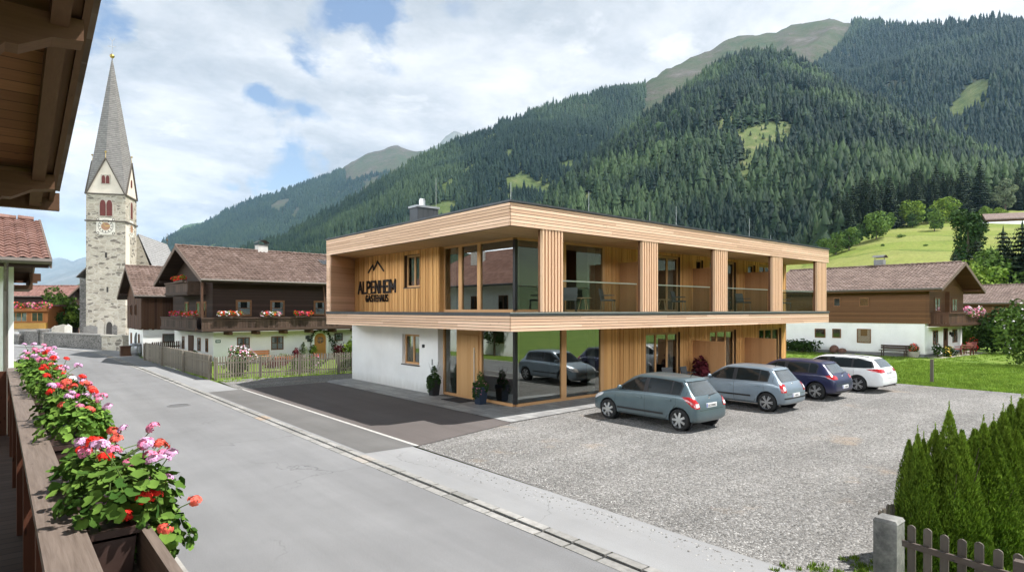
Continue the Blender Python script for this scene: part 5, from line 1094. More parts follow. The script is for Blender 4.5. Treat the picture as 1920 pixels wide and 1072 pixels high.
def lw(ob,x,y,z): a=ob.rotation_euler[2]; l=ob.location; return (l.x+x*math.cos(a)-y*math.sin(a),l.y+x*math.sin(a)+y*math.cos(a),l.z+z)
flower_box('long pink geranium box on the orange wooden balcony',lw(hO,2.6,-1.15,3.75),rot,3.6,['petal_pink','petal_magenta','petal_coral'],21,h=.7,n=700,leaf=.12,droop=.3)
chalet_far('village_house','white village house with dark gable peeking out beside the red roofed house',104,0,112,rot,5,6,5.5,6.4,8.0)
chalet_far('village_house','long low village roof left of the church tower, behind the tree',118,0,125,rot+.5,14,8,3.5,5.6,6.9)
chalet_far('shed','shed with smooth grey metal roofs beside the church tower',122,0,100,rot,9,5,2.5,3.9,4.9,tile='zinc_light',wall='plaster_warm')
chalet_far('shed','lower grey roofed lean-to in front of the metal roofed shed',136,0,94,rot,5,4,1.6,2.4,3.5,tile='zinc_light',wall='plaster_warm')
p=at(140,581,86); t=thing('grave_chapel','little plastered chapel with a brick red arch behind the graveyard wall','chapel',(p.x,p.y,0),rot); b=MB(); b.prism([(-2.6,0),(1.2,0),(1.2,2.6),(-.2,3.1),(-2.6,1.9)],1,0,3); b.build('wall','cream',t); b=MB(); lancet(b,-.2,0,1.85,1.5,-.12,-.002); f=b.build('arch','tile_red',t); b=MB(); lancet(b,.0,0,1.65,1.0,-.14,-.121); b.build('door','room_dark',f)
for i,(px,d,h,lb) in enumerate([(128,70,1.5,'white headstone rising above the middle of the graveyard wall'),(118,70.5,1.5,'broad pale grave monument left of the white headstone'),(108,71,1.35,'low mossy gravestone further left along the wall'),(103,72,1.3,'leftmost gravestone near the gap in the wall'),(215,72,1.45,'dark gravestone to the right of the church portal'),(170,72,1.4,'flat gravestone slab left of the church portal')]):
    p=at(px,581,d); b=MB(); w_=(.35,.8,.5,.3,.25,.7)[i]; b.box(-w_-.1,-.15,0,w_+.1,.15,.25); b.prism([(-w_,.25),(w_,.25),(w_,h),(0,h+.25),(-w_,h)],1,-.1,.1); o=b.build('gravestone',('clock_white','stone_trim','rubble','stone_trim','rubble_grey','coping_grey')[i]); o.location=(p.x,p.y,0); o.rotation_euler.z=rot; tag(o,lb,'gravestone')
for px,d,h,rx,mt,lb,sd in ((112,84,6.2,2.6,'leaf','rounded green tree left of the church, behind the wall',31),(97,82,3.2,1.7,'leaf_dark','dark bush below the dark balconies at the left',32),(134,85,4.6,1.3,'leaf','slim green tree touching the metal roofed shed',33),(112,104,8.0,1.6,'leaf_bright','tree growing between the far village roofs',34),(60,125,9.6,1.7,'leaf','tree top poking above the red village roof',35)):
    p=at(px,581,d); broadleaf('village_tree',lb,(p.x,p.y,0),h,rx,1800,.22,mt,sd,.15)
p=at(140,581,83); shrub('weeping_tree','yellow green weeping bush arching beside the tower',(p.x,p.y,1.6),1.5,1.,1.6,500,.2,'leaf_bright',36)
# ================= cars
def paint(name,c,metal=.35,rough=.32):
    m,nt,bs=newmat(name); co=nt.geo().outputs['Position']
    cc=nt.mix(1.,c,nt.rng(nt.noise(co,2.2,4,.6),.3,.7,.9,1.08),'MULTIPLY'); z=nt.n('SeparateXYZ',{0:nt.obj()}).outputs[2]
    cc=nt.mix(nt.math('MULTIPLY',nt.rng(z,.5,.2,0,.45),nt.noise(nt.obj(),5,4,.6)),cc,(.22,.2,.17))
    setp(nt,bs,col=cc,rough=rough,metal=metal,coat=.45); bs.inputs['Coat Roughness'].default_value=.06; M[name]=m
paint('paint_teal',(.085,.125,.142)); paint('paint_silver',(.20,.25,.295)); paint('paint_navy',(.012,.015,.06),.2); paint('paint_white',(.72,.73,.73),0,.4)
plain('tyre',(.018,.018,.018),.85,.2,20,objco=True); plain('rim',(.48,.49,.5),.35,.1,9,metal=.8,objco=True); plain('trim_black',(.02,.02,.022),.55); plain('chrome',(.65,.66,.67),.15,metal=1)
plain('lamp_red',(.42,.012,.014),.18,.1,6,coat=.8); plain('lamp_clear',(.72,.70,.70),.2,coat=.8); plain('plate_white',(.75,.75,.74),.5); plain('plate_blue',(.03,.07,.35),.5)
m,nt,bs=newmat('car_glass'); setp(nt,bs,col=(.012,.016,.017),rough=.06,spec=.45); M['car_glass']=m
m,nt,bs=newmat('car_glass_rear'); setp(nt,bs,col=(.05,.06,.062),rough=.05,spec=.9,coat=.6); M['car_glass_rear']=m
def body_mesh(st,axles,wr,W):
    """loft the body from cross sections (y, zbot, ztop, zbelt, halfwidth, roof halfwidth), smooth it and cut the wheel arches"""
    bm=bmesh.new(); rings=[]
    for (y,zb,zt,zl,w,wr_) in st:
        glass=zt-zl>.16
        half=[(0,zb),(.8*w,zb),(.965*w,zb+.07),(w,zb+(zl-zb)*.48),(.985*w,zl-.06),(.955*w,zl),(wr_+(.04 if glass else 0),zt-(.075 if glass else .02)),(wr_*.82,zt-.008),(0,zt)]
        ring=half+[(-x,z) for x,z in half[-2:0:-1]]
        rings.append([bm.verts.new((x,y,z)) for x,z in ring])
    n=len(rings[0])
    for a,b in zip(rings[:-1],rings[1:]):
        for i in range(n): bm.faces.new((a[i],a[(i+1)%n],b[(i+1)%n],b[i]))
    bm.faces.new(rings[0]); bm.faces.new(rings[-1][::-1]); bmesh.ops.recalc_face_normals(bm,faces=bm.faces)
    cr=bm.edges.layers.float.new('crease_edge')
    for r_ in rings:
        pass
    for a,b in zip(rings[:-1],rings[1:]):
        for i in (2,5,n-5,n-2):
            e=bm.edges.get((a[i],b[i])); 
            if e: e[cr]=.45
    me=bpy.data.meshes.new('b'); bm.to_mesh(me); bm.free()
    ob=bpy.data.objects.new('b',me); COL.objects.link(ob); ob.modifiers.new('s','SUBSURF').levels=3
    cb=bmesh.new()
    for y in axles:
        for sx_ in (-1,1):
            bmesh.ops.create_cone(cb,cap_ends=True,segments=40,radius1=wr+.045,radius2=wr+.045,depth=.5,matrix=Matrix.Translation((sx_*(W/2+.02),y,wr+.01))@Matrix.Rotation(PI/2,4,'Y'))
    cm=bpy.data.meshes.new('c'); cb.to_mesh(cm); cb.free(); co=bpy.data.objects.new('c',cm); COL.objects.link(co)
    bo=ob.modifiers.new('d','BOOLEAN'); bo.object=co; bo.operation='DIFFERENCE'; bo.solver='EXACT'
    dg=bpy.context.evaluated_depsgraph_get(); out=bpy.data.meshes.new_from_object(ob.evaluated_get(dg)); 
    for o in (ob,co): bpy.data.objects.remove(o)
    out.polygons.foreach_set('use_smooth',[True]*len(out.polygons)); out.set_sharp_from_angle(angle=R(35)); return out
def patch(bvh,poly,kind,side,off=.004,cell=.07,th=.0):
    """a thin skin lying on the body: polygon given in (y,z) seen from the side, or (x,z) from the rear/front, or along a diagonal"""
    bm=bmesh.new(); f=bm.faces.new([bm.verts.new((p[0],p[1],0)) for p in poly])
    xs=[p[0] for p in poly]; ys=[p[1] for p in poly]
    for ax,(lo,hi) in ((0,(min(xs),max(xs))),(1,(min(ys),max(ys)))):
        k=int((hi-lo)/cell)
        for i in range(1,k+1):
            c=lo+(hi-lo)*i/(k+1); bmesh.ops.bisect_plane(bm,geom=bm.verts[:]+bm.edges[:]+bm.faces[:],plane_co=(c,0,0) if ax==0 else (0,c,0),plane_no=(1,0,0) if ax==0 else (0,1,0))
    if kind=='side': d=Vector((-side,0,0)); pos=lambda p: Vector((side*3,p.x,p.y))
    elif kind=='rear': d=Vector((0,1,0)); pos=lambda p: Vector((p.x,-5,p.y))
    elif kind=='front': d=Vector((0,-1,0)); pos=lambda p: Vector((p.x,5,p.y))
    elif kind=='top': d=Vector((0,0,-1)); pos=lambda p: Vector((p.x,p.y,4))
    else:
        d=Vector(kind[0]).normalized(); t=Vector(kind[1]).normalized(); an=Vector(kind[2]); pos=lambda p: an-d*4+t*p.x+Vector((0,0,p.y))
    bad=[]
    for v in bm.verts:
        o=pos(v.co); h=bvh.ray_cast(o,d)
        if h[0] is None: bad.append(v); continue
        nn=h[1] if h[1].dot(d)<0 else -h[1]
        v.co=h[0]-d*off*.5+nn*off*.6
    bmesh.ops.delete(bm,geom=bad,context='VERTS'); bmesh.ops.recalc_face_normals(bm,faces=bm.faces)
    vs=[v.co.copy() for v in bm.verts]; bm.verts.index_update(); fs=[[v.index for v in f.verts] for f in bm.faces]; bm.free(); return vs,fs
WH={}
def wheel(P,x,y,r,side,style):
    wd=.19; w=thing_part('wheel',P,(x,y,r))
    key=(r,style,side)
    if key not in WH:
        b=MB(); s=side; b.lathe([(r*.72,-wd/2),(r*.93,-wd/2),(r,-wd*.32),(r,wd*.32),(r*.93,wd/2),(r*.76,wd/2),(r*.72,wd*.42)],n=36,axis=0); ty=b.build('tyre','tyre',None,True); 
        b=MB(); o_=s*(wd*.36); b.lathe([(r*.74,s*wd*.46),(r*.72,s*wd*.47),(r*.69,s*wd*.36),(r*.67,-s*wd*.2)],n=36,axis=0,m=0)
        ns,da_,wd_={'seven':(7,0,.062),'ten':(5,.17,.034),'twin':(6,.15,.030)}[style]
        for i in range(ns):
            a0=2*PI*i/ns
            for da in ((-da_,da_) if da_ else (0,)):
                a=a0+da*.5; c,q=math.cos(a),math.sin(a); a2=a0+da; c2,q2=math.cos(a2),math.sin(a2)
                b.bar((o_+s*.008,r*.12*c,r*.12*q),(o_-s*.002,r*.71*c2,r*.71*q2),wd_*r/.3,.024,up=(1,0,0))
        b.lathe([(0,o_+s*.022),(r*.13,o_+s*.02),(r*.19,o_+s*.006)],n=18,axis=0)
        b.m=1; b.lathe([(r*.71,o_-s*.03),(0,o_-s*.035)],n=28,axis=0,m=1)
        ri=b.build('rim',['rim','trim_black']); WH[key]=(ty.data,ri.data); bpy.data.objects.remove(ty); bpy.data.objects.remove(ri)
    link('tyre',WH[key][0],w); link('rim',WH[key][1],w)
def thing_part(name,P,loc):
    o=bpy.data.objects.new(name,None); COL.objects.link(o); o.parent=P; o.location=loc; o.empty_display_size=.1; return o
def car(label,loc,rz,pt,st,W,axles,wr,style,front_door,rear_door,rear_win,tail,plate,belt,extra):
    P=thing('parked_car',label,'car',loc,rz,'cars parked on the gravel in front of the guest house')
    me=body_mesh(st,axles,wr,W); me.materials.clear(); me.materials.append(M[pt]); bod=link('body',me,P)
    bv=BVHTree.FromPolygons([v.co[:] for v in me.vertices],[p.vertices[:] for p in me.polygons])
    def put(name,poly,kind,side,mt,off=.004,parent=P,cell=.07):
        vs,fs=patch(bv,poly,kind,side,off,cell); b=MB(); b.add(vs,fs); return b.build(name,mt,parent,True)
    for s in (1,-1):
        b0=min(p[0] for p in rear_door+front_door); b1=max(p[0] for p in front_door)
        outl=extra['dlo']; put('window_surround',outl,'side',s,'trim_black',.003)
        for nm,poly in (('front_window',front_door),('rear_window',rear_door))+tuple(('quarter_window',q) for q in extra.get('quarter',())): put(nm,poly,'side',s,'car_glass',.007)
        for seam in extra['seams']:
            for (p,q) in zip(seam[:-1],seam[1:]):
                d=Vector((q[0]-p[0],q[1]-p[1])).normalized(); n_=Vector((-d.y,d.x))*.0045
                put('door_seam',[(p[0]+n_.x,p[1]+n_.y),(q[0]+n_.x,q[1]+n_.y),(q[0]-n_.x,q[1]-n_.y),(p[0]-n_.x,p[1]-n_.y)],'side',s,'trim_black',.002,cell=.12)
        for (y,z) in extra['handles']:
            h=bv.ray_cast(Vector((s*3,y,z)),Vector((-s,0,0)))[0]; b=MB(); b.box(h.x-.01*s,y-.09,z-.016,h.x+.03*s,y+.09,z+.016); b.build('door_handle',extra.get('hmat',pt),P)
        if 'strip' in extra:
            y0,y1,za,zb=extra['strip']; put('side_moulding',[(y0,za),(y1,zb),(y1,zb+.055),(y0,za+.055)],'side',s,'trim_black',.016)
        # mirror
        y,z=extra['mirror']; h=bv.ray_cast(Vector((s*3,y,z)),Vector((-s,0,0)))[0]; b=MB(); b.ball((h.x+s*.09,y-.02,z+.055),.1,12,8,sc=(1.,.62,.72)); b.box(h.x-.02*s,y-.03,z-.02,h.x+s*.06,y+.03,z+.02); b.build('mirror',pt,P,True)
        for nm,poly,mt in tail: 
            kd=extra['taildir']; 
            put(nm,poly,((-s*kd[0],kd[1],0),(s*kd[1],kd[0],0),(s*W*.42,st[0][0]+.16,0)),s,mt,.010 if mt=='lamp_red' else .016,cell=.05)
        put('headlight',extra['head'],((-s*.6,-.8,0),(s*.8,-.6,0),(s*W*.38,st[-1][0]-.22,0)),s,'lamp_clear',.008)
        for y in axles: wheel(P,s*(W/2-.105),y,wr,s,style)
        for y in axles:   # wheel housing
            b=MB(); b.lathe([(.05,-s*.0),(wr+.04,0),(wr+.04,s*.1)],n=24,axis=0); b.v=[(x+s*(W/2-.225),yy+y,z+wr) for x,yy,z in b.v]; b.build('wheel_housing','trim_black',P)
    put('back_window',rear_win,'rear',1,'car_glass_rear',.006)
    put('windscreen',extra['screen'],'front',1,'car_glass',.005)
    if 'seal' in extra: pass
    # number plate on the rear
    px_,pz=plate; h=bv.ray_cast(Vector((px_,-5,pz)),Vector((0,1,0)))[0]; y=h.y-.015
    b=MB(); b.box(px_-.26,y,pz-.06,px_+.26,y+.02,pz+.06); pl=b.build('number_plate','plate_white',P); b=MB(); b.box(px_-.255,y-.003,pz-.055,px_-.215,y-.0005,pz+.055); b.build('plate_band','plate_blue',pl)
    cu_=bpy.data.curves.new('t','FONT'); cu_.body=extra['reg']; cu_.size=.088; cu_.align_x='CENTER'; cu_.offset=.001; ob=bpy.data.objects.new('t',cu_); COL.objects.link(ob); me2=bpy.data.meshes.new_from_object(ob.evaluated_get(bpy.context.evaluated_depsgraph_get())); bpy.data.objects.remove(ob)
    for v in me2.vertices: v.co=(px_+.02+v.co.x*1.05,y-.004,pz-.036+v.co.y)
    me2.materials.append(M['sign_black']); link('plate_lettering',me2,pl)
    ez=extra['emblem']; h=bv.ray_cast(Vector((0,-5,ez)),Vector((0,1,0)))[0]; b=MB(); b.lathe([(0,-.012),(.035,-.012),(.042,0)],(0,h.y,ez),16,axis=1); b.build('badge','chrome',P)
    if extra.get('wiper'):
        a,c=extra['wiper']; pts=[]
        for t in (0,.5,1): q=(a[0]+(c[0]-a[0])*t,a[1]+(c[1]-a[1])*t); h=bv.ray_cast(Vector((q[0],-5,q[1])),Vector((0,1,0)))[0]; pts.append(h+Vector((0,-.025,0)))
        b=MB(); b.tube(pts,.012); b.build('wiper','trim_black',P)
    if 'aerial' in extra:
        y=extra['aerial']; h=bv.ray_cast(Vector((0,y,4)),Vector((0,0,-1)))[0]; b=MB(); b.cyl(h,h+Vector((0,-.16,.24)),.008,.004,6); b.build('aerial','trim_black',P)
    if 'bumper' in extra: put('bumper_trim',extra['bumper'],'rear',1,extra.get('bmat','trim_black'),.006)
    tg=extra.get('gate',.60)
    for p,q in (((-.58,tg),(.58,tg)),((-.58,tg),(-.68,.93)),((.58,tg),(.68,.93))):
        d=Vector((q[0]-p[0],q[1]-p[1])).normalized(); n_=Vector((-d.y,d.x))*.005
        put('tailgate_seam',[(p[0]+n_.x,p[1]+n_.y),(q[0]+n_.x,q[1]+n_.y),(q[0]-n_.x,q[1]-n_.y),(p[0]-n_.x,p[1]-n_.y)],'rear',1,'trim_black',.002,cell=.1)
    put('roof_edge_trim',extra['edge'],'rear',1,pt,.03,cell=.06)
    return P
def hatch_st(L,W,Hh,ro,rake=0.,long=0.):
    """stations for a hatchback: y from rear bumper (-ro from rear axle at y=0) forwards"""
    w=W/2; y0=-ro
    k=Hh/1.48
    T=[(0.0,.34,.54,.50,.84,.66),(.012,.26,.80,.72,.935,.78),(.035,.235,.95,.87,.97,.80),(.062,.22,1.03,.92,.98,.76),(.105,.2,1.27*k,.95,.985,.715),(.135,.2,1.40*k,.96,.988,.70),(.17,.2,1.443*k,.96,.99,.695),(.32,.2,1.475*k,.955,1.0,.695),(.48,.2,1.48*k,.945,1.0,.695),(.565,.2,1.455*k,.935,1.0,.695),(.64,.2,1.30*k,.925,.995,.69),(.72,.2,1.06,.915,.99,.71),(.765,.2,.965,.90,.985,.76),(.86,.2,.875,.82,.97,.78),(.93,.2,.79,.73,.93,.74),(.975,.22,.68,.62,.83,.64),(1.0,.32,.50,.47,.66,.5)]
    return [(y0+f*L,zb,zt,zl,ww*w,rr_*w) for f,zb,zt,zl,ww,rr_ in T]
# teal hatchback, nearest
E1=dict(dlo=[(2.36,.965),(1.55,1.375),(1.0,1.395),(.35,1.375),(.02,1.34),(-.06,1.25),(-.03,.99)],seams=[[(2.28,.9),(2.30,.55),(2.15,.32)],[(1.17,.98),(1.18,.5),(1.15,.30)],[(.12,.98),(.10,.72),(.36,.42),(.45,.30)],[(1.15,.30),(2.15,.30)],[(.45,.3),(1.15,.3)],[(-.17,1.36),(-.19,1.0)]],
  handles=[(1.36,.80),(.34,.83)],strip=(.52,2.2,.40,.40),mirror=(2.12,.98),taildir=(.55,.84),head=[(-.18,.60),(.10,.60),(.30,.72),(.34,.80),(-.1,.74)],screen=[(-.62,.97),(.62,.97),(.5,1.36),(-.5,1.36)],quarter=[[(.26,1.005),(.26,1.35),(.06,1.325),(-.02,1.24),(.01,1.01)]],reg='BG 500BG',emblem=.90,wiper=((.05,.97),(.40,1.00)),aerial=.15,edge=[(-.54,1.345),(.54,1.345),(.50,1.40),(-.50,1.40)])
car('teal blue hatchback nearest the camera, parked beside the corner glazing',(15.36,9.95,.02),0,'paint_teal',hatch_st(3.92,1.66,1.49,.56),1.68,(0,2.58),.305,'seven',
  [(2.24,.99),(1.53,1.355),(1.24,1.375),(1.24,.99)],[(1.10,.99),(1.10,1.38),(.31,1.365),(.31,1.0)],[(-.60,.985),(.60,.985),(.52,1.335),(-.52,1.335)],
  [('tail_light',[(-.17,.66),(-.16,.78),(-.06,.90),(.10,.965),(.24,.955),(.17,.84),(.06,.70),(-.02,.655)],'lamp_red'),('reversing_light',[(-.15,.70),(-.14,.79),(-.02,.79),(-.04,.69)],'lamp_clear')],(0,.72),None,E1)
# silver-blue hatchback
E2=dict(E1); E2.update(strip=(.55,2.15,.46,.46),reg='I 482KL',emblem=.93,aerial=.1,taildir=(.5,.87),bumper=[(-.75,.45),(.75,.45),(.75,.50),(-.75,.50)],wiper=None)
car('silver blue hatchback second from the guest house corner',(20.34,9.95,.02),0,'paint_silver',hatch_st(3.95,1.67,1.49,.62),1.67,(0,2.5),.315,'twin',
  [(2.20,.99),(1.53,1.345),(1.24,1.365),(1.24,.99)],[(1.10,.99),(1.10,1.37),(.31,1.355),(.31,1.0)],[(-.60,.99),(.60,.99),(.52,1.335),(-.52,1.335)],
  [('tail_light',[(-.15,.67),(-.14,.93),(.05,.95),(.09,.84),(.06,.67)],'lamp_red'),('reversing_light',[(-.10,.73),(-.13,.79),(-.10,.86),(-.03,.87),(.0,.80),(-.03,.73)],'lamp_clear')],(.0,.56),None,E2)
# navy hatchback
E3=dict(E1); E3.pop('strip'); E3.pop('aerial'); E3.update(reg='I 719MP',emblem=.88,taildir=(.5,.87),bumper=[(-.78,.26),(.78,.26),(.76,.36),(-.76,.36)],edge=[(-.55,1.32),(.55,1.32),(.52,1.375),(-.52,1.375)],hmat='paint_navy')
car('dark navy blue hatchback between the silver and the white car',(24.45,10.1,.02),0,'paint_navy',hatch_st(4.25,1.76,1.46,.74),1.76,(0,2.62),.325,'ten',
  [(2.24,.99),(1.55,1.32),(1.24,1.34),(1.24,.99)],[(1.10,.99),(1.10,1.345),(.31,1.33),(.31,1.0)],[(-.62,1.0),(.62,1.0),(.53,1.31),(-.53,1.31)],
  [('tail_light',[(-.24,.79),(-.22,.90),(.05,.95),(.20,.92),(.16,.82),(.02,.79)],'lamp_red')],(.0,.50),None,E3)
# white estate
def estate_st(L,W,Hh,ro):
    w=W/2; T=[(0.0,.34,.54,.50,.84,.66),(.012,.26,.80,.72,.93,.78),(.03,.24,.98,.88,.965,.78),(.05,.22,1.08,.93,.975,.75),(.095,.2,1.36*Hh/1.48,.97,.985,.70),(.13,.2,1.42*Hh/1.48,.97,.99,.69),(.30,.2,1.47*Hh/1.48,.96,1.0,.70),(.48,.2,1.48*Hh/1.48,.95,1.0,.70),(.56,.2,1.45*Hh/1.48,.935,1.0,.70),(.635,.2,1.28*Hh/1.48,.925,.995,.69),(.72,.2,1.03,.91,.99,.71),(.76,.2,.95,.89,.985,.76),(.86,.2,.86,.81,.97,.78),(.93,.2,.78,.72,.93,.74),(.975,.22,.67,.61,.83,.64),(1.0,.32,.50,.47,.66,.5)]
    return [(-ro+f*L,zb,zt,zl,ww*w,rr_*w) for f,zb,zt,zl,ww,rr_ in T]
E4=dict(dlo=[(2.45,.965),(1.6,1.36),(.9,1.40),(.1,1.385),(-.50,1.26),(-.62,1.02),(-.3,.99)],seams=[[(2.4,.9),(2.4,.5),(2.25,.3)],[(1.2,.98),(1.2,.5),(1.17,.3)],[(.16,.98),(.14,.72),(.40,.42),(.5,.3)],[(.5,.3),(2.25,.3)]],handles=[(1.4,.83),(.36,.86)],mirror=(2.2,.98),taildir=(.5,.87),head=[(-.18,.60),(.10,.60),(.30,.72),(.34,.80),(-.1,.74)],screen=[(-.64,.96),(.64,.96),(.52,1.34),(-.52,1.34)],quarter=[[(.18,1.0),(.18,1.355),(-.45,1.245),(-.55,1.04),(-.3,1.01)]],reg='I 350TD',emblem=.98,bumper=[(-.75,.27),(.75,.27),(.73,.34),(-.73,.34)],edge=[(-.55,1.345),(.55,1.345),(.52,1.39),(-.52,1.39)])
WE=car('white estate car farthest from the camera, at the grass edge',(28.05,9.95,.02),0,'paint_white',estate_st(4.6,1.80,1.47,.98),1.80,(0,2.66),.33,'ten',
  [(2.32,.99),(1.60,1.33),(1.26,1.355),(1.26,.99)],[(1.14,.99),(1.14,1.36),(.26,1.35),(.26,.99)],[(-.62,1.03),(.62,1.03),(.53,1.335),(-.53,1.335)],
  [('tail_light',[(-.30,.84),(-.28,.95),(.05,.99),(.34,.95),(.22,.86),(.0,.83)],'lamp_red')],(.0,.80),None,E4)
b=MB(); 
for s in (-1,1): b.tube([(s*.56,-.35,1.43),(s*.57,.0,1.475),(s*.575,.8,1.50),(s*.57,1.5,1.47)],.016)
b.build('roof_rail','trim_black',WE)
b=MB(); b.cyl((.45,-1.0,.27),(.45,-.8,.27),.035); b.cyl((.55,-1.0,.27),(.55,-.8,.27),.035); b.build('exhaust_pipe','chrome',WE)
# ================= the house we look from: eave, balcony and flowers
wood('soffit_old',(.14,.06,.026),(.31,.145,.064),0,lines=(1,.155)); wood('beam_old',(.075,.037,.019),(.19,.10,.054),0); wood('rafter_old',(.075,.038,.022),(.16,.085,.048),1)
wood('rail_wood',(.07,.05,.038),(.25,.20,.165),1,rough=.65,isl=.2,grain=1.6); wood('rail_red',(.06,.02,.011),(.12,.045,.024),2); wood('deck_old',(.05,.032,.024),(.10,.07,.052),0,lines=(1,.14)); plain('box_brown',(.055,.032,.026),.45,.1,5,spec=.5)
HH=thing('alpine_house','near house with dark wooden eave overhead and a balcony with geraniums along its rail','house',(-1.4,4,0)); ho=(-1.4,4,0)
def hb(): return MB(ho)
# gable overhang: slope falls away along the street
def ez(v): return 5.29-(v-4.47)*(5.29-4.54)/(7.88-4.47)
ue=.45; va,vb=-3.5,7.85
def slab(b,ua,ub,z0,z1,v_a=va,v_b=vb): b.add([(u,v,ez(v)+dz) for dz in (z0,z1) for v in (v_a,v_b) for u in (ua,ub)],[(0,2,3,1),(4,5,7,6),(0,1,5,4),(2,6,7,3),(0,4,6,2),(1,3,7,5)])
b=hb(); slab(b,-1.45,ue-.04,.06,.10); eo=b.build('eave_soffit','soffit_old',HH)
b=hb(); slab(b,ue-.04,ue,-.03,.22); slab(b,ue-.1,ue-.042,.0,.12); b.build('bargeboard','rafter_old',eo)
b=hb(); slab(b,ue-.20,ue-.105,-.10,.058); b.build('rafter','rafter_old',eo)
b=hb(); slab(b,-.55,-.45,-.10,.058); b.build('rafter','rafter_old',eo)
b=hb(); slab(b,-7.5,ue+.06,.12,.30,va,vb+.1); b.build('roof','tile_brown',HH)
for v in (4.75,7.25,2.6):
    z=ez(v)-.10; b=hb(); b.prism([(-1.4,z-.22),(-.02,z-.22),(.04,z-.15),(.10,z-.15),(.26,z-.06),(ue-.03,z-.04),(ue-.03,z+.09),(-1.4,z+.09)],1,v-.09,v+.09); b.build('purlin','beam_old',eo)
b=hb(); b.box(-1.4,vb-.02,ez(vb)-.12,ue+.05,vb+.06,ez(vb)+.06); b.build('eave_fascia','rafter_old',eo)
# body of the house
b=hb(); b.box(-9,-12,-.1,-1.4,7,4.1); b.build('wall','plaster',HH)
b=hb(); b.add([(-9.6,-13,3.9),(-1.35,-13,3.9),(-1.35,7.4,3.9),(-9.6,7.4,3.9),(-5.2,-9,6.8),(-5.2,3,6.8)],[(0,1,4),(1,2,5,4),(2,3,5),(3,0,4,5)]); b.build('roof','tile_red',HH)
b=hb(); b.box(-4.6,-1.,5.6,-3.8,-.2,7.4); b.build('chimney','chimney_white',HH)
for v in (-9,-6,-3): window(HH,ho,0,-1.4,v,v+1.1,2.2,3.4,1,mats=('win_brown','pane'),mull=1,curtain=False,back=None)
# balcony
RZ=2.52
b=hb(); b.box(-1.4,-4,1.42,.262,12.1,1.5); b.build('balcony_floor','deck_old',HH)
b=hb(); b.box(.125,-3.,RZ-.045,.275,12.0,RZ); b.build('handrail','rail_wood',HH)
b=hb(); b.box(.16,-3.,RZ-.22,.24,12.,RZ-.05); b.build('rail_beam','rail_red',HH)
for v in (1.9,3.3,4.9,6.6,8.4,10.2,11.9): b=hb(); b.box(.13,v,1.5,.25,v+.12,RZ-.046); b.build('baluster','rail_red',HH)
b=hb()
for i in range(70):
    v=.3+i*.165
    b.box(.262,v,1.45,.285,v+.155,RZ-.24)
b.build('balcony_boards','rail_red',HH)
b=hb(); b.box(.276,-3,RZ-.235,.46,12.,RZ-.21); b.build('flower_tray','rail_wood',HH)
b=hb(); b.box(.462,-3,RZ-.24,.50,12.,RZ-.035); b.build('tray_board','rail_wood',HH)
b=hb(); [b.box(-1.4+.17*i,12.02,1.5,-1.4+.17*i+.16,12.05,RZ-.05) for i in range(10)]; b.build('balcony_end_boards','rail_red',HH)
# house across the street, mirrored in the upper corner glazing
MH=thing('street_house','white house with hipped red brown roof across the street, mirrored in the corner glazing','house',(-1.5,33,0)); b=MB(); b.box(-9,0,-.1,0,15,5.4); b.build('wall','plaster',MH)
b=MB(); b.add([(-10,-1,5.3),(1,-1,5.3),(1,16,5.3),(-10,16,5.3),(-4.5,5,8.6),(-4.5,12,8.6)],[(0,1,4),(1,2,5,4),(2,3,5),(3,0,4,5)]); r_m=b.build('roof','tile_red',MH); b=MB(); b.box(-2.9,8,7.2,-2.1,9,8.9); b.build('chimney','chimney_white',r_m); b=MB(); b.cyl((1.05,-1,5.25),(1.05,16,5.25),.08,n=8); b.build('gutter','zinc',r_m)
for a in (1.5,5.,9.,12.): simple_window(MH,0,0,a,a+1.1,3.3,4.5,1,mull=1,curt=False)
for a in (2.,10.): simple_window(MH,0,0,a,a+1.1,.9,2.1,1,mull=1,curt=False)
# neighbour
N2=thing('white_house','white house with red brown tiles at the left edge, beyond the balcony end','house',(.34,20,0),R(0))
b=MB(); b.box(-9,0,-.1,0,9,4.55); b.build('wall','plaster',N2)
nr_=gable_roof(N2,-9.5,.72,8.2,4.66,6.18,1.0,'tile_red',wt=.24,rt=.33,gutter='gutter_brown',verge='verge',under='old_x')
b=MB(); b.tube([(-.16,-1.0,4.55),(-.16,-.9,4.4),(-.16,-.1,3.9),(-.16,-.08,0)],.05,8); b.build('drainpipe','gutter_brown',N2)
b=MB(); b.box(0.,.6,3.95,.40,3.5,4.05); b.box(0.34,.6,4.05,.40,3.5,4.4); b.box(0,1.2,4.2,.6,1.4,4.4); b.box(0,3.,4.2,.6,3.2,4.4); b.build('gable_balcony','old_v',N2)
b=MB(); b.box(-9,-.03,-.1,.02,-.001,.35); b.build('plinth','stone_base',N2)
p=gnd(30,662); shrub('barberry_bush','dark purple bush at the corner of the white house',(.75,19.2,0),.35,.4,1.9,700,.07,'purple_leaf',71)
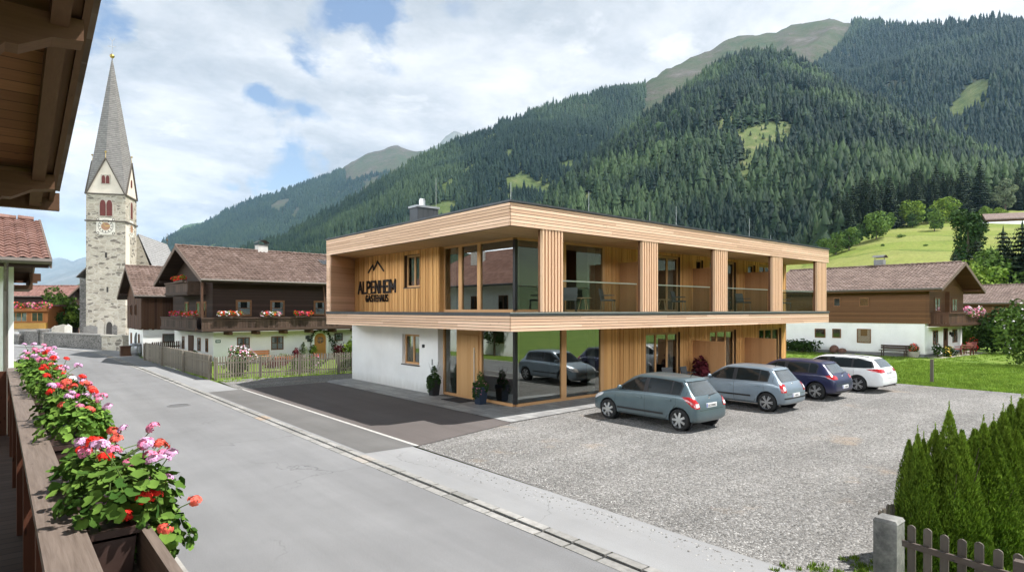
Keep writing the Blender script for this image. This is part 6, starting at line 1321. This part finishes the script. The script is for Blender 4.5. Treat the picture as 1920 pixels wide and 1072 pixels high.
# --- geraniums
def lobed_leaf(n,P,N,size,seed):
    r=np.random.default_rng(seed); k=10; ang=np.arange(k)*2*PI/k; rad=np.where(np.arange(k)%2==0,1.,.86); rad[0]=.35
    N=N/np.linalg.norm(N,axis=1)[:,None]; t=np.cross(N,r.normal(size=(n,3))); t/=np.linalg.norm(t,axis=1)[:,None]; b_=np.cross(N,t); s=size*r.uniform(.55,1.25,n)
    rim=P[:,None]+s[:,None,None]*(t[:,None]*(np.cos(ang)*rad)[None,:,None]+b_[:,None]*(np.sin(ang)*rad)[None,:,None]+N[:,None]*(.28+.12*r.normal(size=(n,k,1))))
    V=np.concatenate([P[:,None],rim],1).reshape(-1,3); Fc=np.array([(0,1+i,1+(i+1)%k) for i in range(k)])[None]+np.arange(n)[:,None,None]*(k+1)
    return V,Fc.reshape(-1,3),np.repeat(r.random(n),k+1)
def floret_head(seed,n=22,R_=.036):
    r=np.random.default_rng(seed); V=[];Fc=[]
    for i in range(n):
        d=r.normal(size=3); d[2]=abs(d[2])*.9-.15; d/=np.linalg.norm(d); p=d*R_*r.uniform(.75,1.05)*np.array([1,1,.72]); t=np.cross(d,r.normal(size=3)); t/=np.linalg.norm(t); b_=np.cross(d,t); s=R_*r.uniform(.34,.44)
        for k in range(5):
            a=2*PI*k/5+.2*r.normal(); e=t*math.cos(a)+b_*math.sin(a); q=np.cross(d,e); o=len(V); V+=[p,p+e*s*.62+q*s*.42+d*s*.18,p+e*s*1.12+q*s*.18+d*s*.1*r.normal(),p+e*s*1.12-q*s*.18,p+e*s*.62-q*s*.42+d*s*.18]; Fc.append((o,o+1,o+2,o+3,o+4))
    return npmesh('flower_head',V,Fc,'petal_red')
HEADS={}
for cn in ('petal_red','petal_pink','petal_lilac','petal_white','petal_coral','petal_magenta'):
    for k in range(2): me=floret_head(hash(cn)%97+k if 0 else len(HEADS)*5+k); me.materials.clear(); me.materials.append(M[cn]); HEADS[cn,k]=me
CN=dict(petal_red='red',petal_pink='pink',petal_lilac='lilac',petal_white='white',petal_coral='coral',petal_magenta='magenta')
def geranium(label,v,L,seed,cols,nleaf,nh,dens=1.,boxtop=RZ-.02,big=1.,hi=.30,ls=.036):
    r=random.Random(seed); rr=np.random.default_rng(seed); u0_=.37; T=thing('geranium_box',label,'flower box',(u0_,v,RZ-.21),0,'geranium boxes on the near balcony rail'); hz_=.19
    b=MB(); 
    b.add([(x,y,z) for z,ix in ((0,.062),(hz_,.08)) for y,iy in ((0,1),(L,-1)) for x in (-ix,ix)],[(0,2,3,1),(0,1,5,4),(2,6,7,3),(0,4,6,2),(1,3,7,5)]); b.box(-.09,-.012,hz_-.025,.09,0.004,hz_+.004); b.box(-.09,L-.004,hz_-.025,.09,L+.012,hz_+.004); b.box(-.092,-.01,hz_-.025,-.078,L+.01,hz_+.004); b.box(.078,-.01,hz_-.025,.092,L+.01,hz_+.004); b.box(-.078,0,hz_-.04,.078,L,hz_-.03); b.build('box','box_brown',T)
    # foliage: mounds rising out of the box and spilling over the street side
    mounds=[(r.uniform(-.02,.10),L*(i+.5)/7+r.uniform(-.04,.04),hz_+r.uniform(.02,.1)*big,r.uniform(.13,.19),r.uniform(.11,.15),r.uniform(.14,.2)*big) for i in range(7)]+[(r.uniform(.13,.24),L*r.uniform(.1,.95),hz_+r.uniform(-.1,.06),.12,.13,.13) for i in range(6)]
    Bm=np.array(mounds); k=rr.integers(0,len(Bm),nleaf); d=rr.normal(size=(nleaf,3)); d/=np.linalg.norm(d,axis=1)[:,None]; P=Bm[k,:3]+d*Bm[k,3:]*(.55+.5*rr.random((nleaf,1))**.7)
    keep=~((P[:,2]<hz_)&(np.abs(P[:,0])<.1))&~((P[:,0]<-.09)&(P[:,2]<hz_+.03)); P=P[keep]; d=d[keep]; N=d*.7+rr.normal(size=d.shape)*.35; N[:,2]+=.55
    V,Fc,ti=lobed_leaf(len(P),P,N,ls,seed); fo=link('foliage',npmesh('foliage',V,Fc,'gera_leaf',{'tint':ti}),T)
    b=MB(); heads=[]
    for i in range(nh):
        m_=mounds[r.randrange(len(mounds))]; a=r.uniform(0,2*PI); q=r.uniform(.2,1.)*(1.3 if m_[0]>.1 else 1)
        base=Vector((m_[0],m_[1],m_[2]+m_[5]*.3)); tip=Vector((m_[0]+m_[3]*q*1.25*math.cos(a)+.03,m_[1]+m_[4]*q*1.25*math.sin(a),m_[2]+m_[5]*(1.12-.6*q*q)+r.uniform(.0,hi)*.45))
        if tip.x<-.12: tip.z=max(tip.z,hz_+.1)
        b.tube([base,base.lerp(tip,.5)+Vector((0,0,.02)),tip],.0028,5); heads.append(tip)
    b.build('stems','stem_green',T)
    for i,tip in enumerate(heads):
        cn=cols[i%len(cols)] if tip.x<.12 else ('petal_pink','petal_lilac','petal_red','petal_coral','petal_pink','petal_lilac')[i%6]; o=link('flower_head',HEADS[cn,i%2],T); o['label']=CN[cn]+' geranium flower head'; s_=r.uniform(.68,1.12); o.location=tip; o.scale=(s_,s_,s_*.9); o.rotation_euler=(r.uniform(-.5,.5),r.uniform(-.3,.6),r.uniform(0,6))
    return T
geranium('nearest geranium box, pink and red heads over big leaves and an open brown end',2.95,1.05,101,['petal_lilac','petal_pink','petal_red','petal_lilac','petal_coral','petal_pink'],1150,36,ls=.031)
geranium('second geranium box from the camera, with white, lilac and red heads',5.0,1.35,102,['petal_red','petal_lilac','petal_white','petal_pink','petal_coral','petal_magenta','petal_white'],1500,34,big=1.15,ls=.029)
geranium('third geranium box from the camera, mostly pink heads with two red ones',7.5,1.6,103,['petal_pink','petal_lilac','petal_pink','petal_red','petal_coral','petal_lilac'],1700,34,big=1.3,ls=.027)
geranium('farthest geranium box, pale pink and red before the white house',9.7,1.7,104,['petal_lilac','petal_pink','petal_red','petal_pink'],1700,34,big=1.35,ls=.027)
# ================= hedge, fences, furniture, small things
# thuja: upright flattened sprays on a cone
def thuja_mesh(seed,n):
    r=np.random.default_rng(seed); V=[];T=[]
    plumes=[(0,0,0,1.,.105)]+[(.115*math.cos(2*PI*k/7+seed),.115*math.sin(2*PI*k/7+seed),0,r.uniform(*((.62,.92) if seed==0 else (.80,.99))),r.uniform(.08,.115)) for k in range(7)]+[(.165*math.cos(2*PI*k/9+.3+seed),.165*math.sin(2*PI*k/9+.3+seed),0,r.uniform(*((.34,.62) if seed==0 else (.5,.8))),r.uniform(.07,.095)) for k in range(9)]
    ar=np.array([p[3]*p[4] for p in plumes]); cnt=(n*ar/ar.sum()).astype(int)
    for (x,y,_,h,w_),c in zip(plumes,cnt):
        z=r.random(c)**.8; a=r.uniform(0,2*PI,c); prof=w_*np.interp(z,[0,.1,.4,.7,.9,1.],[.75,.98,1.,.72,.32,.05])*(1+.22*np.sin(a*4+z*11+seed)); q=(.62+.42*r.random(c)**.5)*prof
        k=1-.35*z; P=np.stack([x*k+q*np.cos(a),y*k+q*np.sin(a),z*h],1); out=np.stack([np.cos(a),np.sin(a),np.zeros(c)],1); up=np.zeros((c,3)); up[:,2]=1
        t=up+out*r.uniform(.15,.8,(c,1))+r.normal(size=(c,3))*.22; t/=np.linalg.norm(t,axis=1)[:,None]; s_=np.cross(t,out*.6+r.normal(size=(c,3))*.6); s_/=np.linalg.norm(s_,axis=1)[:,None]
        L=(.010+.014*r.random(c))[:,None]; wd=L*.22
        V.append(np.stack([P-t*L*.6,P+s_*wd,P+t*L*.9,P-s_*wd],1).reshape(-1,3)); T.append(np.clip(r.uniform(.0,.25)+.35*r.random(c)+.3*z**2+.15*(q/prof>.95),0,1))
    # bare leader shoots
    for (x,y,_,h,w_) in plumes[:5]:
        c=40; z=r.random(c); P=np.stack([x*.65+r.normal(size=c)*.006*(1-z),y*.65+r.normal(size=c)*.006*(1-z),h*(.97+.10*z)],1); t=np.stack([r.normal(size=c)*.5,r.normal(size=c)*.5,np.ones(c)],1); t/=np.linalg.norm(t,axis=1)[:,None]; s_=np.cross(t,r.normal(size=(c,3))); s_/=np.linalg.norm(s_,axis=1)[:,None]
        V.append(np.stack([P-t*.008,P+s_*.0025,P+t*.014,P-s_*.0025],1).reshape(-1,3)); T.append(np.full(c,.75))
    V=np.concatenate(V); return npmesh('foliage',V,np.arange(len(V)).reshape(-1,4),'thuja',{'tint':np.repeat(np.concatenate(T),4)})
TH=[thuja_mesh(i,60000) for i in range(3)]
mb=MB(); mb.cyl((0,0,-.03),(0,0,.85),.02,.004,7); _o=mb.build('trunk','bark'); TTR=_o.data; bpy.data.objects.remove(_o)
mb=MB(); 
for i in range(7): a=i*.9; mb.cyl((0,0,0),(.22*math.cos(a)*.8,.22*math.sin(a)*.8,.35+.07*i),.007,.002,4)
_o=mb.build('branch','bark'); TBR=_o.data; bpy.data.objects.remove(_o)
hs=[((9.85,2.45),2.05,1.0,0,'nearest thuja of the hedge, with a bare leader shoot above the rest'),((10.45,2.2),1.85,1.1,1,'second thuja of the hedge from the concrete post'),((11.05,2.1),1.95,1.1,2,'third thuja of the hedge from the concrete post'),((11.7,2.0),2.1,1.1,1,'fourth thuja in the hedge row, counted from the concrete post'),((12.35,1.9),2.2,1.1,2,'fifth thuja in the hedge row, counted from the concrete post'),((13.05,1.8),2.3,1.1,1,'sixth thuja of the hedge, cut by the right picture edge'),((13.8,1.7),2.4,1.1,2,'seventh thuja, far end of the hedge at the picture edge'),((14.6,1.6),2.5,1.1,1,'last thuja of the hedge, barely inside the picture edge')]
for i,((u,v),h,wd,k,lb) in enumerate(hs):
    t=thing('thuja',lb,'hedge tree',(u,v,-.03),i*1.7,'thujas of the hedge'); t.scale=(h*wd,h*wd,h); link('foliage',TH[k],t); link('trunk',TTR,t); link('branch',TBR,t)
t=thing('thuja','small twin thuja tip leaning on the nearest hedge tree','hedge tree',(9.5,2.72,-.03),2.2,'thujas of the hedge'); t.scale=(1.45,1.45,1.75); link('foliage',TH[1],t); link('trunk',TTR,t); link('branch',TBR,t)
# concrete post and picket fence by the street
wood('picket_grey',(.06,.05,.043),(.14,.118,.10),2,isl=.7); wood('picket_grey_h',(.065,.05,.043),(.125,.10,.085),1); wood('picket_far',(.15,.13,.10),(.27,.235,.19),2,isl=.8)
m,nt,bs=newmat('old_concrete'); co=nt.geo().outputs['Position']; a_=nt.noise(co,3.,6,.7); c=nt.ramp(a_,[(.32,(.06,.06,.058)),(.5,(.17,.168,.16)),(.66,(.30,.295,.275))]); zc=nt.n('SeparateXYZ',{0:co}).outputs[2]; c=nt.mix(nt.rng(zc,.86,.9,0,1),c,(.36,.355,.34)); setp(nt,bs,col=c,rough=.95,nrm=nt.bump(nt.noise(co,40,4,.7),.5,.01)); M['old_concrete']=m
t=thing('concrete_post','weathered grey concrete gate post at the start of the picket fence','post',(8.42,2.72,0)); b=MB(); b.prism([(-.135,-.13),(.135,-.13),(.135,.13),(-.135,.13)],2,-.1,.80); b.build('shaft','old_concrete',t); b=MB(); b.add([(x*.142,y*.137,.80) for x,y in ((-1,-1),(1,-1),(1,1),(-1,1))]+[(x*.12,y*.115,.84) for x,y in ((-1,-1),(1,-1),(1,1),(-1,1))],[(0,1,5,4),(1,2,6,5),(2,3,7,6),(3,0,4,7),(4,5,6,7),(3,2,1,0)]); b.build('cap','old_concrete',t)
def pickets(b,p,q,zb,zt,n,w_=.085,th=.022,rounded=True,seed=0,jit=.0):
    r=random.Random(seed); p=Vector(p);q=Vector(q);d=(q-p).normalized(); nv=Vector((-d.y,d.x))
    for i in range(n):
        c=p.lerp(q,(i+.5)/n); za=zb; z1_=zt+r.uniform(-.015,.015); lean=r.uniform(-.01,.01)+jit*r.uniform(-1,1)
        pr=[(-w_/2,za),(w_/2,za),(w_/2+lean,z1_-w_*.35)]+([(w_*.36+lean,z1_-.012),(lean,z1_),(-w_*.36+lean,z1_-.012)] if rounded else [(lean,z1_)])+[(-w_/2+lean,z1_-w_*.35)]
        k=len(pr); vs=[(c.x+d.x*x+nv.x*s*th/2,c.y+d.y*x+nv.y*s*th/2,z) for s in (-1,1) for x,z in pr]
        b.add(vs,[tuple(range(k))[::-1],tuple(range(k,2*k))]+[(j,(j+1)%k,k+(j+1)%k,k+j) for j in range(k)])
def picket_fence(label,p,q,zt,n,zb=.06,posts=(),mat='picket_grey',rail='picket_grey_h',rails=(.25,.72),w_=.085,rounded=True,seed=0,group=None,side=1,jit=0,nm='picket_fence',back=True):
    p=Vector(p);q=Vector(q);c=p; t=thing(nm,label,'fence',(c.x,c.y,0),0,group); d=(q-p).normalized(); nv=Vector((-d.y,d.x))*side; off=(c.x,c.y,0)
    b=MB(off); pickets(b,p,q,zb,zt,n,w_,rounded=rounded,seed=seed,jit=jit); b.build('pickets',mat,t)
    for rz_ in rails: b=MB(off); a=p+nv*.03; e=q+nv*.03; b.bar((a.x,a.y,zt*rz_),(e.x,e.y,zt*rz_),.035,.07); b.build('rail',rail,t)
    for f in posts: c2=p.lerp(q,f)+nv*.08; b=MB(off); b.box(c2.x-.05,c2.y-.05,-.05,c2.x+.05,c2.y+.05,zt*.95); b.build('post',rail,t)
    return t
picket_fence('near picket fence of round topped grey boards running from the concrete post along the street',(8.30,2.52),(7.45,-3.2),.86,34,zb=.03,posts=(.2,.6,.97),side=-1,seed=3)
picket_fence('short picket fence behind the concrete post, leading along the hedge',(8.75,2.95),(16,2.75),.80,56,posts=(.1,.5,.9),side=-1,seed=4)
GF='garden fences of the old farmhouse'
picket_fence('weathered board fence along the pavement, between the barn and the garden corner',(7.62,47.1),(7.95,31.8),1.22,104,posts=(.01,.34,.67,.99),mat='picket_far',rail='picket_far',w_=.14,rounded=False,seed=5,group=GF,side=-1)
picket_fence('brown picket fence in front of the farmhouse garden, facing the gravel',(8.0,31.75),(15.6,30.2),1.15,66,posts=(.01,.27,.52,.77,.99),mat='picket_far',rail='picket_far',w_=.065,rounded=False,seed=6,group=GF,jit=.01)
picket_fence('dark brown picket fence across the farmhouse side yard',(8.0,47.0),(11.2,47.6),1.25,26,posts=(.02,.98),mat='old_v',rail='old_v',w_=.075,rounded=False,seed=7,group=GF)
b=MB(); b.box(-.06,-.06,-.05,.06,.06,1.12); b.box(-.065,-.065,1.1,.065,.065,1.13); o=b.build('boundary_post','picket_grey'); o.location=(33.44,9.0,-.03); tag(o,'lone short wooden post standing in the grass beside the gravel','post')
# bench at the farmhouse, plants in its garden
def bench(label,loc,rz,L,mat,dark=False,armless=True,sc=1.):
    t=thing('bench',label,'bench',loc,rz); 
    b=MB(); [b.box(-L/2,-.2+.14*i,.40,L/2,-.2+.14*i+.12,.44) for i in range(3)]; b.build('seat',mat,t)
    b=MB(); [b.box(-L/2,.24+.02*i,.52+.15*i,L/2,.27+.02*i,.64+.15*i) for i in range(2)]; b.build('backrest',mat,t)
    for x in (-L/2+.15,L/2-.2):
        b=MB(); b.box(x,-.18,0,x+.06,-.12,.40); b.build('leg',mat,t); b=MB(); b.box(x,.2,0,x+.06,.26,.78); b.build('leg',mat,t)
    t.scale=(sc,)*3; return t
wood('bench_orange',(.42,.19,.08),(.58,.30,.15),0)
bench('light orange wooden bench against the white farmhouse wall',fw(2.5,-.55,0),R(4),1.75,'bench_orange')
wood('bench_dark',(.05,.035,.026),(.09,.065,.05),1)
bench('dark brown garden bench against the white wall of the brown chalet',(50.15,15.9,0),R(-90),1.75,'bench_dark',sc=1.05)
pl=[('shrub','pink and white flowering bush behind the fence, left of the orange bench',1.0,-1.9,.95,.75,1.25,900,.07,'leaf',[('petal_pink',250,.05),('petal_white',350,.05)]),
 ('shrub','round green shrub by the gable side door of the farmhouse',-.8,1.5,.5,.5,.9,500,.07,'grey_leaf',None),('shrub','yellow green bush at the farmhouse corner',-.5,-.2,.45,.4,.75,450,.07,'leaf_bright',None),
 ('potted_plant','low green plants in an orange planter beside the bench',4.1,-.7,.6,.25,.6,350,.06,'leaf_bright',None),('shrub','dark red leaved plant right of the orange planter',5.0,-.7,.3,.3,.95,220,.08,'purple_leaf',None),
 ('shrub','spindly grey green potted tree left of the oak door of the farmhouse',5.55,-.55,.32,.32,1.35,260,.07,'grey_leaf',None),('shrub','leafy green bush by the door jamb of the farmhouse',6.35,-.45,.3,.3,1.05,400,.07,'leaf_bright',None),
 ('shrub','red flowering pot plant at the foot of the honey coloured door',6.25,-.9,.28,.25,.45,220,.05,'leaf_dark',[('petal_red',150,.05)]),
 ('shrub','tall leafy bush between farmhouse door and guest house corner',9.2,-1.6,1.3,.9,1.75,1600,.09,'leaf_bright',None),('shrub','reddish shrub right of the farmhouse door',8.1,-.8,.4,.4,1.1,350,.08,'purple_leaf',None),('climbing_plant','climber growing up the wall right of the farmhouse door',8.05,-.15,.35,.1,1.7,140,.06,'leaf_dark',None),('climbing_plant','leafy garland climbing over the arch of the farmhouse door',7.0,-.14,.6,.1,2.1,0,.06,'leaf_dark',None)]
pl+=[('garden_plant','bushy perennials behind the picket fence, just right of the fence corner',-1.2,-7.4,.8,.5,1.0,520,.08,'leaf_dark',None),('garden_plant','leafy garden bed plants behind the middle of the picket fence',2.2,-8.0,1.2,.5,.85,620,.08,'leaf',[('petal_lilac',60,.05)]),
 ('garden_plant','dark green bush behind the right half of the picket fence',4.3,-8.6,.9,.5,.95,520,.08,'leaf_dark',None),('garden_plant','tall grassy plants behind the end of the picket fence by the guest house',6.0,-8.9,.8,.5,1.0,520,.08,'leaf',None),('garden_plant','low purple plants in the garden between fence and orange bench',2.0,-4.2,1.0,.6,.6,420,.08,'purple_leaf',None)]
for i,(nm,lb,x,y,rx,ry,h,n,lf,mt,fl) in enumerate(pl):
    if n: shrub(nm,lb,fw(x,y,0),rx,ry,h,n,lf,mt,80+i,'plant',flowers=fl)
    else:
        t=thing(nm,lb,'plant',fw(x,y,0),R(4)); V,Fc,ti=leafcloud(260,[(.7*math.cos(PI*k/9),0,1.32+.68*math.sin(PI*k/9),.13,.07,.12) for k in range(10)],.055,5); link('foliage',npmesh('foliage',V,Fc,mt,{'tint':ti}),t); b=MB(); b.tube([(-.68,.05,0),(-.68,.05,1.35),(-.45,.05,1.85),(0,.05,2.0)],.018); b.build('stem','bark',t)
x,y,z=fw(4.1,-.85,0); b=MB(); b.box(-.62,-.16,0,.62,.16,.3); b.box(-.65,-.19,.3,.65,.19,.35); o=b.build('planter_box','terracotta' if 0 else plain('terracotta',(.42,.14,.06),.8,.15,5)); o.location=(x,y,0); o.rotation_euler.z=R(4); tag(o,'long orange planter box beside the farmhouse bench','planter')
# entrance planters
plain('planter_black',(.012,.012,.014),.5); plain('planter_blue',(.018,.03,.055),.5)
def entrance_pot(label,loc,mat,cols,seed,fol):
    t=thing('potted_plant',label,'planter',loc); b=MB(); pr=[(-.17,0),(.17,0)]
    b.add([(x*w_,y*w_,z) for z,w_ in ((0,.14),(.62,.2),(.62,.18),(.5,.17)) for x,y in ((-1,-1),(1,-1),(1,1),(-1,1))],[(3,2,1,0)]+[(4*k+i,4*k+(i+1)%4,4*k+4+(i+1)%4,4*k+4+i) for k in range(3) for i in range(4)]+[(12,13,14,15)]); b.build('pot',mat,t)
    r=random.Random(seed); bl=[(0,0,.72,.2,.2,.14),(-.16,-.1,.5,.1,.12,.28),(-.2,.08,.45,.09,.1,.3),(.1,-.18,.6,.1,.08,.2),(0,0,.95,.12,.12,.2),(-.12,.16,.6,.1,.1,.2)]
    V,Fc,ti=leafcloud(900,bl,.04,seed,droop=.3); link('foliage',npmesh('foliage',V,Fc,fol,{'tint':ti}),t)
    b=MB(); [b.cyl((0,0,.6),(r.uniform(-.2,.2),r.uniform(-.2,.2),r.uniform(1.05,1.4)),.006,.002,4) for i in range(14)]; b.build('twigs','bark',t)
    for cn in cols: V,Fc,ti=leafcloud(70,bl[:4],.025,seed+1,shell=1.); link('blossom',npmesh('blossom',V,Fc,cn),t)
entrance_pot('square black pot with trailing ivy left of the entrance glazing',(13.15,20.25,.046),'planter_black',[],41,'leaf_dark'); entrance_pot('square blue grey pot with small pink flowers right of the oak door',(13.2,17.3,.046),'planter_blue',['petal_pink'],42,'leaf_dark')
shrub('potted_plant','dark red leaved plant by the second terrace door behind the silver car',(24.0,15.3,.05),.38,.38,1.35,420,.12,'purple_leaf',43,'plant')
# chairs
plain('chair_grey',(.09,.095,.10),.7,.1,30); wood('chair_leg',(.35,.24,.13),(.45,.32,.19),2,knots=False)
def chair(label,loc,rz,legm,group,hb_=.82,dark='chair_grey'):
    t=thing('chair',label,'chair',loc,rz,group); b=MB(); b.mbox(Matrix.Translation((0,0,.45)),.50,.48,.06); b.build('seat',dark,t)
    b=MB(); b.mbox(Matrix.Translation((0,.25,.68))@Matrix.Rotation(R(-12),4,'X'),.50,.05,.42); b.build('backrest',dark,t)
    for x in (-.21,.21):
        for y in (-.2,.2): b=MB(); b.cyl((x*1.1,y*1.15,0),(x,y,.44),.017,.02,6); b.build('leg',legm,t)
        b=MB(); b.box(x*1.2-.02,-.2,.62,x*1.2+.02,.26,.65); b.build('armrest',dark,t)
    return t
CG='lounge chairs on the balconies'
zb=3.315
for px,v,rz,lb,lm in ((1140,15.1,.5,'grey lounge chair on the first balcony, right of the big corner window','chair_leg'),(1273,15.1,.35,'grey lounge chair on the balcony between second and third column','chair_leg'),(1394,15.2,-.2,'grey lounge chair on the balcony between third and fourth column','chair_leg'),(1471,15.0,.9,'chair half hidden right of the fourth column on the end balcony','black_metal'),(1068,15.1,-.9,'chair behind the first glass panel, close to the first column','black_metal'),(1357,15.3,-.8,'wire chair peeking out right of the third column','black_metal')):
    p=onv(px,575,v); chair(lb,(p.x,v,zb),rz,lm,CG)
for px,v,lb in ((1095,15.0,'small round table between the chairs of the first balcony'),(1243,15.1,'small low table left of the chair on the second balcony')):
    p=onv(px,575,v); t=thing('side_table',lb,'table',(p.x,v,zb)); b=MB(); b.lathe([(0,.50),(.28,.50),(.28,.53),(0,.53)],n=20); b.build('table_top','chair_leg',t)
    for k in range(3): a=2*PI*k/3; b=MB(); b.cyl((.24*math.cos(a),.24*math.sin(a),0),(.1*math.cos(a),.1*math.sin(a),.5),.014,.014,6); b.build('leg','chair_leg',t)
for px,v,rz,lb in ((1292,15.2,.1,'tall backed grey terrace chair left of the first low divider'),(1257,15.4,-.4,'grey terrace chair before the first ground floor terrace door'),(1474,15.0,.6,'dark chair at the far end of the terrace behind the navy car')):
    p=onv(px,690,v); chair(lb,(p.x,v,.045),rz,'black_metal','chairs on the ground floor terrace')
# chalet patio
sheet('patio',[(50.6,14.05),(62,14.05),(60.2,12.3),(50.9,13.1)],.0,'patio_stone' if 0 else plain('patio_stone',(.40,.35,.30),.9,.15,3))
shrub('shrub','low dark green shrubs along the left end of the white chalet wall',(49.6,22.3,0),.7,2.0,1.1,1100,.11,'leaf_dark',91,nb=14)
shrub('garden_bush','large dark round clipped bush between the two chalets',(65,14.2,0),2.1,2.1,3.0,3200,.16,'leaf',92,nb=22)
t=shrub('flowering_shrub','big shrub with white blossom at the right picture edge',(47.6,7.7,0),1.75,1.75,4.1,3800,.12,'leaf',93,flowers=[('petal_white',220,.07)],nb=26)
shrub('garden_bush','dark bush to the left of the white flowering shrub, before the far chalet',(60.5,11.4,0),2.2,2.2,4.0,3200,.16,'leaf_dark',94,nb=20)
b=MB(); b.ball((0,0,.32),.34,12,8,sc=(1,1,1)); o=b.build('garden_boulder','boulder' if 0 else plain('boulder',(.16,.085,.065),.9,.25,5,bump=.4),smooth=True); o.location=(50.2,20.05,0); tag(o,'taller reddish boulder at the foot of the white chalet wall','boulder')
b=MB(); b.ball((0,0,.2),.3,12,8,sc=(1.1,1,.8)); o=b.build('garden_boulder','boulder',smooth=True); o.location=(50.2,19.45,0); tag(o,'lower reddish boulder beside the taller one','boulder')
t=thing('potted_plant','flowers in a low wooden tub right of the dark bench','planter',(50.6,14.75,0)); b=MB(); b.lathe([(0,0),(.3,0),(.42,.35),(.42,.4),(0,.38)],n=12); b.build('tub','stone_trim',t); V,Fc,ti=leafcloud(260,[(0,0,.65,.3,.3,.3)],.07,7); link('foliage',npmesh('foliage',V,Fc,'leaf_dark',{'tint':ti}),t); V,Fc,ti=leafcloud(90,[(0,0,.68,.32,.32,.3)],.06,8,shell=.97); link('blossom',npmesh('blossom',V,Fc,'petal_coral'),t)
GP='things on the chalet patio'
for i,(u,v,lb,cols,h) in enumerate([(51.6,13.5,'leafy pot plant at the corner of the chalet patio',[('petal_white',60,.06)],1.1),(52.9,13.3,'pot with cream flowers next to the patio corner plant',[('petal_yellow',80,.07)],.8),(54.0,13.3,'low pot with pale blooms on the chalet patio',[('petal_white',90,.06)],.65),(60.3,13.4,'red flowering pot at the far patio edge',[('petal_red',80,.07)],1.2)]): shrub('potted_plant',lb,(u,v,0),.42,.42,h,320,.09,'leaf_dark',100+i,'plant',GP,flowers=cols)
plain('cushion',(.42,.14,.12),.9,.3,8); wood('red_wood',(.10,.03,.02),(.17,.055,.035),2)
for u,v,rz,lb in ((55.6,13.3,.3,'red cushioned garden chair left on the chalet patio'),(57.3,13.2,-.4,'patterned garden chair in the middle of the chalet patio'),(58.8,13.2,.9,'garden chair with pink cushion right on the chalet patio')):
    chair(lb,(u,v,0),rz+PI,'red_wood',GP,dark='cushion')
t=thing('garden_table','small red wooden table on the chalet patio','table',(56.4,12.9,0)); b=MB(); b.box(-.5,-.35,.66,.5,.35,.71); b.build('table_top','red_wood',t)
for x in (-.44,.44):
    for y in (-.3,.3): b=MB(); b.box(x-.03,y-.03,0,x+.03,y+.03,.66); b.build('leg','red_wood',t)
# hill barn
p=meadpt(1905,420); d=p.x*SA+p.y*CA; t=thing('hill_barn','brown barn with low roof high on the meadow hill','barn',(p.x,p.y,p.z),R(-60)); sc=d/F
b=MB(); b.box(-45*sc,-8*sc,-2,30*sc,12*sc,10*sc); b.build('wall','brown_x',t); b=MB(); b.box(-45*sc,-8.3*sc,-2,30*sc,-8.05*sc,4*sc); b.build('base','plaster_warm',t); b=MB(); b.prism([(-14*sc,9*sc),(2*sc,21*sc),(18*sc,9*sc),(18*sc,7*sc),(2*sc,19*sc),(-14*sc,7*sc)],0,-52*sc,36*sc); b.build('roof','tile_brown',t); b=MB(); b.add([(-45*sc,-8*sc,10*sc),(-45*sc,12*sc,10*sc),(-45*sc,2*sc,18*sc)],[(0,1,2)]); b.build('gable','brown_y',t)
b=MB(); b.box(-58*sc,-9*sc,-1,-46*sc,2*sc,3*sc); b.box(-59*sc,-10*sc,3*sc,-45.5*sc,3*sc,4*sc); o=b.build('shed','zinc_light',t)
# the tree mirrored in the entrance glass stands across the street
broadleaf('round_tree','round evergreen tree across the street, seen mirrored in the entrance glazing',(-.9,35.4,0),3.2,1.2,1500,.09,'leaf_dark',120,.12)
